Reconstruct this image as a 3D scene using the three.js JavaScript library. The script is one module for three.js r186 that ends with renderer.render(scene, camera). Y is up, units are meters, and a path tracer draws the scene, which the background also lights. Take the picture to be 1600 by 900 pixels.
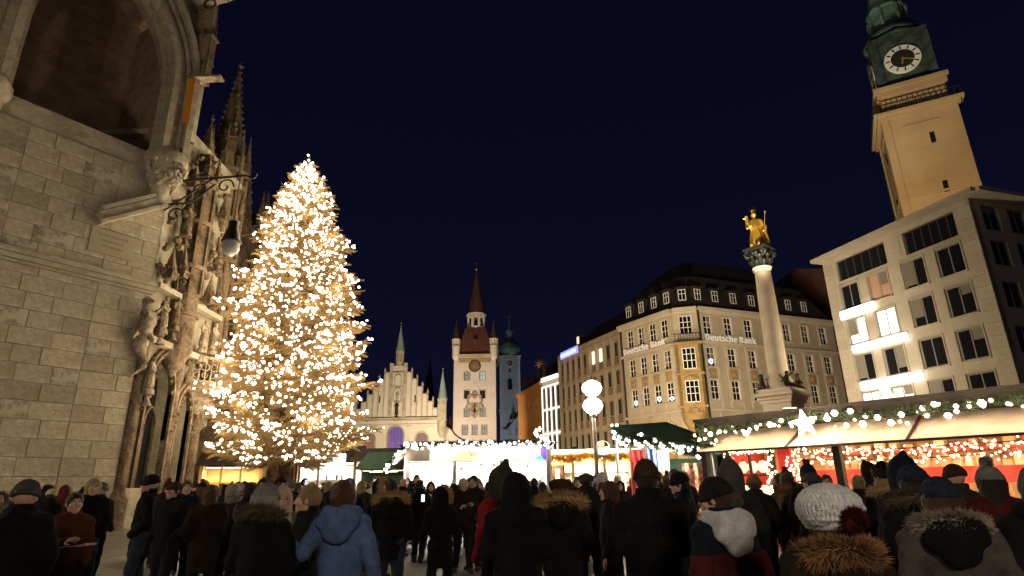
import * as THREE from 'three';
import { mergeGeometries, mergeVertices, toCreasedNormals } from 'three/addons/utils/BufferGeometryUtils.js';
import { RoundedBoxGeometry } from 'three/addons/geometries/RoundedBoxGeometry.js';
import { TextGeometry } from 'three/addons/geometries/TextGeometry.js';
import { FontLoader } from 'three/addons/loaders/FontLoader.js';
import { RectAreaLightUniformsLib } from 'three/addons/lights/RectAreaLightUniformsLib.js';

// ---------------------------------------------------------------- camera, sky, moon, exposure
const D2R = Math.PI / 180, V3 = THREE.Vector3;
const scene = new THREE.Scene();
const camera = new THREE.PerspectiveCamera(2 * Math.atan(450 / 930) / D2R, 16 / 9, 0.1, 600);
camera.position.set(0, 1.62, 0);
camera.rotation.order = 'YXZ';
camera.rotation.set(18.16 * D2R, 0, -1.0 * D2R);
const renderer = new THREE.WebGLRenderer({ antialias: true });
renderer.toneMapping = THREE.LinearToneMapping;
renderer.toneMappingExposure = 1.0;
renderer.shadowMap.enabled = true;
renderer.setSize(1024, 576);
RectAreaLightUniformsLib.init();
{ // clear winter night: deep blue, a little paler over the roofs of the town
  const W = 64, H = 64, d = new Float32Array(W * H * 4);
  for (let y = 0; y < H; y++) {
    const e = Math.max(0, Math.sin(((y + 0.5) / H - 0.5) * Math.PI)), k = Math.exp(-e * 2.6);
    for (let x = 0; x < W; x++) d.set([0.0011 + 0.0042 * k, 0.0016 + 0.0042 * k, 0.0072 + 0.0145 * k, 1], (y * W + x) * 4);
  }
  const t = new THREE.DataTexture(d, W, H, THREE.RGBAFormat, THREE.FloatType);
  t.mapping = THREE.EquirectangularReflectionMapping; t.magFilter = THREE.LinearFilter; t.needsUpdate = true;
  scene.background = t; scene.environment = t;
}
const moon = new THREE.DirectionalLight(new THREE.Color(0.7, 0.8, 1), 0.012);
moon.name = 'moon'; moon.position.set(-60, 90, 60); moon.castShadow = true;
Object.assign(moon.shadow.camera, { left: -130, right: 130, top: 130, bottom: -130, near: 1, far: 400 });
scene.add(moon, moon.target); moon.target.position.set(0, 0, -60);

// ---------------------------------------------------------------- helpers
let seedA = 7;
const rnd = () => { seedA = (seedA + 0x6d2b79f5) | 0; let t = Math.imul(seedA ^ (seedA >>> 15), 1 | seedA); t = (t + Math.imul(t ^ (t >>> 7), 61 | t)) ^ t; return ((t ^ (t >>> 14)) >>> 0) / 4294967296; };
const rr = (a, b) => a + (b - a) * rnd();
const pick = (a) => a[Math.floor(rnd() * a.length) % a.length];
const names = {};
const numbered = (n) => { const k = (names[n] = (names[n] ?? -1) + 1); return k ? n + '_' + String(k).padStart(3, '0') : n; };
function tag(o, label, category, group, kind) {
  if (label) o.userData.label = label; if (category) o.userData.category = category;
  if (group) o.userData.group = group; if (kind) o.userData.kind = kind; return o;
}
function thing(name, label, category, [x, y, z] = [0, 0, 0], turn = 0, group) {
  const o = new THREE.Group(); o.name = numbered(name); scene.add(o);
  o.position.set(x, y, z); o.rotation.y = turn; return tag(o, label, category, group);
}
const flat = (g) => { const n = g.index ? g.toNonIndexed() : g; for (const k of Object.keys(n.attributes)) if (!['position', 'normal', 'uv'].includes(k)) n.deleteAttribute(k); n.morphAttributes = {}; return n; };
const merge = (gs) => { gs = [].concat(gs).flat(9).filter(Boolean); return gs.length === 1 ? gs[0] : mergeGeometries(gs.map(flat)); };
function uvBox(g) { // uv in metres, by the axis a face looks along
  g = flat(g); const p = g.attributes.position, n = p.count, uv = new Float32Array(n * 2), a = new V3(), b = new V3(), c = new V3();
  for (let i = 0; i < n; i += 3) {
    a.fromBufferAttribute(p, i); b.fromBufferAttribute(p, i + 1); c.fromBufferAttribute(p, i + 2);
    const e = b.clone().sub(a).cross(c.clone().sub(a)), x = Math.abs(e.x), y = Math.abs(e.y), z = Math.abs(e.z);
    [a, b, c].forEach((v, k) => { const [s, t] = y >= x && y >= z ? [v.x, v.z] : x >= z ? [v.z, v.y] : [v.x, v.y]; uv[(i + k) * 2] = s; uv[(i + k) * 2 + 1] = t; });
  }
  g.setAttribute('uv', new THREE.BufferAttribute(uv, 2)); return g;
}
function obj(name, geo, mat, parent = scene, kind) {
  const g = geo.isBufferGeometry ? geo : merge(geo);
  const m = new THREE.Mesh(g, mat); m.name = parent === scene ? numbered(name) : name; m.castShadow = m.receiveShadow = true;
  if (kind) m.userData.kind = kind; parent.add(m); return m;
}
const sobj = (name, geo, mat, parent, kind) => obj(name, uvBox(merge(geo)), mat, parent, kind);   // textured in metres
const T = (g, x = 0, y = 0, z = 0, ry = 0, rx = 0, rz = 0) => { if (rx) g.rotateX(rx); if (rz) g.rotateZ(rz); if (ry) g.rotateY(ry); return g.translate(x, y, z); };
const box = (w, h, d, x = 0, y = 0, z = 0, ry = 0) => T(new THREE.BoxGeometry(w, h, d), x, y, z, ry);
const rbox = (w, h, d, x, y, z, r = 0.02, ry = 0) => T(new RoundedBoxGeometry(w, h, d, 2, r), x, y, z, ry);
const cyl = (r0, r1, h, x = 0, y = 0, z = 0, n = 12) => T(new THREE.CylinderGeometry(r1, r0, h, n), x, y + h / 2, z);          // r0 below, r1 above, base at y
const cone = (r, h, x, y, z, n = 8, ry = 0) => T(new THREE.ConeGeometry(r, h, n), x, y + h / 2, z, ry);
const ball = (r, x, y, z, sx = 1, sy = 1, sz = 1, n = 10) => T(new THREE.SphereGeometry(r, n, Math.max(5, n * 0.7 | 0)).scale(sx, sy, sz), x, y, z);
const lathe = (pts, x = 0, y = 0, z = 0, n = 16, ry = 0) => T(new THREE.LatheGeometry(pts.map(([r, h]) => new THREE.Vector2(r, h)), n), x, y, z, ry);
const tube = (pts, r, n = 6, seg) => new THREE.TubeGeometry(new THREE.CatmullRomCurve3(pts.map((p) => new V3(...p))), seg ?? pts.length * 4, r, n);
function rod(a, b, r, n = 6, r2 = r) { const A = new V3(...a), B = new V3(...b), d = B.clone().sub(A), g = new THREE.CylinderGeometry(r2, r, d.length(), n); g.applyQuaternion(new THREE.Quaternion().setFromUnitVectors(new V3(0, 1, 0), d.normalize())); return g.translate((A.x + B.x) / 2, (A.y + B.y) / 2, (A.z + B.z) / 2); }
const poly = (pts) => new THREE.Shape(pts.map(([x, y]) => new THREE.Vector2(x, y)));
const extr = (shape, depth, bevel = 0) => new THREE.ExtrudeGeometry(shape, { depth, bevelEnabled: bevel > 0, bevelSize: bevel, bevelThickness: bevel, bevelSegments: 1, curveSegments: 10 });
const prism = (pts, y0, y1) => extr(poly(pts.map(([x, z]) => [x, -z])), y1 - y0).rotateX(-Math.PI / 2).translate(0, y0, 0);   // a plan [x, z] raised from y0 to y1
function hip(pts, y0, y1, inset) { // a roof: the plan drawn in by inset at the top
  const c = pts.reduce((s, p) => [s[0] + p[0] / pts.length, s[1] + p[1] / pts.length], [0, 0]), top = pts.map(([x, z]) => [x + (c[0] - x) * inset, z + (c[1] - z) * inset]), v = [];
  const q = (a, b, c2) => v.push(...a, ...b, ...c2);
  for (let i = 0; i < pts.length; i++) {
    const j = (i + 1) % pts.length, A = [pts[i][0], y0, pts[i][1]], B = [pts[j][0], y0, pts[j][1]], C = [top[j][0], y1, top[j][1]], D = [top[i][0], y1, top[i][1]];
    q(A, B, C); q(A, C, D); if (i && i < pts.length - 1) q([top[0][0], y1, top[0][1]], D, C);
  }
  const g = new THREE.BufferGeometry(); g.setAttribute('position', new THREE.Float32BufferAttribute(v, 3)); g.setAttribute('uv', new THREE.Float32BufferAttribute(new Float32Array(v.length / 3 * 2), 2)); g.computeVertexNormals(); return g;
}
// outline of an opening, base at (x, y), w wide and h high; kind: flat, round, pointed
function outline(x, y, w, h, kind = 'flat') {
  const r = w / 2;
  if (kind === 'flat') return [[x - r, y], [x + r, y], [x + r, y + h], [x - r, y + h]];
  const p = [[x - r, y], [x + r, y]], n = 8;
  if (kind === 'round') for (let i = 0; i <= n * 2; i++) { const t = Math.PI * i / (n * 2); p.push([x + r * Math.cos(t), y + h - r + r * Math.sin(t)]); }
  else { const rise = w * 0.866; for (let i = 0; i <= n; i++) { const t = (Math.PI / 3) * i / n; p.push([x - r + w * Math.cos(t), y + h - rise + w * Math.sin(t)]); } for (let i = n - 1; i >= 0; i--) { const t = (Math.PI / 3) * i / n; p.push([x + r - w * Math.cos(t), y + h - rise + w * Math.sin(t)]); } }
  return p;
}
// a place on a facade: u to the right, v up, w outwards
class Frame {
  constructor(x, z, turn) { this.x = x; this.z = z; this.turn = turn; this.m = new THREE.Matrix4().makeTranslation(x, 0, z).multiply(new THREE.Matrix4().makeRotationY(turn)); }
  static through([x0, z0], [x1, z1], [bx, bz] = [0, 0]) { const f = new Frame(x0 - bx, z0 - bz, Math.atan2(-(z1 - z0), x1 - x0)); f.len = Math.hypot(x1 - x0, z1 - z0); return f; }
  put(g) { return g.applyMatrix4(this.m); }
  at(u, v, w) { return new V3(u, v, w).applyMatrix4(this.m); }
  set(o, u, v, w) { o.position.copy(this.at(u, v, w)); o.rotation.y = this.turn; return o; }
}
const holeWall = (w, h, t, openings, y0 = 0) => { const s = poly([[0, y0], [w, y0], [w, h], [0, h]]); for (const o of openings) s.holes.push(poly(outline(o.u, o.v, o.w, o.h, o.kind))); return extr(s, t).translate(0, 0, -t); };
const ring = (w, h, kind, b, t) => { const turn = (p) => [...p.slice(1), p[0]], o = turn(outline(0, 0, w + 2 * b, h + b * (kind === 'flat' ? 1 : 1.15), kind)), i = turn(outline(0, 0, w, h, kind)); return extr(poly([...o, ...i.reverse()]), t); };
const winCache = {};
function winGeo(o) {
  const { w, h, kind = 'flat', cols = 2, rows = [0.62], bar = 0.07, bt = 0.08 } = o, k = [w, h, kind, cols, rows, bar, bt].join();
  if (winCache[k]) return winCache[k];
  const r = w / 2 - bar, s = poly(outline(0, 0, w, h, kind)); s.holes.push(poly(outline(0, bar, w - 2 * bar, h - 2 * bar, kind)));
  const g = [extr(s, bt)];
  for (let i = 1; i < cols; i++) g.push(box(bar * 0.8, h - 2 * bar - 0.01 - (kind === 'flat' ? 0 : Math.abs(i / cols - 0.5) * w * 0.7), bt * 0.8, -w / 2 + w * i / cols, h / 2 - (kind === 'flat' ? 0 : Math.abs(i / cols - 0.5) * w * 0.35), bt / 2));
  for (const f of rows) for (let i = 0; i < cols; i++) g.push(box((w - 2 * bar) / cols - bar * 0.8, bar * 0.7, bt * 0.7, -w / 2 + bar + ((w - 2 * bar) / cols) * (i + 0.5), h * f, bt / 2));
  return (winCache[k] = [merge(g), extr(poly(outline(0, bar * 0.5, w - bar, h - bar, kind)), 0.012).translate(0, 0, bt * 0.3)]);
}
function win(parent, f, o, frameMat, paneMat, sink = 0.22) {
  const [fg, pg] = winGeo(o), m = obj('window', fg, frameMat, parent); f.set(m, o.u, o.v, -sink); obj('pane', pg, paneMat, m); return m;
}
// ---- tileable noise and textures
function noiseTex(size, octaves, fn, seed, opt = {}) {
  const n = octaves.length, grids = octaves.map(([f], k) => { const g = new Float32Array(f * f); let s = seed * 977 + k * 131 + 1; for (let i = 0; i < f * f; i++) { s = (Math.imul(s, 1664525) + 1013904223) >>> 0; g[i] = s / 4294967296; } return g; });
  const d = new Uint8Array(size * size * 4);
  for (let y = 0; y < size; y++) for (let x = 0; x < size; x++) {
    let v = 0, tot = 0;
    for (let k = 0; k < n; k++) {
      const [f, a] = octaves[k], gx = x / size * f, gy = y / size * f, ix = Math.floor(gx), iy = Math.floor(gy); let tx = gx - ix, ty = gy - iy; tx = tx * tx * (3 - 2 * tx); ty = ty * ty * (3 - 2 * ty);
      const g = grids[k], i1 = (ix + 1) % f, j1 = (iy + 1) % f, p = g[iy * f + ix], q = g[iy * f + i1], r = g[j1 * f + ix], s = g[j1 * f + i1];
      v += a * (p + (q - p) * tx + (r - p) * ty + (p - q - r + s) * tx * ty); tot += a;
    }
    const c = fn(v / tot, x / size, y / size), o = (y * size + x) * 4; d[o] = c[0] * 255; d[o + 1] = (c[1] ?? c[0]) * 255; d[o + 2] = (c[2] ?? c[0]) * 255; d[o + 3] = 255;
  }
  const t = new THREE.DataTexture(d, size, size); t.wrapS = t.wrapT = THREE.RepeatWrapping; t.magFilter = THREE.LinearFilter; t.minFilter = THREE.LinearMipmapLinearFilter; t.generateMipmaps = true; t.needsUpdate = true;
  if (opt.rep) t.repeat.set(opt.rep, opt.rep); return t;
}
const rep = (t, s) => { const c = t.clone(); c.repeat.set(s, s); c.needsUpdate = true; return c; };
const cl = (x) => Math.max(0, Math.min(1, x));
const TX = {
  stone: noiseTex(512, [[5, 1], [11, 0.9], [27, 0.7], [64, 0.5], [170, 0.45]], (v) => { const a = cl(0.5 + (v - 0.5) * 2.6); return [0.62 + 0.38 * a, 0.58 + 0.42 * a, 0.52 + 0.46 * a]; }, 3),
  soot: noiseTex(512, [[4, 1], [9, 1], [23, 0.8], [61, 0.6], [150, 0.5]], (v) => { const a = cl(0.5 + (v - 0.46) * 3.4); return [0.3 + 0.7 * a, 0.27 + 0.72 * a, 0.23 + 0.72 * a]; }, 9),
  plaster: noiseTex(512, [[4, 1], [9, 0.6], [30, 0.4], [90, 0.3]], (v) => { const a = cl(0.5 + (v - 0.5) * 1.8); return [0.84 + 0.16 * a, 0.82 + 0.18 * a, 0.79 + 0.2 * a]; }, 5),
  bump: noiseTex(512, [[20, 1], [60, 0.7], [140, 0.5], [256, 0.4]], (v) => [cl(0.5 + (v - 0.5) * 2.2)], 8),
  weave: noiseTex(256, [[8, 0.6], [64, 0.5], [128, 0.6]], (v, x, y) => [cl(0.5 + (v - 0.5) * 1.4 + 0.16 * Math.sin(x * 402) * Math.sin(y * 402))], 6),
  knit: noiseTex(256, [[32, 0.6], [96, 0.6]], (v, x, y) => [cl(0.35 + (v - 0.5) * 0.7 + 0.5 * Math.abs(Math.sin(x * Math.PI * 16)) * (0.6 + 0.4 * Math.abs(Math.sin((y * 24 + Math.abs(((x * 16) % 1) - 0.5)) * Math.PI))))], 12),
  wool: noiseTex(256, [[6, 1], [19, 0.8], [64, 0.6], [128, 0.5]], (v) => { const a = cl(0.5 + (v - 0.5) * 2.2); return [0.6 + 0.4 * a]; }, 15),
};
const RGB = (r, g, b) => new THREE.Color().setRGB(r, g, b);
const std = (c, rough = 0.85, o = {}) => new THREE.MeshStandardMaterial({ color: RGB(...c), roughness: rough, ...o });
const tex = (c, map, sc, rough = 0.9, bump = 0, o = {}) => std(c, rough, { map: rep(map, sc), ...(bump ? { bumpMap: rep(TX.bump, sc * 1.7), bumpScale: bump } : {}), ...o });
const glow = (c, k = 1, o = {}) => new THREE.MeshStandardMaterial({ color: RGB(0.8, 0.8, 0.8), roughness: 0.5, emissive: RGB(...c), emissiveIntensity: k, ...o });
const M = {
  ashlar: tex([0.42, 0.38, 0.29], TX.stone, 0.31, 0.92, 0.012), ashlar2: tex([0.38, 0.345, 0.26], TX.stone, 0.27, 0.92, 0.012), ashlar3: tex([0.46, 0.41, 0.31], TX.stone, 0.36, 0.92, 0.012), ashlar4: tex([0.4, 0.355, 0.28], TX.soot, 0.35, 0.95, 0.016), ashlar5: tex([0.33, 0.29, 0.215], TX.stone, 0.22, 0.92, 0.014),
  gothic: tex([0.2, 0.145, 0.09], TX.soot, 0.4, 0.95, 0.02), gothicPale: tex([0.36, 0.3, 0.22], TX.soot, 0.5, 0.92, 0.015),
  vault: tex([0.36, 0.25, 0.18], TX.stone, 0.3, 0.95),
  hall: tex([0.66, 0.585, 0.45], TX.plaster, 0.11, 0.95, 0.01), hallTrim: tex([0.5, 0.43, 0.31], TX.stone, 0.2, 0.95), towerWall: tex([0.56, 0.485, 0.41], TX.plaster, 0.1, 0.95, 0.01),
  redRoof: tex([0.13, 0.04, 0.028], TX.stone, 0.3, 0.9), darkRoof: tex([0.018, 0.011, 0.009], TX.stone, 0.25, 0.95), brownRoof: tex([0.075, 0.028, 0.018], TX.stone, 0.25, 0.95),
  copper: tex([0.15, 0.26, 0.22], TX.soot, 0.4, 0.7), copperPale: tex([0.32, 0.42, 0.35], TX.stone, 0.4, 0.8), copperDark: tex([0.05, 0.075, 0.07], TX.soot, 0.4, 0.7),
  church: tex([0.3, 0.31, 0.33], TX.plaster, 0.1, 0.95), churchTrim: tex([0.36, 0.36, 0.36], TX.plaster, 0.1, 0.95),
  orange: tex([0.6, 0.26, 0.055], TX.plaster, 0.1, 0.95), white: std([0.75, 0.73, 0.7], 0.7), bankWall: tex([0.45, 0.37, 0.265], TX.plaster, 0.13, 0.95, 0.008), bankTrim: tex([0.5, 0.43, 0.33], TX.plaster, 0.3, 0.95), bankOchre: tex([0.4, 0.27, 0.12], TX.stone, 0.4, 0.95, 0.01),
  gridWall: tex([0.34, 0.265, 0.185], TX.plaster, 0.2, 0.9), gridPanel: tex([0.16, 0.12, 0.085], TX.plaster, 0.3, 0.7), modern: tex([0.48, 0.42, 0.33], TX.plaster, 0.25, 0.85, 0.006), modern2: tex([0.45, 0.39, 0.3], TX.plaster, 0.33, 0.85, 0.006), modern3: tex([0.5, 0.44, 0.36], TX.plaster, 0.4, 0.85, 0.006), tower: tex([0.42, 0.29, 0.15], TX.plaster, 0.12, 0.95, 0.02),
  frameWhite: std([0.72, 0.69, 0.62], 0.6), frameDark: std([0.05, 0.045, 0.04], 0.5), frameGrey: std([0.25, 0.23, 0.2], 0.5),
  glass: std([0.012, 0.012, 0.014], 0.06), glassWarm: std([0.05, 0.032, 0.015], 0.1), curtain: std([0.2, 0.175, 0.14], 0.6),
  iron: std([0.025, 0.02, 0.018], 0.55, { metalness: 0.4 }), bronze: std([0.06, 0.045, 0.03], 0.45, { metalness: 0.6 }), gold: std([0.95, 0.58, 0.1], 0.34, { metalness: 0.75 }),
  steel: std([0.35, 0.35, 0.36], 0.4, { metalness: 0.7 }), marble: tex([0.64, 0.54, 0.41], TX.plaster, 0.6, 0.55, 0.003), black: std([0.012, 0.011, 0.01], 0.8),
};
// ---------------------------------------------------------------- ground and paving
{
  const g = new THREE.PlaneGeometry(700, 700, 1, 1).rotateX(-Math.PI / 2).translate(0, -0.03, -100);
  tag(sobj('ground', g, tex([0.075, 0.066, 0.055], TX.stone, 0.2, 0.7, 0.01)), null, null, null, 'structure');
  const pave = thing('pavement', null, null, [0, 0, 0]); tag(pave, null, null, null, 'structure');
  const mats = [[0.15, 0.128, 0.1], [0.12, 0.104, 0.083], [0.175, 0.15, 0.118], [0.135, 0.12, 0.1]].map((c) => tex(c, TX.stone, 0.9, 0.42, 0.004));
  const shapes = [0, 1, 2].map(() => uvBox(new RoundedBoxGeometry(0.795, 0.05, 0.545, 1, 0.008).translate(0, -0.025, 0)));
  let n = 0; const far = [];
  for (let j = 0; j < 70; j++) for (let i = -26; i < 24; i++) {
    const x = i * 0.8 + (j % 2) * 0.4, z = -3 - j * 0.55, h = rr(-0.004, 0.002);
    if (x > -7.2 && x < 2.6 && z < -7 && z > -17.5 && n < 296) { const m = obj('slab', pick(shapes), pick(mats), pave); m.position.set(x, h, z); m.rotation.y = rr(-0.006, 0.006); n++; }
    else { const b = new THREE.BoxGeometry(0.79, 0.04, 0.54); b.translate(x, h - 0.02, z); far.push(b); }
  }
  sobj('slab', far, mats[0], pave, 'stuff');
}

// ---------------------------------------------------------------- carved stone pieces shared by the town hall
function crockets(list, r, y0, y1, x, z, n = 6, size = 0.13) { for (let k = 1; k < n; k++) { const t = k / n, q = r * (1 - t) * 1.05; for (const [a, b] of [[1, 1], [1, -1], [-1, 1], [-1, -1]]) list.push(T(new THREE.OctahedronGeometry(size * (1 - t * 0.45)), x + a * q * 0.72, y0 + (y1 - y0) * t, z + b * q * 0.72, rnd())); } }
function pinnacle(list, x, y, z, r, hs, hp, n = 6) { // a shaft with a steep crocketed spirelet
  list.push(box(r * 1.5, hs, r * 1.5, x, y + hs / 2, z), box(r * 1.95, 0.14, r * 1.95, x, y + hs, z), box(r * 1.7, 0.1, r * 1.7, x, y + hs * 0.45, z));
  for (let k = 0; k < 4; k++) { const a = k * Math.PI / 2; list.push(T(new THREE.ConeGeometry(r * 0.62, r * 1.6, 3).scale(1, 1, 0.4), x + Math.sin(a) * r * 0.78, y + hs + r * 0.7, z + Math.cos(a) * r * 0.78, a)); }
  list.push(cone(r * 1.02, hp, x, y + hs + 0.1, z, 4, Math.PI / 4)); crockets(list, r, y + hs + 0.1, y + hs + hp, x, z, n, Math.max(0.07, r * 0.2));
  list.push(T(new THREE.OctahedronGeometry(r * 0.3), x, y + hs + hp - 0.02, z), T(new THREE.OctahedronGeometry(r * 0.16), x, y + hs + hp + r * 0.4, z));
}
let statueG;
function statueGeo() { // a robed stone figure, 1.9 m high
  if (statueG) return statueG;
  const f = (x, y, z) => {
    const fold = 0.018 * Math.sin(Math.atan2(z, x) * 9 + y * 2.3) * cl((1.3 - y) * 2), r = Math.hypot(x, z * 1.25);
    let d = smin(capD(x, y, z, 0, 0.25, 0, 0, 1.25, 0, 0.25, 0.17) + fold, capD(x, y, z, -0.17, 1.42, 0, 0.17, 1.42, 0, 0.1, 0.1), 0.08);
    d = smin(d, capD(x, y, z, 0.22, 1.4, 0, 0.3, 1.1, 0.1, 0.085, 0.075), 0.05); d = smin(d, capD(x, y, z, 0.3, 1.1, 0.1, 0.08, 1.15, 0.24, 0.075, 0.05), 0.04);
    d = smin(d, capD(x, y, z, -0.22, 1.4, 0, -0.3, 1.08, 0.06, 0.085, 0.075), 0.05); d = smin(d, capD(x, y, z, -0.3, 1.08, 0.06, -0.2, 0.9, 0.24, 0.07, 0.05), 0.04);
    d = smin(d, ellD(x, y, z, 0, 1.72, 0.03, 0.095, 0.13, 0.115), 0.05); d = smin(d, capD(x, y, z, 0, 1.45, 0, 0, 1.65, 0.02, 0.07, 0.06), 0.04); d = smin(d, ellD(x, y, z, 0, 1.6, 0.1, 0.06, 0.1, 0.05), 0.04);
    return Math.max(d, -y + 0.02 + 0 * r);
  };
  return (statueG = snet(f, [-0.5, 0, -0.4], [0.5, 1.92, 0.45], 0.045));
}
function statue(list, x, y, z, turn, s = 1) { list.push(statueGeo().clone().scale(s, s, s).rotateY(turn).translate(x, y, z), cyl(0.34 * s, 0.28 * s, 0.25, x, y - 0.25, z, 8), cone(0.3 * s, 0.5, x, y - 0.75, z, 8).rotateX(0)); }

// ---- distances and a mesh from a distance field (naive surface nets)
const smin = (a, b, k) => { const h = Math.max(k - Math.abs(a - b), 0) / k; return Math.min(a, b) - h * h * k * 0.25; };
const smax = (a, b, k) => -smin(-a, -b, k);
function capD(x, y, z, ax, ay, az, bx, by, bz, ra, rb) { const px = x - ax, py = y - ay, pz = z - az, dx = bx - ax, dy = by - ay, dz = bz - az, l = dx * dx + dy * dy + dz * dz; let t = l ? (px * dx + py * dy + pz * dz) / l : 0; t = t < 0 ? 0 : t > 1 ? 1 : t; const ex = px - dx * t, ey = py - dy * t, ez = pz - dz * t; return Math.sqrt(ex * ex + ey * ey + ez * ez) - (ra + (rb - ra) * t); }
function ellD(x, y, z, cx, cy, cz, rx, ry, rz) { const a = (x - cx) / rx, b = (y - cy) / ry, c = (z - cz) / rz, k = Math.sqrt(a * a + b * b + c * c); return (k - 1) * Math.min(rx, ry, rz) * (k < 1 ? 1 : 1); }
function snet(f, lo, hi, c) {
  const nx = Math.ceil((hi[0] - lo[0]) / c) + 2, ny = Math.ceil((hi[1] - lo[1]) / c) + 2, nz = Math.ceil((hi[2] - lo[2]) / c) + 2, v = new Float32Array(nx * ny * nz), id = new Int32Array(nx * ny * nz).fill(-1), P = [], I = [];
  let k = 0; for (let z = 0; z < nz; z++) for (let y = 0; y < ny; y++) for (let x = 0; x < nx; x++) v[k++] = f(lo[0] + (x - 0.5) * c, lo[1] + (y - 0.5) * c, lo[2] + (z - 0.5) * c);
  const sx = 1, sy = nx, sz = nx * ny, off = [0, sx, sy, sx + sy, sz, sz + sx, sz + sy, sz + sx + sy], E = [[0, 1], [2, 3], [4, 5], [6, 7], [0, 2], [1, 3], [4, 6], [5, 7], [0, 4], [1, 5], [2, 6], [3, 7]];
  for (let z = 0; z < nz - 1; z++) for (let y = 0; y < ny - 1; y++) for (let x = 0; x < nx - 1; x++) {
    const b = x + y * sy + z * sz; let m = 0; for (let i = 0; i < 8; i++) if (v[b + off[i]] < 0) m |= 1 << i;
    if (m === 0 || m === 255) continue;
    let n = 0, X = 0, Y = 0, Z = 0;
    for (const [p, q] of E) { const s = (m >> p) & 1, t = (m >> q) & 1; if (s === t) continue; const A = v[b + off[p]], B = v[b + off[q]], w = A / (A - B); X += (p & 1) + w * ((q & 1) - (p & 1)); Y += ((p >> 1) & 1) + w * (((q >> 1) & 1) - ((p >> 1) & 1)); Z += (p >> 2) + w * ((q >> 2) - (p >> 2)); n++; }
    id[b] = P.length / 3; P.push(lo[0] + (x + X / n - 0.5) * c, lo[1] + (y + Y / n - 0.5) * c, lo[2] + (z + Z / n - 0.5) * c);
  }
  const quad = (a, b2, c2, d, flip) => { if (a < 0 || b2 < 0 || c2 < 0 || d < 0) return; flip ? I.push(a, c2, b2, a, d, c2) : I.push(a, b2, c2, a, c2, d); };
  for (let z = 1; z < nz - 1; z++) for (let y = 1; y < ny - 1; y++) for (let x = 1; x < nx - 1; x++) {
    const b = x + y * sy + z * sz, s = v[b] < 0;
    if (s !== v[b + sx] < 0) quad(id[b - sy - sz], id[b - sz], id[b], id[b - sy], !s);
    if (s !== v[b + sy] < 0) quad(id[b - sx - sz], id[b - sx], id[b], id[b - sz], !s);
    if (s !== v[b + sz] < 0) quad(id[b - sx - sy], id[b - sy], id[b], id[b - sx], !s);
  }
  const g = new THREE.BufferGeometry(); g.setAttribute('position', new THREE.Float32BufferAttribute(P, 3)); g.setIndex(I);
  g.setAttribute('uv', new THREE.Float32BufferAttribute(new Float32Array(P.length / 3 * 2), 2)); g.computeVertexNormals(); return g;
}

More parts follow.
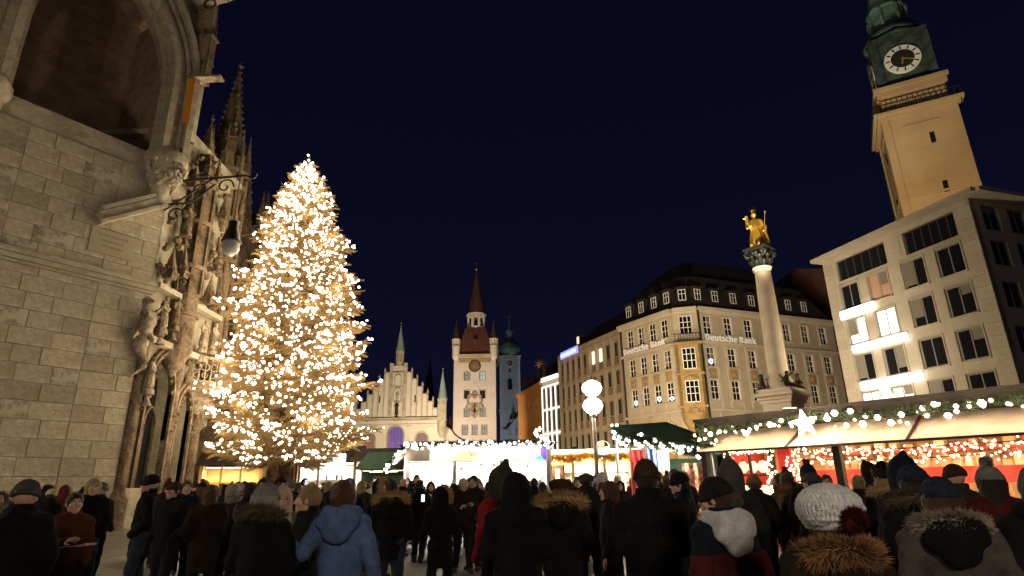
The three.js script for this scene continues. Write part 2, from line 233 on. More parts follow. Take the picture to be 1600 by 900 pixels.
// ---------------------------------------------------------------- new town hall: corner block with its arch, then the long Gothic front
{
  const h = thing('town_hall', 'tall Gothic stone town hall with arches and pinnacles beside the glowing fir', 'town hall', [-19, 0, -27]);
  const bx = -19, bz = -27, S = (n, g, m, p = h, k) => sobj(n, g, m, p, k);
  // corner block: front face toward the square, side face with arches and statues
  const FF = Frame.through([-22.6, -18.85], [-17.3, -27], [bx, bz]), FS = Frame.through([-17.3, -27], [-17.3, -33], [bx, bz]);
  const core = []; // walls with openings, hollow loggia above
  core.push(FF.put(holeWall(9.7, 33, 1.1, [{ u: 5.6, v: 17.6, w: 6.6, h: 9.6, kind: 'pointed' }])));
  core.push(FS.put(holeWall(6, 19.6, 0.7, [{ u: 1.75, v: 1.7, w: 2.1, h: 6.2, kind: 'pointed' }, { u: 4.1, v: 1.7, w: 1.25, h: 4.9, kind: 'pointed' }, { u: 2.9, v: 12.6, w: 1.7, h: 4.6, kind: 'pointed' }])), FS.put(box(1.5, 13.4, 0.7, 0.75, 26.3, -0.35)), box(4.5, 0.3, 6, -19.6 - bx, 19.5, -30 - bz));
  S('wall', core, M.ashlar2);
  S('vault', [[9.5, 0.4, 4.4, 4.85, 16.9, -3.4], [9.5, 10.5, 0.3, 4.85, 22.3, -5.5], [0.3, 10.5, 4.4, 0.3, 22.3, -3.3], [0.3, 10.5, 4.2, 9.0, 22.3, -3.3], [9.5, 0.4, 4.4, 4.85, 28.4, -3.4], [9.5, 6, 0.3, 4.85, 30, -5.4]].map((q) => FF.put(box(...q))), M.vault);
  S('hall_wall', [box(0.2, 8, 5.4, -18.6 - bx, 4.2, -30 - bz), box(0.2, 8, 5.4, -18.5 - bx, 15, -30.1 - bz), box(5, 19.3, 0.3, -20 - bx, 9.6, -33.2 - bz), FF.put(box(9.5, 16, 0.3, 4.8, 8.2, -1.6))], M.vault);
  // ashlar blocks on the front of the block, below the arch
  const bgeo = [1.25, 0.98, 1.5].map((w) => uvBox(new RoundedBoxGeometry(w - 0.012, 0.708, 0.12, 1, 0.018)));
  for (let r = 0; r < 23; r++) {
    let u = 0.02, i = r % 3; const v = 0.38 + r * 0.72; if (Math.abs(v - 10.8) < 0.33) continue;
    while (u < 9.66) { let k = i++ % 3, w = [1.25, 0.98, 1.5][k]; const left = 9.66 - u; if (left < w) { const m = obj('stone_block', uvBox(new RoundedBoxGeometry(Math.max(left - 0.012, 0.06), 0.708, 0.12, 1, 0.018)), pick([M.ashlar, M.ashlar2, M.ashlar3]), h); FF.set(m, u + left / 2, v, 0.02 + rr(0, 0.02)); break; } const m = obj('stone_block', bgeo[k], pick([M.ashlar, M.ashlar, M.ashlar2, M.ashlar3, M.ashlar4, M.ashlar5]), h); FF.set(m, u + w / 2, v, 0.02 + rr(0, 0.035)); m.rotation.x += rr(-0.006, 0.006); u += w; }
  }
  // string course, corbels and the deep moulded arch
  for (const l of [[FF.put(box(10.1, 0.22, 0.5, 4.95, 10.9, 0.2)), FF.put(box(10.0, 0.2, 0.36, 4.9, 10.68, 0.14)), FF.put(box(9.9, 0.12, 0.26, 4.85, 10.5, 0.1)), FS.put(box(6.3, 0.26, 0.5, 3, 10.9, 0.3))], [FS.put(box(6.3, 0.3, 0.6, 3, 19.4, 0.3))], [FS.put(box(6.3, 0.3, 0.5, 3, 8.3, 0.3))]]) S('string_course', l, M.ashlar2);
  const arch = [], A = [[6.6, 9.6, 0.55, 0.5], [6.2, 9.3, 0.32, 0.78], [7.6, 10.5, 0.22, 0.62], [5.7, 8.9, 0.3, 0.3], [8.1, 11, 0.3, 0.9]];
  for (const [w, hh, b, t] of A) arch.push(FF.put(ring(w, hh, 'pointed', b, t).translate(5.6, 17.6, 0)));
  for (const s of [-3.75, 3.65]) arch.push(FF.put(lathe([[0.02, 14.6], [0.3, 15.0], [0.42, 15.7], [0.75, 16.3], [0.8, 16.9], [1.0, 17.1], [1.0, 17.5], [0.85, 17.75]], 5.6 + s, 0, 0.25, 10)));
  for (let k = 0; k < 70; k++) { const a = rr(-1.5, 1.5), y = rr(15.7, 17.0), r = 0.5 + (y - 15.7) * 0.38; arch.push(FF.put(T(new THREE.OctahedronGeometry(rr(0.1, 0.2)).scale(1, 1.5, 0.6), 9.25 + Math.sin(a) * r, y, 0.25 + Math.cos(a) * r, a, rr(-0.6, 0.6), rr(-0.8, 0.8)))); }
  S('arch_moulding', arch, M.ashlar3);
  S('lower_moulding', [[0.42, 0.5, 0.0, 0.25], [0.2, 0.34, 0.42, 0.3], [0.16, 0.7, -0.3, 0.3]].map(([h2, d2, off, w2]) => FF.put(T(box(3.2, h2, d2), 0, off, 0, 0, 0, 0.62).translate(8.2, 14.3, w2))), M.ashlar3);
  { // the carved tablet: worn lines that cannot be read
    const c = document.createElement('canvas'); c.width = 256; c.height = 160; const x = c.getContext('2d'); x.fillStyle = '#b3a88c'; x.fillRect(0, 0, 256, 160); x.strokeStyle = '#7d7259'; x.lineWidth = 3;
    for (const [y, a, b] of [[36, 40, 216], [72, 62, 190], [108, 70, 186]]) for (let i = a; i < b; i += 11) { x.beginPath(); x.moveTo(i, y + 9); x.lineTo(i + rr(-1, 3), y - 9 + rr(0, 5)); x.lineTo(i + rr(3, 7), y + rr(2, 9)); x.stroke(); }
    const t = new THREE.CanvasTexture(c); t.colorSpace = THREE.SRGBColorSpace; const m = obj('stone_tablet', new RoundedBoxGeometry(1.9, 1.15, 0.06, 1, 0.02), std([0.62, 0.62, 0.62], 0.9, { map: t }), h); FF.set(m, 7.7, 12.35, 0.12);
  }
  // side face: arch mouldings, tracery glass, shafts, figures under canopies
  const side = [], dark = [], pale = [];
  for (const [u, v, w, hh] of [[1.75, 1.7, 2.1, 6.2], [4.1, 1.7, 1.25, 4.9], [2.9, 12.6, 1.7, 4.6]]) {
    for (const [b, t] of [[0.16, 0.34], [0.34, 0.22]]) side.push(FS.put(ring(w, hh, 'pointed', b, t).translate(u, v, 0)));
    side.push(FS.put(box(0.1, hh * 0.72, 0.16, u, v + hh * 0.36, -0.4)), FS.put(ring(w * 0.4, hh * 0.6, 'pointed', 0.07, 0.12).translate(u - w * 0.25, v, -0.42)), FS.put(ring(w * 0.4, hh * 0.6, 'pointed', 0.07, 0.12).translate(u + w * 0.25, v, -0.42)), FS.put(T(new THREE.TorusGeometry(w * 0.17, 0.06, 6, 14), u, v + hh * 0.72, -0.36)));
    const p = obj('pane', FS.put(extr(poly(outline(u, v, w, hh, 'pointed')), 0.02).translate(0, 0, -0.55)), M.glass, h);
    side.push(FS.put(cone(0.25, 1.1, u, v + hh + 0.25, 0.2, 4)), FS.put(T(new THREE.OctahedronGeometry(0.26), u, v + hh + 1.35, 0.2)));
    for (let k = 0; k < 6; k++) for (const s of [-1, 1]) side.push(FS.put(T(new THREE.OctahedronGeometry(0.14), u + s * (w / 2 + 0.36) * (1 - k / 6), v + hh * 0.55 + k * hh * 0.085, 0.32)));
  }
  for (const u of [0.12, 3.2, 5.75]) side.push(FS.put(lathe([[0.42, 0], [0.42, 1.2], [0.3, 1.5], [0.24, 1.7], [0.24, 8]], u, 0, 0.12, 8)));
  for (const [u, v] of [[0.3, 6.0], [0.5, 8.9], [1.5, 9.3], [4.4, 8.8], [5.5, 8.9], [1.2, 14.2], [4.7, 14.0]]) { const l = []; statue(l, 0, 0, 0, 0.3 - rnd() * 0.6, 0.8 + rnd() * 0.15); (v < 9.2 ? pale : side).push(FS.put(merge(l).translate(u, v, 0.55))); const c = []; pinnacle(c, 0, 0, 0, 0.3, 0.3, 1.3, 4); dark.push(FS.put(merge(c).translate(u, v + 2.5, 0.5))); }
  // winged beast clinging to the corner
  {
    const f = (x, y, z) => { let d = capD(x, y, z, 0, 0, 0.2, 0.1, 1.2, 0.35, 0.3, 0.38); d = smin(d, capD(x, y, z, 0.1, 1.2, 0.35, -0.1, 2.0, 0.8, 0.3, 0.18), 0.2); d = smin(d, capD(x, y, z, -0.1, 2.0, 0.8, 0.05, 1.9, 1.25, 0.2, 0.1), 0.1); d = smin(d, capD(x, y, z, 0.2, 1.4, 0.2, 0.9, 2.3, 0.1, 0.14, 0.04), 0.1); d = smin(d, capD(x, y, z, 0.2, 1.3, 0.2, 1.0, 1.6, 0.1, 0.14, 0.05), 0.12); d = smin(d, capD(x, y, z, -0.3, 0.6, 0.4, -0.4, 0.2, 0.9, 0.15, 0.08), 0.1); d = smin(d, capD(x, y, z, 0.3, 0.5, 0.4, 0.45, 0.1, 0.8, 0.15, 0.08), 0.1); d = smin(d, capD(x, y, z, 0, 0, 0.2, 0.3, -0.9, 0.2, 0.25, 0.12), 0.15); return smin(d, capD(x, y, z, 0.3, -0.9, 0.2, -0.2, -1.5, 0.4, 0.12, 0.05), 0.1) + 0.02 * Math.sin(y * 17) * Math.cos(x * 13); };
    pale.push(snet(f, [-0.9, -1.8, -0.3], [1.3, 2.6, 1.5], 0.06).rotateY(0.7).translate(-17.3 - bx, 7.9, -27 - bz + 0.1));
  }
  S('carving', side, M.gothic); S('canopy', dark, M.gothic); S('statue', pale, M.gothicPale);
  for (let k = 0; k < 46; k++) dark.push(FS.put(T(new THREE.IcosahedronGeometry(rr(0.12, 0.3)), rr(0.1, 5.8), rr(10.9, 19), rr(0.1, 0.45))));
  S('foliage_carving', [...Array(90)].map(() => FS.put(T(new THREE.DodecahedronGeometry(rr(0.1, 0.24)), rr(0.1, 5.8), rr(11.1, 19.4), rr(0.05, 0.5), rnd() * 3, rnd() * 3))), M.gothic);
  // slim turret on the side face, then the big turret with its balcony
  const t1 = []; t1.push(cyl(0.75, 0.75, 9, 0, 8.5, 0, 8), lathe([[0.05, 6.9], [0.4, 7.4], [0.8, 8.2], [0.85, 8.5]], 0, 0, 0, 8)); for (const y of [10, 12.5, 15, 17.5]) t1.push(cyl(0.9, 0.9, 0.22, 0, y, 0, 8));
  for (let k = 0; k < 8; k++) { const a = k * Math.PI / 4; t1.push(box(0.14, 6, 0.14, Math.sin(a) * 0.78, 14.2, Math.cos(a) * 0.78, a)); pinnacle(t1, Math.sin(a) * 0.8, 17.6, Math.cos(a) * 0.8, 0.13, 0.5, 1.1, 3); }
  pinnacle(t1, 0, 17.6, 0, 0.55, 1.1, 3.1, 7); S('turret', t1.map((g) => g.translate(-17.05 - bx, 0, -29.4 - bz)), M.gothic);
  const t2 = [], R2 = 1.25; t2.push(cyl(R2, R2, 13.5, 0, 7.4, 0, 8)); for (const y of [9.6, 12, 14.6, 17.2, 19.6, 20.6]) t2.push(cyl(R2 + 0.22, R2 + 0.22, 0.26, 0, y, 0, 8));
  for (let k = 0; k < 8; k++) { const a = (k + 0.5) * Math.PI / 4, sx = Math.sin(a), sz = Math.cos(a); t2.push(cyl(0.16, 0.16, 12.5, sx * R2 * 1.02, 8, sz * R2 * 1.02, 6)); pinnacle(t2, sx * R2, 20.6, sz * R2, 0.2, 1.1, 2, 4); const b = k * Math.PI / 4; for (const y of [10, 12.5, 15.2]) t2.push(T(ring(0.5, 1.7, 'pointed', 0.08, 0.1), 0, y, R2 * 0.93).rotateY(b)); statueGeo() && t2.push(T(statueGeo().clone().scale(0.62, 0.62, 0.62), Math.sin(b) * R2 * 1.1, 17.9, Math.cos(b) * R2 * 1.1, 0)); }
  t2.push(cyl(R2 * 0.8, R2 * 0.72, 2.4, 0, 20.6, 0, 8)); pinnacle(t2, 0, 22.6, 0, 0.8, 0.6, 5.9, 12);
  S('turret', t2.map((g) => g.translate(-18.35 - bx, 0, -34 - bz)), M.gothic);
  const bal = [], bc = []; // balcony: octagonal floor on stepped corbels, pierced parapet
  bal.push(lathe([[0.5, 4.0], [0.6, 4.6], [1.0, 4.9], [1.0, 5.3], [1.35, 5.5], [1.35, 5.9], [1.7, 6.15], [1.7, 6.6], [1.95, 6.75], [1.95, 7.05], [0.1, 7.05]], 0, 0, 0, 8, Math.PI / 8), lathe([[0.95, 0], [0.95, 1.1], [0.7, 1.5], [0.5, 2.6], [0.5, 4.6]], 0, 0, 0, 8, Math.PI / 8));
  for (let k = 0; k < 8; k++) { const b = k * Math.PI / 4, r = 1.75; const pan = [box(1.45, 0.16, 0.18, 0, 8.42, r), box(1.45, 0.12, 0.16, 0, 7.12, r)]; for (let i = -2; i <= 2; i++) pan.push(box(0.07, 1.2, 0.12, i * 0.3, 7.75, r)); for (const i of [-1, 0, 1]) pan.push(T(new THREE.TorusGeometry(0.2, 0.05, 5, 12), i * 0.42, 7.9, r), T(new THREE.TorusGeometry(0.14, 0.04, 5, 10), i * 0.42, 7.45, r)); bal.push(...pan.map((g) => g.rotateY(b))); const a = b + Math.PI / 8; bc.push(box(0.24, 1.7, 0.24, Math.sin(a) * 1.92, 7.75, Math.cos(a) * 1.92, a), cone(0.2, 0.5, Math.sin(a) * 1.92, 8.6, Math.cos(a) * 1.92, 4)); }
  for (let k = 0; k < 26; k++) { const a = k * 0.242 * 1.0; bal.push(T(new THREE.IcosahedronGeometry(0.2), Math.sin(a) * 1.45, 6.35 - (k % 2) * 0.8, Math.cos(a) * 1.4)); }
  S('balcony', [...bal, ...bc].map((g) => g.translate(-18.0 - bx, 0, -33.3 - bz)), M.gothicPale);
  // the long front behind and beyond the tree
  const P = [-18.9, -27.5], Q = [-27.6, -97], F = Frame.through(P, Q, [bx, bz]), L = F.len;
  const wall = [], trim = [], orn = [], ops = [];
  const bays = []; for (let u = 9.5; u < L - 3; u += 5.6) bays.push(u);
  for (const u of bays) ops.push({ u, v: 0.1, w: 3.4, h: 5.4, kind: 'pointed' }, { u: u - 0.85, v: 8.4, w: 1.25, h: 4.6, kind: 'pointed' }, { u: u + 0.85, v: 8.4, w: 1.25, h: 4.6, kind: 'pointed' }, { u: u - 0.85, v: 15.2, w: 1.2, h: 3.4, kind: 'pointed' }, { u: u + 0.85, v: 15.2, w: 1.2, h: 3.4, kind: 'pointed' });
  wall.push(F.put(holeWall(L, 20.5, 0.6, ops)));
  const shopGlow = glow([1.0, 0.62, 0.22], 2.2), shopWarm = glow([1, 0.5, 0.12], 1.1);
  bays.forEach((u, i) => {
    trim.push(F.put(ring(3.4, 5.4, 'pointed', 0.3, 0.3).translate(u, 0.1, 0)));
    const shop = obj('shop_window', F.put(extr(poly(outline(u, 0.35, 3.2, 4.6, 'pointed')), 0.05).translate(0, 0, -0.5)), i < 6 ? shopGlow : shopWarm, h);
    obj('mullion', [F.put(box(0.12, 4.2, 0.12, u - 0.55, 2.3, -0.35)), F.put(box(0.12, 4.2, 0.12, u + 0.55, 2.3, -0.35)), F.put(box(3.2, 0.14, 0.12, u, 3.0, -0.36))], M.frameDark, h);
    for (const s of [-0.85, 0.85]) { trim.push(F.put(ring(1.25, 4.6, 'pointed', 0.15, 0.2).translate(u + s, 8.4, 0)), F.put(ring(1.2, 3.4, 'pointed', 0.14, 0.2).translate(u + s, 15.2, 0))); win(h, F, { u: u + s, v: 8.4, w: 1.25, h: 4.6, kind: 'pointed', cols: 2, rows: [0.35, 0.65] }, M.gothicPale, M.glass, 0.4); win(h, F, { u: u + s, v: 15.2, w: 1.2, h: 3.4, kind: 'pointed', cols: 2, rows: [0.6] }, M.gothicPale, M.glass, 0.4); }
    // balcony under the first floor, pierced panels
    trim.push(F.put(box(4.2, 0.2, 0.9, u, 7.2, 0.45)), F.put(box(4.2, 0.14, 0.16, u, 8.2, 0.82))); for (let k = -6; k <= 6; k++) orn.push(F.put(box(0.1, 0.9, 0.12, u + k * 0.32, 7.7, 0.82)));
    const b = u + 2.8; // buttress with figure, canopy and pinnacle
    trim.push(F.put(box(0.8, 7, 1.0, b, 3.5, 0.5)), F.put(box(0.65, 8, 0.7, b, 11, 0.35)), F.put(box(0.55, 6, 0.5, b, 17.5, 0.25)));
    const l = []; statue(l, 0, 0, 0, 0, 1.1); orn.push(F.put(merge(l).translate(b, 7.4, 0.85))); const c = []; pinnacle(c, 0, 0, 0, 0.42, 0.4, 2, 5); orn.push(F.put(merge(c).translate(b, 10, 0.75))); const d = []; pinnacle(d, 0, 0, 0, 0.45, 2.6, 3.2, 6); orn.push(F.put(merge(d).translate(b, 19.5, 0.3)));
    orn.push(F.put(rod([b, 18.9, 0.4], [b, 19.3, 1.7], 0.2, 6, 0.1)));
    // gable over the bay
    const gs = poly([[u - 2.1, 20.5], [u + 2.1, 20.5], [u, 25.6]]); wall.push(F.put(extr(gs, 0.5).translate(0, 0, -0.5))); for (let k = 0; k < 7; k++) for (const s of [-1, 1]) orn.push(F.put(T(new THREE.OctahedronGeometry(0.24), u + s * 2.1 * (1 - k / 7), 20.6 + 5.1 * k / 7, -0.1)));
    orn.push(F.put(cone(0.24, 1.4, u, 25.6, -0.25, 6)));
  });
  for (const [v, w] of [[6.5, 0.4], [14.1, 0.45], [20.3, 0.6]]) trim.push(F.put(box(L, 0.34, w, L / 2, v, w / 2)));
  for (let u = 7; u < L; u += 0.55) orn.push(F.put(box(0.12, 0.8, 0.14, u, 21.0, 0.3)));
  S('wall', wall, M.gothic); S('trim', trim, M.gothic); S('carving', orn, M.gothic);
  S('roof', prism([[P[0] - 0.6, P[1]], [Q[0] - 0.6, Q[1]], [Q[0] - 14, Q[1]], [P[0] - 8, P[1] - 6]].map(([x, z]) => [x - bx, z - bz]), 0, 20.3), M.gothic);
  S('roof', hip([[P[0] - 0.8, P[1] - 6], [Q[0] - 0.8, Q[1]], [Q[0] - 13, Q[1]], [P[0] - 9, P[1] - 6]].map(([x, z]) => [x - bx, z - bz]), 20.3, 27, 0.5), M.darkRoof);
  // gargoyle and ledge by the top of the arch
  const gg = [rod([-17.4 - bx, 27.6, -26.5 - bz], [-15.7 - bx, 27.9, -26.2 - bz], 0.5, 10, 0.62), ball(0.85, -15.6 - bx, 28.1, -26.1 - bz, 1.1, 0.85, 0.9, 14)]; S('gargoyle', gg, M.ashlar); obj('iron_ring', T(new THREE.TorusGeometry(0.3, 0.06, 6, 16), -16.3 - bx, 26.9, -26.1 - bz), M.iron, h);
  S('ledge', [box(2.3, 0.12, 0.5, -16.4 - bx, 22.4, -26.6 - bz), box(0.7, 5, 0.5, -17.0 - bx, 24.8, -26.7 - bz), box(0.3, 5.4, 0.3, -16.5 - bx, 25, -26.8 - bz)], M.gothicPale);
  const crn = []; pinnacle(crn, -16.6 - bx, 22.4, -27 - bz, 0.4, 3, 4, 8); S('carving', crn, M.gothic);
  // orange banner added in place of the orange lit underside by the corner
}
tag(obj('added_orange_banner', (() => { const g = new THREE.PlaneGeometry(0.36, 2.6, 4, 16), p = g.attributes.position; for (let i = 0; i < p.count; i++) p.setZ(i, 0.06 * Math.sin(p.getY(i) * 2.1 + p.getX(i) * 5)); g.computeVertexNormals(); return g.translate(-16.66, 20.85, -26.3); })(), std([0.75, 0.28, 0.02], 0.8, { side: THREE.DoubleSide })), 'narrow orange banner added for an orange lit underside at the town hall corner', 'banner');
scene.getObjectByName('added_orange_banner').rotation.y = 0;

// iron bracket with its hanging lamp
{
  const t = thing('iron_bracket', 'black wrought iron scroll bracket fixed to the town hall corner', 'bracket', [-17.25, 16.4, -26.9]);
  obj('bar', [rod([0, 0, 0.05], [3.9, 0.25, 0.1], 0.06), rod([0, -1.6, 0.05], [2.3, 0.15, 0.1], 0.045), rod([1.2, 0.1, 0.1], [2.6, 1.3, 0.1], 0.03), rod([2.2, 0.12, 0.1], [1.0, 1.2, 0.1], 0.03)], M.iron, t);
  const scroll = (x, y, r, s) => tube([...Array(12)].map((_, i) => { const a = i * 0.6, q = r * (1 - i / 14); return [x + s * q * Math.cos(a), y + q * Math.sin(a), 0.1]; }), 0.045, 5, 40);
  obj('scroll', [scroll(2.9, -0.35, 0.45, 1), scroll(1.7, -0.5, 0.35, -1), scroll(0.6, -1.9, 0.45, 1), scroll(-0.4, -2.3, 0.35, -1), tube([[2.4, -0.2, 0.1], [1.2, -1.2, 0.1], [0.2, -1.3, 0.1], [-0.7, -1.9, 0.15]], 0.05, 5, 24), tube([[3.9, 0.25, 0.1], [4.3, 0.1, 0.1], [4.4, 0.4, 0.1], [4.2, 0.5, 0.1]], 0.04, 5, 16)], M.iron, t);
  const l = thing('hanging_lamp', 'unlit pear shaped lamp hanging from the wrought iron bracket', 'lamp', [-13.65, 12.65, -26.8]);
  obj('rod', rod([0, 3.95, 0], [0, 1.4, 0], 0.03), M.iron, l);
  obj('lamp_hood', lathe([[0.05, 1.5], [0.22, 1.45], [0.25, 1.0], [0.33, 0.85], [0.4, 0.5], [0.46, 0.42], [0.46, 0.34], [0.3, 0.34]], 0, 0, 0, 18), M.iron, l);
  obj('lamp_glass', lathe([[0.4, 0.36], [0.4, 0.05], [0.32, -0.2], [0.16, -0.33], [0.02, -0.36]], 0, 0, 0, 18), std([0.3, 0.29, 0.27], 0.25), l);
}
// ---------------------------------------------------------------- old town hall: stepped gable
const dimBase = { color: RGB(0.04, 0.04, 0.04) }, litPurple = glow([0.2, 0.07, 0.5], 0.5, dimBase), litRose = glow([0.6, 0.22, 0.16], 0.4, dimBase), litWarm = glow([1, 0.75, 0.42], 1.3, dimBase), litCool = glow([0.85, 0.95, 1], 1.1, dimBase), litDim = glow([0.55, 0.5, 0.38], 0.42, dimBase), litPale = glow([0.6, 0.75, 0.62], 0.7, dimBase);
{
  const X = -21.75, Z = -112, b = thing('gabled_hall', 'cream hall with stepped gable and tall violet lit arched window', 'hall', [X, 0, Z]), F = new Frame(-8.8, 0, 0), W = 17.6, E = 13.3;
  const ops = [{ u: 8.75, v: 4.6, w: 2.9, h: 7.3, kind: 'round' }, { u: 13.55, v: 6.3, w: 2.1, h: 4.4, kind: 'round' }, { u: 3.95, v: 6.3, w: 2.1, h: 4.4, kind: 'round' }];
  const wall = [F.put(holeWall(W, E, 0.6, ops))];
  // gable strips, each higher than the last
  const strips = [], recess = [], caps = [];
  strips.push(box(3.3, 9.9, 0.5, 0, E + 4.95, -0.25));
  const H = [8.5, 7.2, 5.75, 4.4, 3.0, 1.7];
  H.forEach((h, i) => { for (const s of [-1, 1]) { const x = s * (2.16 + i * 1.02); strips.push(box(1.02, h, 0.42, x, E + h / 2, -0.25)); caps.push(box(0.98, 0.22, 0.6, x, E + h + 0.11, -0.25), box(0.24, h, 0.2, x + s * 0.4, E + h / 2, 0.02), box(0.3, 0.7, 0.34, x + s * 0.4, E + h + 0.45, -0.12), cone(0.2, 0.4, x + s * 0.4, E + h + 0.8, -0.12, 4)); } });
  for (const s of [-1, 1]) caps.push(box(0.62, 10.2, 0.5, s * 1.32, E + 5.1, 0.04), box(0.74, 0.24, 0.64, s * 1.32, E + 10.25, 0.04));
  caps.push(box(2.2, 0.2, 0.5, 0, E + 8.6, 0), box(2.0, 0.16, 0.4, 0, E + 5.9, 0));
  sobj('wall', wall, M.hall, b); sobj('gable_strip', strips, M.hall, b); sobj('coping', caps, M.hallTrim, b);
  sobj('cornice', [box(W + 0.6, 0.3, 0.9, 0, E, 0.1), box(W + 0.2, 0.18, 0.6, 0, E - 0.3, 0.05), box(W, 0.08, 0.3, 0, E - 1.0, 0.02)], M.hallTrim, b);
  sobj('pilaster', [...[-6.3, -2.4, 2.4, 6.5].map((x) => box(0.5, 9.5, 0.22, x, 7, 0.08)), ...[-6.3, -2.4, 2.4, 6.5].map((x) => box(0.8, 0.5, 0.4, x, 11.7, 0.1)), ...[-6.3, -2.4, 2.4, 6.5].map((x) => box(0.9, 0.6, 0.5, x, 2.2, 0.1))], M.hall, b);
  sobj('arch_moulding', ops.map((o) => F.put(ring(o.w, o.h, 'round', 0.22, 0.16).translate(o.u, o.v, 0))), M.hallTrim, b);
  sobj('niche', [ring(1.1, 1.9, 'round', 0.14, 0.2).translate(0, E + 6.2, 0.05), ring(1.3, 2.4, 'round', 0.14, 0.2).translate(0, E + 3.1, 0.05), box(1.2, 0.24, 0.5, 0, E + 3.0, 0.1)], M.hallTrim, b);
  sobj('slit', [-3.3, 3.3].map((x) => box(0.2, 1.3, 0.1, x, E + 3.6, 0.06)), M.black, b);
  const st = []; statue(st, 0, 0, 0, 0, 1.15); sobj('statue', merge(st).translate(0, E + 1.0, 0.35), M.bronze, b); const s2 = []; statue(s2, 0, 0, 0, 0, 0.9); sobj('statue', merge(s2).translate(0, E + 3.4, 0.15), M.hallTrim, b);
  // arched windows of coloured glass
  ops.forEach((o, i) => { const w = win(b, F, { ...o, cols: i ? 4 : 5, rows: [0.2, 0.4, 0.6], bar: 0.08 }, M.frameDark, i ? litRose : litPurple, 0.3); w.userData.label = i ? 'rose lit arched window' : 'violet lit arched window';
    const pm = [glow([0.75, 0.22, 0.14], 0.6, dimBase), glow([0.42, 0.1, 0.5], 0.5, dimBase), glow([0.9, 0.45, 0.2], 0.7, dimBase), glow([0.16, 0.05, 0.5], 0.6, dimBase)]; for (let k = 0; k < (i ? 8 : 16); k++) { const c = k % (i ? 4 : 5), r = Math.floor(k / (i ? 4 : 5)); const q = obj('curtain', box(o.w / (i ? 4.6 : 5.6), o.h * 0.2, 0.02), i ? pm[(k * 3) % 3 === 0 ? 0 : 2] : pm[k % 2 ? 1 : (k % 5 ? 3 : 1)], w); q.position.set(-o.w / 2 + o.w * (c + 0.5) / (i ? 4 : 5), o.h * (0.12 + r * 0.2), 0.075); } });
  // corner turret with copper spire, bell turret on the gable
  for (const x of [8.4, -8.4]) { sobj('turret', [box(1.5, 3.8, 1.3, x, E + 1.4, 0), box(1.7, 0.2, 1.5, x, E + 3.3, 0), box(1.7, 0.25, 1.5, x, E - 0.3, 0), lathe([[0.05, 9.6], [0.5, 10.1], [0.8, 10.9], [0.85, 13]], x, 0, 0.1, 8)], M.hallTrim, b); obj('spire', [cone(0.86, 5.4, x, E + 3.7, 0, 8), lathe([[0.9, 3.3 + E], [1.0, 3.5 + E], [0.86, 3.7 + E]], x, 0, 0, 8), ball(0.14, x, E + 9.2, 0)], M.copperPale, b); }
  sobj('bell_turret', [cyl(0.75, 0.75, 1.1, 0, E + 9.8, -0.6, 8), ...[...Array(8)].map((_, k) => box(0.2, 1.7, 0.2, Math.sin(k * 0.785) * 0.66, E + 11.7, -0.6 + Math.cos(k * 0.785) * 0.66, k * 0.785)), cyl(0.85, 0.85, 0.2, 0, E + 12.5, -0.6, 8), cyl(0.45, 0.45, 1.7, 0, E + 10.9, -0.6, 8)], M.hallTrim, b);
  obj('spire', [cone(0.9, 5.6, 0, E + 12.7, -0.6, 8), ball(0.15, 0, E + 18.4, -0.6)], M.copperPale, b);
  sobj('roof', extr(poly([[-8.3, E], [8.3, E], [0, E + 9.4]]), 26).translate(0, 0, -26.6), M.darkRoof, b); sobj('wall', box(W - 0.4, E - 0.1, 25, 0, E / 2 - 0.05, -13.2), M.hall, b);
  // low curved link toward the tower
  sobj('link_wall', [extr(poly([[8.6, 0], [14.6, 0], [14.6, 8.7], [12.2, 9.4], [10.6, 10.4], [9.6, 11.6], [8.6, 12]]), 1).translate(0, 0, -3)], M.hall, b);
  sobj('link_roof', hip([[8.7, -4.1], [8.7, -14], [14.6, -14], [14.6, -4.1]], 11.8, 16.6, 0.45), M.brownRoof, b); sobj('link_wall', box(5.8, 11.7, 9, 11.7, 5.85, -8.8), M.hall, b);
  sobj('gutter', tube([[8.8, 12.1, -1.9], [9.8, 11.5, -1.9], [10.8, 10.3, -1.9], [12.3, 9.4, -1.9], [14.6, 8.8, -1.9]], 0.16, 6, 20), M.bronze, b);
}
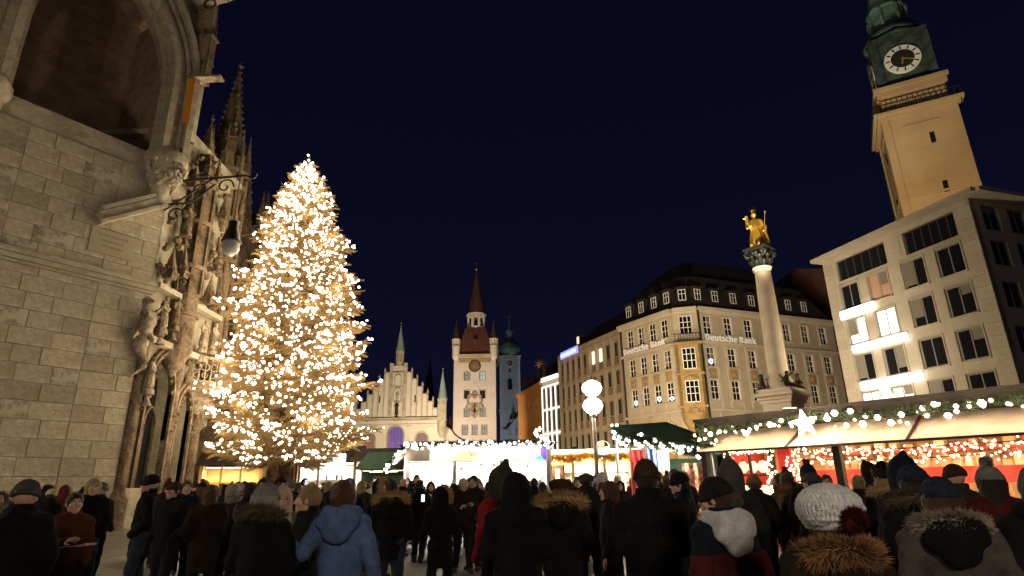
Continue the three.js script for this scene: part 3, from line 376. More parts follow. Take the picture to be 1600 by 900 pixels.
// old town hall: the tower
{
  const X = -7.45, Z = -118, b = thing('clock_tower', 'pale square clock tower with steep red roof and open lantern', 'tower', [X, 0, Z]), W = 8.1, H = 25.5, F = new Frame(-W / 2, W / 2, 0), u0 = W / 2;
  const ops = []; for (const [v, l] of [[20.5, 0], [17.0, 0], [13.6, 0]]) for (const s of [-1, 1]) ops.push({ u: u0 + s * 1.5, v, w: 1.05, h: 1.65 }); for (const s of [-1, 0, 1]) ops.push({ u: u0 + s * 1.82, v: 10.3, w: 1.0, h: 1.85 }); ops.push({ u: u0, v: 0.1, w: 4, h: 5, kind: 'round' });
  sobj('wall', F.put(holeWall(W, H, 0.5, ops)), M.towerWall, b); sobj('wall', [box(W - 0.02, H - 0.05, W - 0.6, 0, H / 2, -0.3)], M.towerWall, b);
  const lit = [litDim, litPale, null, null, litDim, litDim, litDim, litDim, litDim];
  ops.slice(0, 9).forEach((o, i) => win(b, F, { ...o, cols: 2, rows: [0.6], bar: 0.09 }, M.frameDark, lit[i] ?? M.glass, 0.3));
  for (const o of ops.slice(0, 9)) sobj('window_surround', F.put(ring(o.w, o.h, 'flat', 0.16, 0.1).translate(o.u, o.v - 0.1, 0)), M.hallTrim, b);
  sobj('cornice', [box(W + 0.5, 0.35, W + 0.5, 0, H - 0.1, 0), box(W + 0.25, 0.2, W + 0.25, 0, H - 0.4, 0), box(W + 0.2, 0.22, W + 0.2, 0, 8.9, 0)], M.hallTrim, b); sobj('frieze', box(W - 1.9, 0.9, 0.1, 0, H - 1.1, W / 2 + 0.02), M.bankOchre, b);
  // clock
  const cz = W / 2 + 0.06, cy = 23.25, cf = obj('clock_face', T(new THREE.CylinderGeometry(1.12, 1.12, 0.14, 32), 0, cy, cz, 0, Math.PI / 2), std([0.16, 0.1, 0.05], 0.6), b);
  obj('clock_ring', [T(new THREE.TorusGeometry(1.1, 0.08, 6, 32), 0, cy, cz + 0.08), ...[...Array(12)].map((_, k) => T(box(0.11, 0.3, 0.06, 0, 0.85, 0).rotateZ(k * Math.PI / 6), 0, cy, cz + 0.1))], M.bronze, cf); obj('clock_hand', [T(box(0.09, 0.9, 0.05, 0, 0.4, 0).rotateZ(-1.9), 0, cy, cz + 0.14), T(box(0.12, 0.6, 0.05, 0, 0.25, 0).rotateZ(2.6), 0, cy, cz + 0.17)], M.gold, cf);
  // coat of arms in relief
  const a = [], ay = 16.0, az = W / 2 + 0.02; a.push(extr(poly([[-0.95, 1.1], [0.95, 1.1], [0.95, -0.2], [0.55, -1.2], [0, -1.7], [-0.55, -1.2], [-0.95, -0.2]]), 0.2, 0.05).translate(0, ay - 1, az), ball(0.5, 0, ay + 1.4, az + 0.15, 1, 0.9, 0.5), T(new THREE.TorusGeometry(0.42, 0.12, 6, 16), 0, ay + 2.0, az + 0.1)); for (let k = 0; k < 5; k++) a.push(cone(0.12, 0.4, -0.36 + k * 0.18, ay + 2.05, az + 0.12, 4)); for (const s of [-1, 1]) { a.push(tube([[s * 0.9, ay + 1.4, az + 0.1], [s * 1.35, ay + 0.8, az + 0.15], [s * 1.2, ay + 0.1, az + 0.1], [s * 1.5, ay - 0.6, az + 0.12], [s * 1.2, ay - 1.3, az + 0.1]], 0.22, 6, 20), tube([[s * 0.4, ay + 1.5, az + 0.1], [s * 1.0, ay + 1.7, az + 0.1], [s * 1.35, ay + 1.3, az + 0.1]], 0.18, 6, 14), tube([[s * 1.1, ay - 1.1, az + 0.1], [s * 0.7, ay - 1.9, az + 0.1], [0, ay - 2.5, az + 0.1]], 0.2, 6, 14)); a.push(ball(0.3, s * 1.3, ay + 0.95, az + 0.2)); }
  const arms = sobj('coat_of_arms', a, tex([0.36, 0.27, 0.2], TX.soot, 0.6, 0.8), b); obj('figure', [T(cone(0.34, 1.1, 0, 0, 0, 8), 0, ay - 1.5, az + 0.26), ball(0.2, 0, ay - 0.3, az + 0.28), rod([-0.2, ay - 0.7, az + 0.28], [-0.55, ay - 0.35, az + 0.28], 0.07), rod([0.2, ay - 0.7, az + 0.28], [0.55, ay - 0.35, az + 0.28], 0.07)], M.bronze, arms);
  // corner turrets
  for (const [sx, sz] of [[-1, 1], [1, 1], [-1, -1], [1, -1]]) { const x = sx * (W / 2 - 0.35), z = sz * (W / 2 - 0.35), t = sobj('corner_turret', [lathe([[0.1, H - 1.4], [0.6, H - 0.8], [0.78, H - 0.2], [0.78, H + 1.6], [0.88, H + 1.7], [0.88, H + 1.85], [0.6, H + 1.85], [0.6, H + 3.0], [0.9, H + 3.05], [0.9, H + 3.25], [0.1, H + 3.3]], x, 0, z, 8), ...[...Array(8)].map((_, k) => box(0.16, 1.2, 0.16, x + Math.sin(k * 0.785) * 0.72, H + 2.45, z + Math.cos(k * 0.785) * 0.72, k * 0.785))], M.hall, b); obj('spire', [cone(0.82, 3.6, x, H + 3.25, z, 8), ball(0.12, x, H + 6.9, z)], M.brownRoof, t); }
  sobj('roof', hip([[-W / 2, W / 2], [W / 2, W / 2], [W / 2, -W / 2], [-W / 2, -W / 2]].map(([x, z]) => [x * 0.93, z * 0.93]), H + 0.05, H + 6, 0.48), M.redRoof, b); sobj('dormer', [box(0.7, 0.8, 0.6, 0, H + 2.9, 2.9), T(new THREE.ConeGeometry(0.65, 0.7, 4), 0, H + 3.6, 2.9, Math.PI / 4)], M.redRoof, b);
  sobj('lantern', [cyl(2.0, 2.0, 0.5, 0, H + 5.9, 0, 8), cyl(2.1, 2.1, 0.3, 0, H + 8.9, 0, 8), cyl(1.6, 1.6, 0.35, 0, H + 8.5, 0, 8), ...[...Array(8)].flatMap((_, k) => { const q = (k + 0.5) * Math.PI / 4, out = [box(0.34, 2.7, 0.34, Math.sin(q) * 1.72, H + 7.6, Math.cos(q) * 1.72, q)]; const p = k * Math.PI / 4; out.push(T(ring(0.86, 2.3, 'round', 0.14, 0.12), 0, H + 6.35, 1.62).rotateY(0).rotateY(p)); return out; })], std([0.66, 0.58, 0.48], 0.9), b);
  obj('spire', [lathe([[2.25, H + 9.15], [1.9, H + 9.8], [1.15, H + 13], [0.55, H + 16.3], [0.08, H + 18.9]], 0, 0, 0, 8)], M.redRoof, b); obj('finial', [ball(0.3, 0, H + 19.1, 0), cyl(0.05, 0.03, 1.4, 0, H + 19.2, 0, 6), ball(0.12, 0, H + 20.5, 0)], M.gold, b);
}
// church tower behind, with its copper dome
{
  const b = thing('church_tower', 'grey white church tower with green copper onion dome behind the clock tower', 'church', [-0.9, 0, -150]), W = 5.1, H = 32, F = new Frame(-W / 2, W / 2, 0);
  const ops = [{ u: W / 2, v: 23.6, w: 1.2, h: 2.9, kind: 'round' }, { u: W / 2, v: 28.0, w: 0.55, h: 0.9, kind: 'flat' }];
  sobj('wall', F.put(holeWall(W, H, 0.4, ops)), M.church, b); sobj('wall', box(W - 0.05, H - 0.1, W - 0.5, 0, H / 2, -0.25), M.church, b); ops.forEach((o) => win(b, F, { ...o, cols: 1, rows: [] }, M.frameGrey, M.glass, 0.25)); for (const s of [-1, 1]) sobj('side_wall', box(0.3, H - 0.1, W - 0.4, s * (W / 2 - 0.15), H / 2, -0.2), M.church, b);
  sobj('pilaster', [[-1, 0], [1, 0]].flatMap(([s]) => [box(0.5, H - 19, 0.2, s * (W / 2 - 0.25), 19 + (H - 19) / 2, W / 2 + 0.1), box(0.5, 17, 0.2, s * (W / 2 - 0.25), 9.5, W / 2 + 0.1)]).concat([box(W + 0.5, 0.35, W + 0.5, 0, 18.6, 0), box(W + 0.6, 0.4, W + 0.6, 0, H - 0.1, 0), box(W + 0.3, 0.25, W + 0.3, 0, H - 0.6, 0)]), M.churchTrim, b);
  const cf = obj('clock_face', T(new THREE.CylinderGeometry(1.0, 1.0, 0.12, 28), 0, 30.2, W / 2 + 0.05, 0, Math.PI / 2), std([0.05, 0.055, 0.06], 0.6), b); obj('clock_ring', [T(new THREE.TorusGeometry(0.98, 0.07, 6, 28), 0, 30.2, W / 2 + 0.12), ...[...Array(12)].map((_, k) => T(box(0.1, 0.28, 0.05, 0, 0.75, 0).rotateZ(k * Math.PI / 6), 0, 30.2, W / 2 + 0.13)), T(box(0.09, 0.7, 0.04, 0, 0.3, 0).rotateZ(2.2), 0, 30.2, W / 2 + 0.16)], std([0.7, 0.65, 0.5], 0.4), cf);
  obj('dome', [lathe([[2.75, H + 0.1], [2.85, H + 1.2], [3.1, H + 1.6], [2.9, H + 2.8], [2.2, H + 3.9], [1.2, H + 4.5], [0.95, H + 4.7]], 0, 0, 0, 20), lathe([[1.05, H + 4.7], [1.05, H + 4.9], [0.85, H + 5], [0.85, H + 6.5], [1.15, H + 6.6], [1.0, H + 7.3], [0.5, H + 8], [0.2, H + 8.5], [0.12, H + 9.6]], 0, 0, 0, 12)], M.copper, b); obj('finial', [cyl(0.06, 0.04, 2.0, 0, H + 9.4, 0, 6), ball(0.2, 0, H + 9.9, 0), box(0.7, 0.09, 0.09, 0, H + 10.9, 0)], M.gold, b);
  // nave and gable below
  sobj('nave', [box(9, 14, 14, 2.6, 7, -3), extr(poly([[-0.8, 14], [7.2, 14], [3.2, 18.6]]), 14).translate(0, 0, -9)], M.church, b); sobj('roof', [extr(poly([[-1.2, 13.9], [3.2, 19], [7.6, 13.9], [7.2, 13.9], [3.2, 18.62], [-0.8, 13.9]]), 14.4).translate(0, 0, -9.2)], M.darkRoof, b);
  sobj('turret', [cyl(0.9, 0.8, 3.4, 0.6, 12.6, 4.4, 8), cyl(1.05, 1.05, 0.2, 0.6, 15.9, 4.4, 8)], M.churchTrim, b); obj('spire', lathe([[1.0, 16.1], [0.5, 17], [0.2, 17.8], [0.05, 19]], 0.6, 0, 4.4, 8), M.copperDark, b);
}
{ const b = thing('far_spire', 'dim slender spire of a far church between gable and clock tower', 'spire', [-23.4, 0, -165]); sobj('wall', box(3, 22, 3, 0, 11, 0), M.brownRoof, b); obj('roof', [cone(1.6, 12, 0, 24, 0, 8), lathe([[1.7, 21.8], [1.7, 23.6], [1.5, 24.2]], 0, 0, 0, 8)], M.copperDark, b); }

// ---------------------------------------------------------------- south side: orange front, white lit front, grid front
function block(b, plan, y1, mat) { return sobj('wall', prism(plan, 0, y1), mat, b); }
{
  const base = [3, -98], b = thing('orange_building', 'long orange building with rows of plain windows beside the white lit front', 'building', [base[0], 0, base[1]]), pts = [[0.7, -106.5], [2.0, -101.5], [3.2, -97], [4.3, -92.2]];
  for (let i = 0; i < 3; i++) { const F = Frame.through(pts[i], pts[i + 1], base), n = 3, ops = []; for (const v of [5.6, 9.2, 12.8]) for (let k = 0; k < n; k++) ops.push({ u: F.len * (k + 0.5) / n, v, w: 0.78, h: 1.7 });
    sobj('wall', F.put(holeWall(F.len, 16.3, 0.4, ops)), M.orange, b); sobj('cornice', [F.put(box(F.len, 0.5, 0.5, F.len / 2, 16.3, 0.1)), F.put(box(F.len, 0.2, 0.24, F.len / 2, 8.3, 0.08)), F.put(box(F.len, 0.2, 0.24, F.len / 2, 4.4, 0.08))], M.orange, b); ops.forEach((o) => win(b, F, { ...o, rows: [0.65] }, M.gridWall, M.glassWarm, 0.2)); }
  block(b, [[1.3, -106.5], [2.5, -101.5], [3.8, -97], [4.8, -92.4], [20, -96], [16, -110]].map(([x, z]) => [x - base[0], z - base[1]]), 16.2, M.orange);
  sobj('roof', hip([[1.0, -106.5], [4.6, -92.4], [20, -96], [16, -110]].map(([x, z]) => [x - base[0], z - base[1]]), 16.5, 20.5, 0.4), M.darkRoof, b); sobj('dormer', [0, 1, 2, 3, 4].map((k) => box(0.6, 1.5, 1.2, -1.0 + k * 0.75 - 0.2, 18.0, -6 + k * 2.8)), M.darkRoof, b);
}
{
  const base = [5.5, -90], b = thing('white_building', 'narrow white front with strings of white lights along its mullions', 'building', [base[0], 0, base[1]]), F = Frame.through([4.35, -92], [6.75, -86.9], base), L = F.len;
  block(b, [[4.75, -92], [7.0, -87.2], [18, -91], [15, -96]].map(([x, z]) => [x - base[0], z - base[1]]), 15.8, M.white);
  const ops = [], n = 4; for (const v of [5.2, 8.9, 12.3]) for (let k = 0; k < n; k++) ops.push({ u: L * (k + 0.5) / n, v, w: L / n - 0.5, h: 2.9 });
  sobj('wall', F.put(holeWall(L, 16.2, 0.3, ops)), M.white, b); ops.forEach((o) => win(b, F, { ...o, cols: 1, rows: [0.5], bar: 0.1 }, M.frameDark, M.glass, 0.15));
  const lamp = glow([1, 0.93, 0.78], 1.6), strip = []; for (let k = 0; k <= n; k++) strip.push(F.put(box(0.12, 10.8, 0.1, Math.min(L - 0.08, Math.max(0.08, L * k / n)), 10.0, 0.08))); for (const v of [4.9, 8.5, 12.0, 15.5]) strip.push(F.put(box(L, 0.12, 0.1, L / 2, v, 0.09)));
  obj('light_strip', strip, lamp, b); obj('roof_light', F.put(box(L - 0.4, 0.55, 0.3, L / 2, 16.6, 0.1)), glow([1, 0.95, 0.85], 2), b);
}
{
  const base = [9, -76], b = thing('grid_building', 'brown grid fronted office building with lit blue violet roof sign', 'building', [base[0], 0, base[1]]);
  const P = [[6.5, -84.6], [9.75, -76.1], [12.75, -69.0]], H = 19.0;
  block(b, [[6.95, -84.6], [10.2, -76.2], [13.2, -69.3], [28, -76], [22, -92]].map(([x, z]) => [x - base[0], z - base[1]]), H - 0.2, M.gridWall);
  for (let i = 0; i < 2; i++) {
    const F = Frame.through(P[i], P[i + 1], base), L = F.len, n = i ? 4 : 5, ops = []; for (const v of [4.7, 8.1, 11.5, 14.9]) for (let k = 0; k < n; k++) ops.push({ u: 0.25 + (L - 0.5) * (k + 0.5) / n, v, w: (L - 0.5) / n - 0.34, h: 2.75 });
    sobj('wall', F.put(holeWall(L, H, 0.45, ops)), M.gridWall, b);
    ops.forEach((o, k) => { const hot = i === 1 && k >= 12 && k < 14; const w = win(b, F, { u: o.u, v: o.v + 0.9, w: o.w, h: 1.82, cols: 1 + (i ? 1 : 0), rows: [] }, M.frameGrey, hot ? glow([1, 0.9, 0.62], 1.5) : k % 5 === 1 ? M.glassWarm : M.glass, 0.28); if (hot) w.userData.label = 'brightly lit top floor window'; const p = obj('spandrel', box(o.w - 0.02, 0.86, 0.08), M.gridPanel, b); F.set(p, o.u, o.v + 0.45, -0.2); });
    sobj('pilaster', [...Array(n + 1)].map((_, k) => F.put(box(0.2, H - 4.4, 0.2, Math.min(L - 0.12, Math.max(0.12, 0.25 + (L - 0.5) * k / n)), 4.2 + (H - 4.4) / 2, 0.09))).concat([4.4, 7.7, 11.1, 14.5, 18.2].map((v) => F.put(box(L, 0.22, 0.16, L / 2, v, 0.06)))), M.gridWall, b);
    obj('shop_light', F.put(box(L - 0.6, 1.5, 0.1, L / 2, 3.1, 0.0)), glow([1, 0.9, 0.7], 1.8), b); sobj('fascia', F.put(box(L, 0.5, 0.3, L / 2, 4.1, 0.1)), M.gridPanel, b);
  }
  const F = Frame.through(P[0], P[1], base); obj('roof_sign', F.put(box(5.2, 0.95, 0.2, 4.1, 18.55, 0.3)), glow([0.16, 0.09, 0.95], 1.1), b);
  obj('sign_letters', [...Array(11)].map((_, k) => F.put(box(0.28, 0.34 + (k % 3) * 0.09, 0.06, 1.9 + k * 0.42, 18.5, 0.45))), glow([0.25, 0.75, 1], 1.4), b);
  sobj('roof', hip([[7.4, -84], [13.2, -69.6], [28, -76], [22, -92]].map(([x, z]) => [x - base[0], z - base[1]]), H, H + 4, 0.5), M.darkRoof, b); { const F2 = Frame.through(P[0], P[1], base); obj('dormer', [F2.put(box(1, 1.6, 0.8, 4.5, H + 1.2, -1.4))], M.darkRoof, b); obj('dormer_window', F2.put(box(0.6, 1.0, 0.06, 4.5, H + 1.3, -0.97)), litWarm, b); }
}
{ const t = thing('gilded_sphere', 'small gilded ball ornament on a mast above the orange roof', 'ornament', [4.6, 16.4, -98]); obj('mast', cyl(0.08, 0.06, 3.6, 0, 0, 0, 6), M.iron, t); obj('ball', [T(new THREE.IcosahedronGeometry(0.55, 1), 0, 4, 0), ...[...Array(10)].map((_, k) => T(cone(0.1, 0.9, 0, 0.3, 0, 4).rotateZ(k * 0.628), 0, 4, 0))], M.gold, t); }

// ---------------------------------------------------------------- the corner bank
const font = await new FontLoader().loadAsync('fonts/droid/droid_sans_bold.typeface.json');
const text = (s, size, depth = 0.08) => { const g = new TextGeometry(s, { font, size, depth, curveSegments: 3 }); g.computeBoundingBox(); return g.translate(-(g.boundingBox.max.x + g.boundingBox.min.x) / 2, 0, 0); };
{
  const base = [18.2, -61], b = thing('bank_building', 'beige corner bank with oriel, white casement windows and dark dormered roof', 'building', [base[0], 0, base[1]]), H = 19;
  const A = [12.75, -68.75], C1 = [17.04, -61.3], C2 = [19.4, -60.6], D = [37.7, -68.0];
  const local = (l) => l.map(([x, z]) => [x - base[0], z - base[1]]);
  block(b, local([[13.3, -68.9], [17.4, -61.8], [19.4, -61.15], [37.5, -68.5], [33, -82], [18, -82]]), H - 0.3, M.bankWall);
  const rows = [16.15, 12.75, 9.35];
  const wopt = { cols: 2, rows: [0.38, 0.66], bar: 0.085 };
  // the two fronts and the narrow corner
  const fronts = [[Frame.through(A, C1, base), 4, 0], [Frame.through(C2, D, base), 7, 1], [Frame.through(C1, C2, base), 1, 2]];
  const relief = [], trim = [];
  for (const [F, n, kind] of fronts) {
    const L = F.len, ops = [], m = kind === 0 ? 1.0 : 0.9; for (const v of rows) for (let k = 0; k < n; k++) ops.push({ u: kind === 2 ? L / 2 : m + (L - 2 * m) * (k + (kind === 0 ? 0.35 : 0.12)) / (n - 0.45), v, w: kind === 2 ? 1.3 : 1.05, h: 2.05 });
    const arches = []; if (kind !== 2) for (let k = 0; k < (kind ? 6 : 3); k++) arches.push({ u: 1.5 + k * (kind ? 3.0 : 2.6), v: 0.2, w: kind ? 2.2 : 1.9, h: 6.9, kind: 'round' });
    sobj('wall', F.put(holeWall(L, H, 0.45, ops.concat(arches))), M.bankWall, b);
    ops.forEach((o, k) => { const w = win(b, F, { ...o, ...wopt, ...(kind === 2 ? { cols: 3 } : {}) }, M.frameWhite, M.glass, 0.16); if (rnd() < 0.4) { const c = obj('curtain', box(o.w * rr(0.16, 0.42), rr(0.8, 1.75), 0.012), pick([M.curtain, M.gridPanel]), w); c.position.set(-o.w * 0.22 * (rnd() < 0.5 ? 1 : -1), 1.9 - c.geometry.parameters.height / 2, 0.046); } if ((kind === 0 && [8, 10, 11].includes(k)) || (kind === 1 && (k === 7 || k === 10))) { const s = obj('window_light', T(new THREE.TorusGeometry(0.22, 0.07, 5, 14), 0, 0.55, 0.05), glow([0.6, 0.8, 1], 1.8), w); if (k === 11) s.scale.set(1.2, 0.7, 1); } trim.push(F.put(ring(o.w, o.h, 'flat', 0.14, 0.08).translate(o.u, o.v - 0.06, 0)), F.put(box(o.w + 0.44, 0.14, 0.24, o.u, o.v - 0.1, 0.1))); });
    if (kind !== 2) for (let k = 0; k < n; k++) { const u = ops[k].u; // stucco panels between the rows, lesenes beside the windows
      relief.push(F.put(extr(poly([[-0.45, 0], [0.45, 0], [0.38, 0.5], [0.55, 0.85], [0.3, 1.0], [-0.3, 1.0], [-0.55, 0.85], [-0.38, 0.5]]), 0.05).translate(u, 11.55, 0.004)), F.put(ball(0.24, u, 12.05, 0.06, 1, 1, 0.5)));
      for (const s of [-1, 1]) trim.push(F.put(box(0.2, 6.9, 0.07, u + s * 0.78, 11.6, 0.03))); }
    arches.forEach((o) => { trim.push(F.put(ring(o.w, o.h, 'round', 0.3, 0.22).translate(o.u, o.v, 0)), F.put(cone(0.25, 0.9, o.u, o.v + o.h + 0.2, 0.1, 4))); obj('arch_recess', F.put(extr(poly(outline(o.u, o.v, o.w - 0.02, o.h - 0.02, 'round')), 0.06).translate(0, 0, -0.43)), M.bankOchre, b); });
    trim.push(F.put(box(L, 0.26, 0.34, L / 2, 15.25, 0.12)), F.put(box(L, 0.4, 0.6, L / 2, H - 0.2, 0.25)), F.put(box(L, 0.2, 0.34, L / 2, H - 0.5, 0.12)), F.put(box(L, 0.24, 0.3, L / 2, 8.3, 0.1)));
  }
  sobj('stucco_panel', relief, M.bankOchre, b); sobj('trim', trim, M.bankTrim, b);
  const letterMat = glow([0.8, 0.74, 0.62], 0.12);
  obj('sign_letters', fronts[1][0].put(text('Deutsche Bank', 0.68).translate(3.9, 15.42, 0.3)), letterMat, b); obj('sign_letters', fronts[0][0].put(text('Deutsche Bank', 0.68).translate(4.1, 15.42, 0.3)), letterMat, b);
  { // oriel on the corner
    const F = fronts[2][0], L = F.len, u = L / 2; const pl = [[u - 1.35, 0], [u - 1.0, 0.85], [u + 1.0, 0.85], [u + 1.35, 0]]; const g = extr(poly(pl), 7.0).rotateX(Math.PI / 2).translate(0, 15.0, 0); const or = sobj('oriel', [F.put(g), F.put(lathe([[0.1, 5.6], [0.7, 6.2], [1.2, 7.2], [1.35, 8.0]], u, 0, 0.1, 10)), F.put(box(2.9, 0.24, 1.1, u, 15.05, 0.5)), F.put(box(2.7, 0.2, 1.05, u, 11.9, 0.45)), F.put(box(2.7, 0.2, 1.05, u, 8.6, 0.45))], M.bankOchre, b);
    for (const v of [12.35, 9.0]) { const [fg, pg] = winGeo({ w: 1.35, h: 2.2, cols: 3, rows: [0.4, 0.7], bar: 0.085 }); const w = obj('window', fg, M.frameWhite, b); F.set(w, u, v, 0.87); obj('pane', pg, M.glass, w); }
    sobj('stucco_panel', [F.put(ball(0.4, u, 11.5, 0.9, 1, 0.7, 0.3)), F.put(ball(0.3, u - 0.5, 11.4, 0.9, 1, 0.6, 0.3)), F.put(ball(0.3, u + 0.5, 11.4, 0.9, 1, 0.6, 0.3)), F.put(ball(0.45, u, 8.2, 0.95, 1, 0.7, 0.3))], M.bankOchre, b);
    const rail = []; for (let k = -4; k <= 4; k++) rail.push(F.put(box(0.06, 0.9, 0.06, u + k * 0.3, 15.6, 1.0))); rail.push(F.put(box(2.7, 0.08, 0.1, u, 16.05, 1.0))); obj('railing', rail, M.iron, b);
  }
  for (const [p, dx, dz, r] of [[C2, 0.1, 0.25, 0.11], [D, -0.2, 0.3, 0.1], [A, 0, 0.2, 0.1]]) obj('downpipe', rod([p[0] - base[0] + dx, 0, p[1] - base[1] + dz], [p[0] - base[0] + dx, H - 0.4, p[1] - base[1] + dz], r), M.iron, b);
  // roof with dormers
  const plan = local([A, C1, C2, D, [33, -82], [18, -82]]); sobj('roof', hip(plan, H, H + 4.2, 0.22), M.darkRoof, b); sobj('roof', hip(plan.map(([x, z]) => { const cx = 5, cz = -10; return [cx + (x - cx) * 0.78, cz + (z - cz) * 0.78]; }), H + 4.1, H + 7.4, 0.5), M.darkRoof, b);
  for (const [F, us] of [[fronts[0][0], [1.2, 3.4, 5.5, 7.5]], [fronts[1][0], [0.8, 3.1, 5.6, 8.2, 10.6, 13.6, 16]], [fronts[2][0], [1.2]]]) for (const u of us) { const d = sobj('dormer', [F.put(box(1.1, 1.7, 1.6, u, H + 1.6, -1.3)), F.put(box(1.35, 0.14, 1.9, u, H + 2.5, -1.25))], M.darkRoof, b); const [fg, pg] = winGeo({ w: 0.8, h: 1.25, cols: 2, rows: [0.6], bar: 0.07 }); const w = obj('window', fg, M.frameWhite, d); F.set(w, u, H + 1.0, -0.49); obj('pane', pg, M.glass, d).position.copy(w.position); d.children[1].rotation.y = F.turn; }
}
// reddish dark roofs behind the bank, small grey house beside it
{ const b = thing('rear_building', 'dark building with reddish roof looming behind the bank', 'building', [44, 0, -82]); sobj('wall', box(22, 20, 14, 2, 10, 0), M.gridPanel, b); sobj('roof', hip([[-10, 8], [14, 8], [14, -8], [-10, -8]], 20, 29, 0.4), M.brownRoof, b); }
{ const b = thing('grey_house', 'small grey house squeezed between bank and modern building', 'house', [39.8, 0, -70]); const F = new Frame(-1.9, 2, 0), ops = [{ u: 1.9, v: 10, w: 1, h: 2, kind: 'round' }, { u: 1.9, v: 5.5, w: 1, h: 1.8 }]; sobj('wall', F.put(holeWall(4.6, 16.5, 0.3, ops)), M.church, b); sobj('wall', box(4.2, 16.3, 5, 0.4, 8.15, -0.9), M.church, b); ops.forEach((o) => win(b, F, o, M.frameGrey, M.glass, 0.12)); sobj('roof', hip([[-2, 2], [3, 2], [3, -3.4], [-2, -3.4]], 16.5, 19, 0.5), M.brownRoof, b); }

// ---------------------------------------------------------------- modern building with three lit signs
{
  const base = [29, -48], b = thing('modern_building', 'sandstone clad modern building with three glowing white signs and deep eaves', 'building', [base[0], 0, base[1]]), A = [28.55, -51.4], t = 13.6, B = [A[0] + 0.293 * t, A[1] + 0.956 * t], H = 20.4;
  const F = Frame.through(A, B, base), L = F.len, ops = [];
  const cols = [2.3, 5.2, 8.4, 11.3]; for (const v of [6.1, 9.2, 12.35, 15.4]) for (const u of cols) ops.push({ u, v, w: 1.9, h: 2.2 }); ops.push({ u: 3.9, v: 18.05, w: 5.0, h: 1.9 }, { u: 10.2, v: 18.05, w: 4.2, h: 1.9 });
  sobj('wall', F.put(holeWall(L, H, 0.4, ops)), M.modern, b);
  const E = [B[0] + 0.956 * 12, B[1] - 0.293 * 12], F2 = Frame.through(B, E, base), ops2 = []; for (const v of [6.1, 9.2, 12.35, 15.4, 18.05]) for (const u of [1.8, 4.4, 7, 9.6]) ops2.push({ u, v, w: 1.7, h: 1.9 }); sobj('wall', F2.put(holeWall(F2.len, H, 0.4, ops2)), M.modern, b); ops2.forEach((o, k) => win(b, F2, { ...o, cols: 2, rows: [] }, M.frameGrey, k % 5 === 0 ? litDim : M.glass, 0.2));
  block(b, [[A[0] + 0.6, A[1] + 0.3], [B[0] + 0.35, B[1] - 0.6], [E[0] - 0.3, E[1] - 0.7], [A[0] + 14, A[1] - 4]].map(([x, z]) => [x - base[0], z - base[1]]), H - 0.1, M.modern);
  const lit = { 4: litWarm, 5: litWarm }; ops.forEach((o, k) => { const big = k >= 16; const floor = Math.floor(k / 4); const w = win(b, F, { ...o, cols: big ? 6 : 2, rows: big ? [] : [], bar: 0.1 }, big ? M.frameDark : M.frameGrey, floor === 2 && k % 4 < 2 ? glow([0.95, 1, 0.85], 1.5) : floor === 0 && k % 4 < 2 ? glow([0.9, 0.95, 0.85], 0.8) : floor === 3 && k % 4 === 1 ? std([0.5, 0.3, 0.2], 0.6) : M.glass, big ? 0.3 : 0.16); if (floor === 2 && k % 4 < 2) w.userData.label = 'brightly lit office window'; if (!big && k % 3 !== 0) { const bl = obj('blind', box(0.75, rr(0.5, 1.9), 0.02), M.curtain, w); bl.position.set(k % 2 ? 0.46 : -0.46, 2.1 - bl.geometry.parameters.height / 2, 0.048); } });
  // stone cladding slabs: recessed joints cut between proud panels beside the windows
  const slabG = uvBox(new RoundedBoxGeometry(0.955, 0.83, 0.06, 1, 0.01)); for (let j = 0; j < 23; j++) for (let i = 0; i < 14; i++) { const u = 0.5 + i * 0.97, v = 0.7 + j * 0.85; if (v > H - 0.45 || ops.some((o) => Math.abs(u - o.u) < o.w / 2 + 0.46 && v + 0.4 > o.v - 0.03 && v - 0.4 < o.v + o.h + 0.03)) continue; const m = obj('stone_slab', slabG, pick([M.modern, M.modern2, M.modern3]), b); F.set(m, u, v, 0.03 + rr(0, 0.006)); } for (const o of ops) if (o.w < 3) { sobj('window_surround', F.put(ring(o.w + 0.02, o.h, 'flat', 0.1, 0.1).translate(o.u, o.v, 0.0)), M.modern2, b); sobj('sill', F.put(box(o.w + 0.3, 0.08, 0.22, o.u, o.v - 0.05, 0.06)), M.modern3, b); }
  sobj('eaves', [F.put(box(L + 1.4, 0.3, 2.0, L / 2 + 0.2, H + 0.15, -0.1)), F2.put(box(F2.len + 1, 0.3, 2.2, F2.len / 2, H + 0.12, 0.1)), prism([[A[0], A[1]], [B[0], B[1]], [E[0], E[1]], [A[0] + 14, A[1] - 4]].map(([x, z]) => [x - base[0], z - base[1]]), H - 0.02, H + 0.27)], M.modern, b);
  const sg = glow([0.97, 1, 1], 2.6), dk = std([0.35, 0.33, 0.3], 0.6);
  for (const [u, v, w, h, s] of [[2.9, 14.98, 3.5, 0.76, 'ZC'], [4.3, 11.88, 5.2, 0.62, ''], [4.6, 8.75, 5.6, 0.68, '']]) { const p = obj('lit_sign', F.put(rbox(w, h, 0.25, u, v, 0.32, 0.1)), sg, b); if (s) obj('sign_letters', F.put(text('Z C', 0.42, 0.04).translate(u + 0.75, v - 0.2, 0.45)), dk, p); }
  { const l = new THREE.RectAreaLight(RGB(1, 0.96, 0.88), 6, 4.5, 2.2); l.name = 'lit_sign_lamp'; F.set(l, 3.9, 11.9, 0.8); l.position.add(new V3(base[0], 0, base[1])); l.rotation.y = F.turn + Math.PI; scene.add(l); }
}
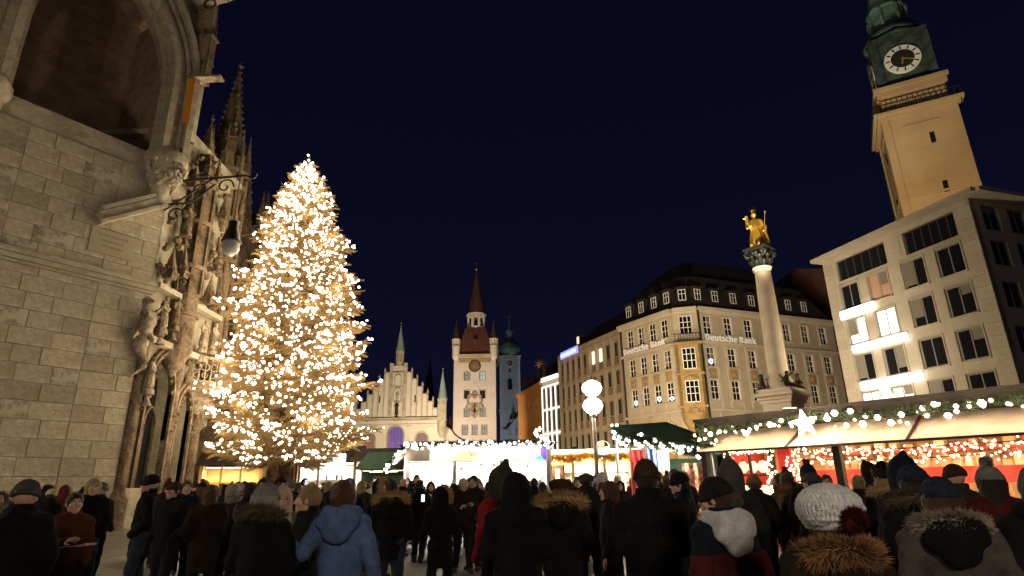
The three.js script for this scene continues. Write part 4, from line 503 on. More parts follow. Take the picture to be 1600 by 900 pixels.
// ---------------------------------------------------------------- the tall church tower
{
  const b = thing('bell_tower', 'tall lit church bell tower with white clock and green copper top', 'tower', [55.7, 0, -71]), W = 8.2; b.rotation.y = -0.5;
  sobj('wall', [box(W, 47, W, 0, 23.5, 0), ...[[-1, 1], [1, 1], [-1, -1], [1, -1]].map(([a, c]) => box(0.9, 47, 0.9, a * (W / 2 - 0.3), 23.5, c * (W / 2 - 0.3)))], M.tower, b);
  sobj('string_course', [box(W + 0.5, 0.35, W + 0.5, 0, 12, 0), box(W + 0.5, 0.35, W + 0.5, 0, 24, 0), box(W + 0.4, 0.3, W + 0.4, 0, 35.5, 0), ...[0, 1, 2, 3].map((k) => box(W * 0.5, 0.24, 0.16, 0, 45.4, W / 2 + 0.05).rotateY(k * Math.PI / 2))], M.tower, b); sobj('slit', [10, 20, 29, 36, 43].flatMap((y) => [box(0.5, 1.5, 0.1, 0.8, y, W / 2 + 0.06), box(0.1, 1.5, 0.5, -W / 2 - 0.06, y, 0.8)]), M.glass, b);
  sobj('gallery', [box(W + 1.0, 0.5, W + 1.0, 0, 47.2, 0), box(W + 1.8, 0.4, W + 1.8, 0, 47.6, 0), box(W - 0.8, 3.4, W - 0.8, 0, 49.4, 0)], M.tower, b);
  const rail = []; for (let k = -8; k <= 8; k++) for (const s of [-1, 1]) rail.push(box(0.09, 1.2, 0.09, k * 0.58, 48.4, s * 4.85), box(0.09, 1.2, 0.09, s * 4.85, 48.4, k * 0.58)); rail.push(...[-1, 1].flatMap((s) => [box(9.8, 0.1, 0.12, 0, 49, s * 4.85), box(0.12, 0.1, 9.8, s * 4.85, 49, 0)])); obj('railing', rail, M.iron, b);
  sobj('cornice', [box(W - 0.2, 0.9, W - 0.2, 0, 51.2, 0), box(W + 0.3, 0.5, W + 0.3, 0, 51.8, 0)], M.tower, b);
  sobj('belfry', [box(W - 1.8, 8.4, W - 1.8, 0, 56.1, 0), ...[[-1, 1], [1, 1], [-1, -1], [1, -1]].map(([a, c]) => box(1.0, 8.4, 1.0, a * 3, 56.1, c * 3)), ...[0, 1, 2, 3].map((k) => T(extr(poly([[-3.4, 0], [3.4, 0], [2.4, 1.6], [0, 2.4], [-2.4, 1.6]]), 0.5), 0, 58.8, 2.8).rotateY(k * Math.PI / 2))], M.copperDark, b);
  for (let k = 0; k < 4; k++) { const cf = obj('clock_face', [T(new THREE.RingGeometry(1.35, 2.1, 40), 0, 0, 0.02), T(new THREE.CylinderGeometry(2.15, 2.15, 0.3, 36), 0, 0, -0.15, 0, Math.PI / 2)], std([0.75, 0.74, 0.7], 0.6), b); cf.position.set(Math.sin(k * Math.PI / 2) * 3.5, 56.0, Math.cos(k * Math.PI / 2) * 3.5); cf.rotation.y = k * Math.PI / 2; obj('dial', T(new THREE.CylinderGeometry(1.38, 1.38, 0.06, 32), 0, 0, 0.02, 0, Math.PI / 2), M.black, cf); for (let i = 0; i < 12; i++) obj('numeral', box(0.16, 0.5, 0.05, 0, 1.72, 0.05).rotateZ(i * Math.PI / 6), M.black, cf); obj('clock_hand', [box(0.14, 1.5, 0.05, 0, 0.6, 0.1).rotateZ(-2.0), box(0.18, 1.0, 0.05, 0, 0.4, 0.14).rotateZ(2.9)], M.gold, cf); }
  const lan = [cyl(3.6, 3.4, 0.5, 0, 60.6, 0, 8), lathe([[4.0, 61], [3.9, 61.6], [3.2, 62.6], [2.4, 63.2], [2.3, 66], [2.6, 66.2], [2.6, 66.6], [2.2, 67.2], [1.8, 69], [1.7, 73], [2.0, 73.3], [1.0, 76], [0.4, 80], [0.1, 86]], 0, 0, 0, 8)]; for (let k = 0; k < 8; k++) { const a = (k + 0.5) * Math.PI / 4; lan.push(box(0.35, 3, 0.35, Math.sin(a) * 2.5, 64.6, Math.cos(a) * 2.5, a)); } sobj('lantern', lan, M.copper, b);
}
// ---------------------------------------------------------------- the great fir
const bulbG = new THREE.IcosahedronGeometry(1, 1), bulbMat = glow([1, 0.84, 0.6], 15);
const warmPoint = (x, y, z, i, c = [1, 0.72, 0.38], rad = 8) => { const l = new THREE.PointLight(RGB(...c), i); l.position.set(x, y, z); l.castShadow = true; l.shadow.radius = rad; l.name = 'bulb_lamp'; scene.add(l); return l; };
{
  const X = -11.45, Z = -31, t = thing('christmas_tree', 'tall fir tree covered in warm white fairy lights', 'christmas tree', [X, 0, Z]); t.rotation.z = 0.024;
  const prof = [[3.0, 3.4], [3.7, 4.4], [4.5, 4.6], [6, 4.4], [7.5, 4.2], [9, 4.1], [11, 3.65], [12.4, 3.25], [14, 2.75], [15.2, 2.35], [16.5, 2.0], [17.6, 1.6], [18.6, 1.0], [19.4, 0.5], [20.2, 0.05]];
  const R = (y) => { for (let i = 1; i < prof.length; i++) if (y <= prof[i][0]) { const [a, p] = prof[i - 1], [b, q] = prof[i]; return 0.9 * (p + (q - p) * cl((y - a) / (b - a))); } return 0.03; };
  const lean = (y) => -0.16 + y * 0.0;
  sobj('trunk', [lathe([[0.36, 0], [0.3, 0.8], [0.27, 4], [0.2, 10], [0.1, 16], [0.02, 20.2]], 0, 0, 0, 12)], tex([0.09, 0.055, 0.03], TX.soot, 1.2, 0.95, 0.03), t);
  sobj('stand', [lathe([[0.9, 0], [0.9, 0.35], [0.5, 0.5], [0.45, 0.9], [0.38, 0.9]], 0, 0, 0, 10)], M.gridPanel, t);
  // a spray: a stem with needles standing round it, hanging a little
  const needles = []; { const v = [], q = (a, b, c) => v.push(...a, ...b, ...c); for (let i = 0; i < 34; i++) { const s = (i + 0.5) / 34, a = i * 2.4, l = 0.17 * (1 - s * 0.5), px = s * 0.62, dx = 0.1, y = Math.cos(a) * l * 0.75, z = Math.sin(a) * l, w = 0.016; q([px, -w, 0], [px, w, 0], [px + dx, y, z]); if (i % 2) q([px, 0, -w], [px, 0, w], [px + dx, y, z]); } const g = new THREE.BufferGeometry(); g.setAttribute('position', new THREE.Float32BufferAttribute(v, 3)); g.computeVertexNormals(); needles.push(g); }
  const limbs = [], M4 = [], tips = [], o = new THREE.Object3D();
  for (let y = 3.0; y < 20; y += 0.34 + 0.14 * (y < 12)) {
    const r0 = R(y), n = Math.max(5, Math.round(r0 * 3.6 + 2)), off = rnd() * 7;
    for (let k = 0; k < n; k++) {
      const a = off + k / n * Math.PI * 2 + rr(-0.2, 0.2), r = r0 * (rnd() < 0.1 ? rr(1.02, 1.16) : rr(0.66, 1.0)), dy = r * rr(-0.02, 0.16) - 0.05, ca = Math.cos(a), sa = Math.sin(a);
      if (r < 0.2) continue;
      const bend = rr(-0.12, 0.02) * r, at = (s) => [ca * r * s, y + dy * s * s + bend * Math.sin(s * 3), sa * r * s];
      limbs.push(rod(at(0), at(0.55), 0.03 + r * 0.006, 4, 0.02), rod(at(0.55), at(1), 0.02, 4, 0.006));
      const m = Math.max(3, Math.round(r * 6.2));
      for (let i = 0; i < m; i++) {
        const s = 0.16 + 0.76 * (i + 0.6) / m, p = at(s), w = (1.02 - s) * r * 0.34 + 0.1;
        for (const side of [-1, 1, 0]) {
          if (side === 0 && i % 3) continue;
          const l = side ? rr(0.15, w) : 0; o.position.set(p[0] - sa * side * l * 0.4 + ca * 0.1, p[1] + rr(-0.08, 0.06), p[2] + ca * side * l * 0.4);
          o.rotation.set(rr(-0.4, 0.4), -a - side * rr(0.5, 1.0), rr(-0.35, 0.12)); o.scale.setScalar(rr(0.6, 1.1) * Math.min(1, 0.5 + r * 0.25)); o.updateMatrix(); M4.push(o.matrix.clone());
        }
      }
      const tipn = r > 2.5 ? 9 : r > 1 ? 7 : 4; for (let i = 0; i < tipn + 1; i++) { const s = i === 0 ? 1.05 : rr(0.5, 1.05), p = at(s), j = i ? rr(-0.5, 0.5) * r * 0.26 : 0; tips.push([p[0] - sa * j, p[1] + rr(-0.05, 0.14), p[2] + ca * j, s * r / r0]); }
    }
  }
  o.rotation.set(0, 0, Math.PI / 2); for (let y = 19.2; y < 20.2; y += 0.16) { o.position.set(0, y, 0); o.scale.setScalar(0.45); o.rotation.set(0, rnd() * 6, 1.2); o.updateMatrix(); M4.push(o.matrix.clone()); }
  obj('branch', limbs, std([0.1, 0.065, 0.035], 0.95), t, 'stuff');
  const crown = new THREE.InstancedMesh(needles[0], std([0.27, 0.18, 0.075], 0.85, { side: THREE.DoubleSide }), M4.length); M4.forEach((m, i) => crown.setMatrixAt(i, m)); crown.name = 'crown'; crown.userData.kind = 'stuff'; crown.castShadow = crown.receiveShadow = true; t.add(crown);
  tips.push([0, 20.3, 0, 1], [0.1, 19.9, 0.1, 1]);
  // the 300 bulbs that show largest stand alone, the others are one part
  const front = tips.map((p, i) => [p, p[0] * 0.35 + p[2] + (p[3] > 0.9 ? 0.6 : 0) + rnd() * 2.5]).sort((a, b) => b[1] - a[1]).map((q) => q[0]);
  const rest = new THREE.InstancedMesh(bulbG, bulbMat, Math.max(1, front.length - 300)); rest.name = 'light_bulb'; rest.userData.kind = 'stuff'; t.add(rest);
  front.forEach((p, i) => { const s = rr(0.042, 0.074); if (i < 300) { const m = obj('light_bulb', bulbG, bulbMat, t); m.position.set(p[0], p[1], p[2]); m.scale.setScalar(s); m.castShadow = false; } else { o.position.set(p[0], p[1], p[2]); o.rotation.set(0, 0, 0); o.scale.setScalar(s); o.updateMatrix(); rest.setMatrixAt(i - 300, o.matrix); } });
  console.log('tree sprays', M4.length, 'bulbs', tips.length);
  // the lamps' own light, spread through the crown
  for (let i = 0; i < 60; i++) { const y = 3.6 + i * 0.27, r = R(y) * 0.9, a = i * 2.4; warmPoint(X - 0.024 * y + Math.cos(a) * r, y, Z + Math.sin(a) * r, 13 * (0.35 + R(y) / 6), [1, 0.78, 0.5], 22); }
}

// ---------------------------------------------------------------- the column with the golden figure
{
  const P = [12.05, -27], b = thing('marian_column', 'tall marble column with dark capital on a square pedestal behind the red stall', 'column', [P[0], 0, P[1]], 0.72);
  sobj('pedestal', [rbox(3.6, 0.5, 3.6, 0, 0.25, 0, 0.03), rbox(3.0, 0.5, 3.0, 0, 0.74, 0, 0.03), rbox(1.3, 3.9, 1.3, 0, 2.9, 0, 0.03), rbox(1.52, 0.22, 1.52, 0, 1.1, 0, 0.04), rbox(1.46, 0.16, 1.46, 0, 4.86, 0, 0.04), rbox(1.6, 0.16, 1.6, 0, 5.0, 0, 0.05), rbox(1.78, 0.2, 1.78, 0, 5.18, 0, 0.05), rbox(1.5, 0.16, 1.5, 0, 5.36, 0, 0.03)], M.marble, b);
  sobj('shaft', [lathe([[0.6, 5.44], [0.6, 5.6], [0.52, 5.68], [0.56, 5.8], [0.47, 5.95], [0.425, 6.1], [0.425, 7.5], [0.40, 9.5], [0.355, 11.2]], 0, 0, 0, 32)], M.marble, b);
  sobj('shaft_ring', [T(new THREE.TorusGeometry(0.39, 0.06, 8, 32), 0, 11.24, 0, 0, Math.PI / 2), T(new THREE.TorusGeometry(0.36, 0.05, 8, 32), 0, 11.13, 0, 0, Math.PI / 2)], std([0.7, 0.62, 0.48], 0.6), b);
  const cap = [lathe([[0.36, 11.28], [0.38, 11.5], [0.45, 11.8], [0.55, 12.0]], 0, 0, 0, 16)]; for (const [y, r, n] of [[11.45, 0.39, 8], [11.72, 0.46, 8]]) for (let k = 0; k < n; k++) { const a = (k + (y > 11.6 ? 0.5 : 0)) * Math.PI * 2 / n; cap.push(T(tube([[0, -0.16, -0.03], [0, 0.05, 0.02], [0, 0.15, 0.1], [0, 0.09, 0.16]], 0.075, 5, 8).scale(1.3, 1, 1), Math.sin(a) * r, y, Math.cos(a) * r, a)); } for (let k = 0; k < 4; k++) { const a = Math.PI / 4 + k * Math.PI / 2; cap.push(T(new THREE.TorusGeometry(0.13, 0.06, 6, 12), Math.sin(a) * 0.6, 11.95, Math.cos(a) * 0.6, a + Math.PI / 2)); }
  cap.push(box(1.0, 0.1, 1.0, 0, 12.1, 0), box(1.12, 0.09, 1.12, 0, 12.2, 0)); sobj('capital', cap, tex([0.02, 0.022, 0.017], TX.soot, 0.8, 0.55), b);
  for (const [sx, sz] of [[-1, 1], [1, 1], [1, -1], [-1, -1]]) { // bronze putti fighting beasts on the corners
    const f = (x, y, z) => { let d = capD(x, y, z, 0, 0.14, 0, 0.02, 0.42, 0.02, 0.13, 0.1); d = smin(d, ellD(x, y, z, 0.04, 0.6, 0.04, 0.09, 0.1, 0.09), 0.06); d = smin(d, capD(x, y, z, 0.05, 0.42, 0, 0.3, 0.62, 0.05, 0.05, 0.04), 0.05); d = smin(d, capD(x, y, z, -0.05, 0.4, 0, -0.24, 0.2, 0.1, 0.05, 0.04), 0.05); d = smin(d, capD(x, y, z, -0.05, 0.15, 0, -0.1, 0.0, 0.2, 0.08, 0.05), 0.05); d = smin(d, capD(x, y, z, 0.08, 0.1, 0, 0.32, 0.05, 0.05, 0.12, 0.08), 0.08); return smin(d, capD(x, y, z, -0.1, 0.36, -0.08, -0.25, 0.62, -0.16, 0.05, 0.02), 0.05); };
    obj('cherub', snet(f, [-0.45, -0.1, -0.35], [0.5, 0.8, 0.35], 0.035).rotateY(Math.atan2(sx, sz)).translate(sx * 0.56, 5.45, sz * 0.56), M.bronze, b);
  }
  // the gilded figure, a thing of its own on the capital
  const s = thing('golden_statue', 'gilded crowned figure holding a child on top of the marble column', 'statue', [P[0], 12.24, P[1]], -0.35);
  const f = (x, y, z) => {
    const a = Math.atan2(z, x), fold = (0.028 * Math.sin(a * 7 + y * 3 + Math.sin(y * 4)) + 0.014 * Math.sin(a * 13 - y * 6)) * cl((1.45 - y) * 1.6);
    let d = capD(x, y, z, 0.03, 0.28, 0, 0, 1.05, 0, 0.4, 0.23) + fold; d = smin(d, ellD(x, y, z, 0, 1.25, 0, 0.27, 0.32, 0.2), 0.12); d = smin(d, capD(x, y, z, -0.2, 1.5, 0, 0.2, 1.5, 0, 0.11, 0.11), 0.1);
    d = smin(d, capD(x, y, z, 0.25, 1.46, 0, 0.4, 1.12, 0.03, 0.11, 0.1), 0.07); d = smin(d, capD(x, y, z, 0.4, 1.12, 0.03, 0.3, 0.85, 0.22, 0.09, 0.05), 0.05); d = smin(d, capD(x, y, z, 0.38, 1.2, -0.05, 0.42, 0.25, -0.05, 0.1, 0.14) + fold, 0.1);
    d = smin(d, capD(x, y, z, -0.25, 1.46, 0, -0.36, 1.18, 0.12, 0.1, 0.085), 0.07); d = smin(d, capD(x, y, z, -0.36, 1.18, 0.12, -0.22, 1.15, 0.34, 0.085, 0.05), 0.05);
    d = smin(d, capD(x, y, z, 0, 1.55, 0, 0, 1.72, 0.02, 0.08, 0.075), 0.05); d = smin(d, ellD(x, y, z, 0, 1.84, 0.03, 0.11, 0.145, 0.125), 0.03); d = smin(d, ellD(x, y, z, 0, 1.8, -0.05, 0.13, 0.2, 0.1), 0.05); d = smin(d, ellD(x, y, z, 0, 1.82, 0.16, 0.02, 0.04, 0.03), 0.03);
    // the child on her arm
    d = smin(d, capD(x, y, z, -0.33, 1.25, 0.25, -0.36, 1.5, 0.25, 0.11, 0.085), 0.03); d = smin(d, ellD(x, y, z, -0.38, 1.66, 0.26, 0.082, 0.095, 0.085), 0.03); d = smin(d, capD(x, y, z, -0.36, 1.5, 0.26, -0.52, 1.58, 0.34, 0.04, 0.03), 0.03); d = smin(d, capD(x, y, z, -0.33, 1.2, 0.28, -0.4, 1.0, 0.4, 0.065, 0.045), 0.04);
    return smax(d, -y + 0.02, 0.02);
  };
  obj('figure', snet(f, [-0.75, 0, -0.6], [0.75, 2.1, 0.65], 0.026), M.gold, s);
  const cr = [T(new THREE.CylinderGeometry(0.14, 0.115, 0.1, 12, 1, true), 0, 2.0, 0.01)]; for (let k = 0; k < 8; k++) { const a = k * Math.PI / 4; cr.push(cone(0.028, k % 2 ? 0.16 : 0.24, Math.sin(a) * 0.135, 2.03, 0.01 + Math.cos(a) * 0.135, 5)); } obj('crown', cr, std([0.95, 0.6, 0.12], 0.26, { metalness: 1, side: THREE.DoubleSide }), s); obj('sceptre', [rod([0.32, 0.7, 0.26], [0.5, 1.75, 0.3], 0.022), ball(0.05, 0.51, 1.8, 0.3)], M.gold, s);
}

// ---------------------------------------------------------------- street lamps
function globeLamp(x, z, label, h = 4.25, power = 150) {
  const t = thing('street_lamp', label, 'street lamp', [x, 0, z]);
  obj('pole', [lathe([[0.16, 0], [0.16, 0.5], [0.09, 0.7], [0.075, h]], 0, 0, 0, 12), cyl(0.14, 0.14, 0.06, 0, h - 0.02, 0, 12)], M.frameGrey, t);
  const gm = glow([1, 0.86, 0.6], 4.5), bl = (y) => lathe([[0.06, -0.34], [0.26, -0.26], [0.42, -0.08], [0.44, 0.04], [0.36, 0.2], [0.2, 0.31], [0.04, 0.35]], 0, y, 0, 20);
  for (const y of [h + 0.36, h + 1.06]) { const g = obj('lamp_globe', bl(y), gm, t); g.scale.set(0.88, 1, 0.88); g.castShadow = false; } obj('cap', cyl(0.05, 0.02, 0.2, 0, h + 1.38, 0, 8), M.iron, t);
  for (const y of [0.36, 1.06]) for (const [dx, dz] of [[0.46, 0], [-0.46, 0]]) warmPoint(x + dx, h + y, z + dz, power / 4, [1, 0.82, 0.6], 10);
}
globeLamp(3.14, -24, 'twin globe street lamp glowing before the grid fronted office building', 4.12);
globeLamp(-16.5, -6, 'added unseen twin globe street lamp brightening the town hall wall', 4.6, 300);  // lamp added out of view to brighten the town hall wall
globeLamp(1.8, 7, 'second added unseen twin globe street lamp behind the crowd', 4.6, 250);  // also added, behind the camera, to lighten the nearest backs and hats

// floodlights that wash the fronts, on posts behind the market; bank and modern ones added
function flood(pos, to, power, c, deg, label, h0 = 0, pen = 0.6) {
  const [x, y, z] = pos, t = thing('floodlight', label, 'floodlight', [x, h0, z]); obj('post', cyl(0.07, 0.06, y - h0 - 0.2, 0, 0, 0, 8), M.iron, t);
  const head = new THREE.Group(); head.name = 'lamp_head'; head.position.set(0, y - h0, 0); head.lookAt(new V3(to[0] - x, to[1] - h0, to[2] - z)); t.add(head); obj('housing', [rbox(0.5, 0.4, 0.22, 0, 0, -0.14, 0.04), rod([-0.28, -0.2, -0.1], [0.28, -0.2, -0.1], 0.03)], M.iron, head); obj('lamp_glass', box(0.44, 0.34, 0.02, 0, 0, 0.0), glow(c, 3), head);
  const l = new THREE.SpotLight(RGB(...c), power, 0, deg * D2R, pen); const d = new V3(to[0] - x, to[1] - y, to[2] - z).normalize(); l.position.set(x, y, z).addScaledVector(d, 0.08); l.target.position.set(...to); l.castShadow = true; l.shadow.radius = 8; l.name = 'flood_lamp'; scene.add(l, l.target);
}
flood([-27, 3.2, -88], [-23.5, 14, -112], 2300, [1, 0.84, 0.62], 48, 'floodlight on a post aimed at the stepped gable from beside the fir');
flood([-17, 3.2, -88], [-19.5, 14, -112], 2000, [1, 0.84, 0.62], 48, 'floodlight on a post aimed at the gable beside the centre stall');
flood([-6.5, 3.2, -92], [-7.4, 15, -118], 1600, [1, 0.82, 0.66], 44, 'floodlight on a post aimed at the clock tower');
flood([-3, 3.2, -118], [-1, 24, -148], 1100, [0.8, 0.88, 1], 36, 'floodlight on a post aimed at the church tower');
flood([5, 4.2, -50], [14.5, 12, -66], 900, [1, 0.78, 0.5], 58, 'added floodlight standing in for street lamps on the narrow bank front');  // added spot doing the work of street lamps on this front
flood([16, 4.2, -38], [25, 12, -64], 1500, [1, 0.82, 0.56], 62, 'added floodlight standing in for street lamps on the wide bank front');  // second added spot for the street lamp light on the bank
flood([-3, 4.0, -70], [8, 10, -80], 420, [1, 0.78, 0.5], 60, 'floodlight on a post aimed at the office and orange fronts');
flood([17, 4.2, -36], [30, 13, -46], 300, [1, 0.82, 0.55], 60, 'added unseen floodlight aimed at the modern building');  // added to brighten the front beyond its own signs
flood([31, 21.6, -51.5], [53, 38, -69], 2400, [1, 0.77, 0.46], 40, 'floodlight on the modern roof aimed at the bell tower', 20.65);
flood([31.6, 21.6, -50.4], [54, 58, -70], 1500, [0.9, 0.9, 0.75], 22, 'floodlight on the modern roof aimed at the bell tower clock', 20.65);
flood([9.8, 3.9, -21.5], [12.05, 13.6, -27], 1500, [1, 0.83, 0.58], 9, 'small floodlight on a post aimed up at the golden statue');
flood([16.4, 4.6, -24.5], [12.3, 8.5, -27], 150, [1, 0.8, 0.52], 34, 'small floodlight on a post aimed at the column shaft');

// ---------------------------------------------------------------- market stalls
const wood = tex([0.16, 0.085, 0.04], TX.soot, 1.1, 0.8, 0.006), woodDark = tex([0.026, 0.016, 0.01], TX.soot, 1.1, 0.8, 0.006), greenCloth = tex([0.055, 0.13, 0.075], TX.wool, 0.8, 0.85), beigeCloth = tex([0.62, 0.48, 0.36], TX.plaster, 0.9, 0.85, 0.01), redPaint = tex([0.62, 0.04, 0.03], TX.plaster, 0.6, 0.7), firMat = std([0.03, 0.045, 0.016], 0.85, { side: THREE.DoubleSide }), goldTinsel = std([0.85, 0.55, 0.12], 0.35, { metalness: 0.8, side: THREE.DoubleSide });
const tuftG = (() => { const v = []; for (let i = 0; i < 22; i++) { const a = i * 2.4, s = i / 22, l = 0.13 + 0.05 * Math.sin(i * 5), x = (s - 0.5) * 0.2, w = 0.012; v.push(x - w, 0, 0, x + w, 0, 0, x + Math.sin(i * 3.1) * 0.08, Math.cos(a) * l, Math.sin(a) * l); } const g = new THREE.BufferGeometry(); g.setAttribute('position', new THREE.Float32BufferAttribute(v, 3)); g.computeVertexNormals(); return g; })();
const stringMat = glow([1, 0.74, 0.4], 5.5), bigMat = glow([1, 0.85, 0.58], 6), coolMat = glow([1, 0.95, 0.84], 6);
const smallBulb = new THREE.IcosahedronGeometry(1, 0);
// a garland along a polyline: fir tufts, wire and bulbs as parts of one thing
function garland(pts, label, { n = 60, per = 22, bulb = 0.03, mat = stringMat, r = 0.07, fir = firMat, group, power = 0, color = [1, 0.75, 0.42], sag = 0.06, step = 1.6, lift = -0.18, out = [0, 0], vary = 0.25 } = {}) {
  const t = thing('light_garland', label, 'garland', pts[0], 0, group), c = new THREE.CatmullRomCurve3(pts.map((p) => new V3(p[0] - pts[0][0], p[1] - pts[0][1], p[2] - pts[0][2])), false, 'catmullrom', 0.05), L = c.getLength(), o = new THREE.Object3D();
  obj('wire', new THREE.TubeGeometry(c, Math.max(12, L * 6 | 0), 0.012, 5), M.iron, t);
  if (fir) { const N = Math.round(L * per * 2), m = new THREE.InstancedMesh(tuftG, fir, N); for (let i = 0; i < N; i++) { const p = c.getPointAt((i + 0.5) / N); o.position.set(p.x + rr(-r, r) * 0.6, p.y + rr(-r, r) * 0.6, p.z + rr(-r, r) * 0.6); o.rotation.set(rnd() * 6, rnd() * 6, rnd() * 6); o.scale.setScalar(rr(0.6, 1.1) * r / 0.09); o.updateMatrix(); m.setMatrixAt(i, o.matrix); } m.name = 'fir_sprig'; m.userData.kind = 'stuff'; t.add(m); }
  const B = new THREE.InstancedMesh(smallBulb, mat, n); for (let i = 0; i < n; i++) { const p = c.getPointAt((i + 0.5) / n); o.position.set(p.x + rr(-r, r) * 1.2, p.y + rr(-r, r) * 1.2 - sag * rnd(), p.z + rr(-r, r) * 1.2); o.rotation.set(0, 0, 0); o.scale.setScalar(bulb * rr(1 - vary, 1 + vary)); o.updateMatrix(); B.setMatrixAt(i, o.matrix); } B.name = 'light_bulb'; B.userData.kind = 'stuff'; t.add(B);
  if (power) { const k = Math.max(1, Math.round(L / step)); for (let i = 0; i < k; i++) { const p = c.getPointAt((i + 0.5) / k); warmPoint(pts[0][0] + p.x + out[0], pts[0][1] + p.y + lift, pts[0][2] + p.z + out[1], power * L / k, color, 5); } }
  return t;
}
const area = (name, x, y, z, tx, ty, tz, w, h, i, c = [1, 0.85, 0.6]) => { const l = new THREE.RectAreaLight(RGB(...c), i, w, h); l.name = name; l.position.set(x, y, z); l.lookAt(2 * x - (2 * x - tx), ty, tz); scene.add(l); return l; };

// the red gift stall along the right-hand way
{
  const A = [4.85, -16.6], B = [10.7, -8.75], t = thing('red_market_stall', 'red market stall with beige awning, dark roof and light framed display window', 'market stall', [A[0], 0, A[1]]), F = Frame.through(A, B, A), L = F.len, wp = -1.15; // awning edge at w = 0, counter front at wp
  const pl = (u, v, w) => { const p = F.at(u, v, w); return [p.x + A[0], p.y, p.z + A[1]]; };
  // awning: two panels of cloth on slats, with a small sag
  const aw = (u0, u1) => { const g = new THREE.PlaneGeometry(u1 - u0, 1, 14, 6), p = g.attributes.position; for (let i = 0; i < p.count; i++) { const u = p.getX(i) + (u0 + u1) / 2, s = p.getY(i) + 0.5; p.setXYZ(i, u, 2.33 + 0.62 * s - 0.035 * Math.sin(s * Math.PI) * (0.6 + 0.4 * Math.sin(u * 3)), wp * s - 0.02); } g.computeVertexNormals(); return F.put(g); };
  const cm = beigeCloth.clone(); cm.side = THREE.DoubleSide; for (const [a, b] of [[0, 2.55], [2.6, 5.15], [5.2, 7.6], [7.65, L]]) sobj('awning', aw(a, b), cm, t);
  sobj('awning_rail', [F.put(box(L, 0.05, 0.06, L / 2, 2.31, 0)), ...[2.57, 5.17, 7.62].map((u) => { return F.put(rod([u, 2.33, 0.0], [u, 2.97, wp - 0.02], 0.028)); })], woodDark, t);
  sobj('post', [0.15, 3.65, 7.2].map((u) => F.put(box(0.16, 2.36, 0.16, u, 1.18, wp + 0.95))), woodDark, t);
  sobj('wall', [F.put(box(L, 2.86, 0.1, L / 2, 1.43, wp - 2.0))], tex([0.6, 0.34, 0.16], TX.plaster, 0.6, 0.8), t); sobj('side_wall', [F.put(box(0.1, 2.86, 1.9, 0.05, 1.43, wp - 1.0))], redPaint, t); sobj('lintel', [F.put(box(L, 0.5, 0.1, L / 2, 2.64, wp - 0.06)), F.put(box(0.35, 2.3, 0.1, 1.85, 1.2, wp - 0.02))], redPaint, t);
  sobj('counter', [F.put(box(L - 2.0, 1.02, 0.12, L / 2 + 1.0, 0.51, wp + 0.1)), F.put(box(L - 2.0, 0.07, 0.7, L / 2 + 1.0, 1.06, wp - 0.1)), F.put(box(1.95, 1.0, 0.1, 1.05, 0.5, wp + 0.05))], redPaint, t);
  sobj('shelf', [F.put(box(L - 2.1, 0.3, 0.05, L / 2 + 1, 1.62, wp - 0.55)), F.put(box(L - 2.1, 0.05, 0.4, L / 2 + 1, 1.78, wp - 0.7)), F.put(box(L - 2.1, 0.05, 0.35, L / 2 + 1, 2.2, wp - 1.6))], redPaint, t);
  // display window: frame, bars, glass
  sobj('display_window', [F.put(box(0.1, 1.35, 0.1, 0.2, 1.7, wp)), F.put(box(0.1, 1.35, 0.1, 1.5, 1.7, wp)), F.put(box(1.4, 0.08, 0.1, 0.85, 1.02, wp)), F.put(box(1.4, 0.08, 0.1, 0.85, 2.36, wp)), F.put(box(0.05, 1.3, 0.07, 0.85, 1.7, wp)), F.put(box(1.25, 0.05, 0.07, 0.85, 1.72, wp))], woodDark, t);
  obj('pane', F.put(box(1.25, 1.28, 0.012, 0.85, 1.7, wp - 0.02)), new THREE.MeshPhysicalMaterial({ color: 0xffffff, roughness: 0.04, transmission: 1, thickness: 0 }), t);
  sobj('roof', [F.put(extr(poly([[0.25, 2.88], [0.5, 3.1], [-2.3, 3.22], [-2.6, 2.88]]), L + 0.5).rotateY(-Math.PI / 2).translate(L + 0.25, 0, wp))].map((g) => g), woodDark, t);
  sobj('fascia', [F.put(box(L + 0.6, 0.26, 0.08, L / 2, 3.06, wp + 0.62)), F.put(box(L + 0.6, 0.06, 0.7, L / 2, 3.2, wp + 0.36))], woodDark, t);
  const lamp = obj('lamp_panel', F.put(box(L - 2.4, 0.06, 0.22, L / 2 + 1, 2.52, wp - 0.8)), glow([1, 0.86, 0.62], 6), t); obj('lamp_panel', F.put(box(1.5, 0.05, 0.2, 1.05, 2.5, wp - 0.6)), glow([1, 0.86, 0.62], 6), t);
  for (const u of [1.05, 3.2, 5.0, 6.8, 8.6]) { const p = pl(u, 2.44, wp - 0.8); area('stall_lamp', p[0], p[1], p[2], p[0] + 0.001, 0, p[2], 1.2, 0.25, 26, [1, 0.8, 0.5]); }
  // strings of bulbs under the awning and round the window
  const gp = 'string lights of the red gift stall';
  garland([pl(2.1, 2.26, wp + 0.1), pl(4.6, 2.2, wp + 0.12), pl(7, 2.24, wp + 0.1), pl(9.6, 2.22, wp + 0.1)], 'dense string of warm bulbs under the beige awning above the red counter', { n: 210, bulb: 0.024, group: gp, r: 0.07, fir: null, power: 3 });
  garland([pl(2.1, 2.06, wp - 0.2), pl(4.6, 1.99, wp - 0.2), pl(7, 2.04, wp - 0.2), pl(9.6, 2.0, wp - 0.2)], 'second string of warm bulbs below the first over the red counter', { n: 130, bulb: 0.026, group: gp, r: 0.06, fir: null });
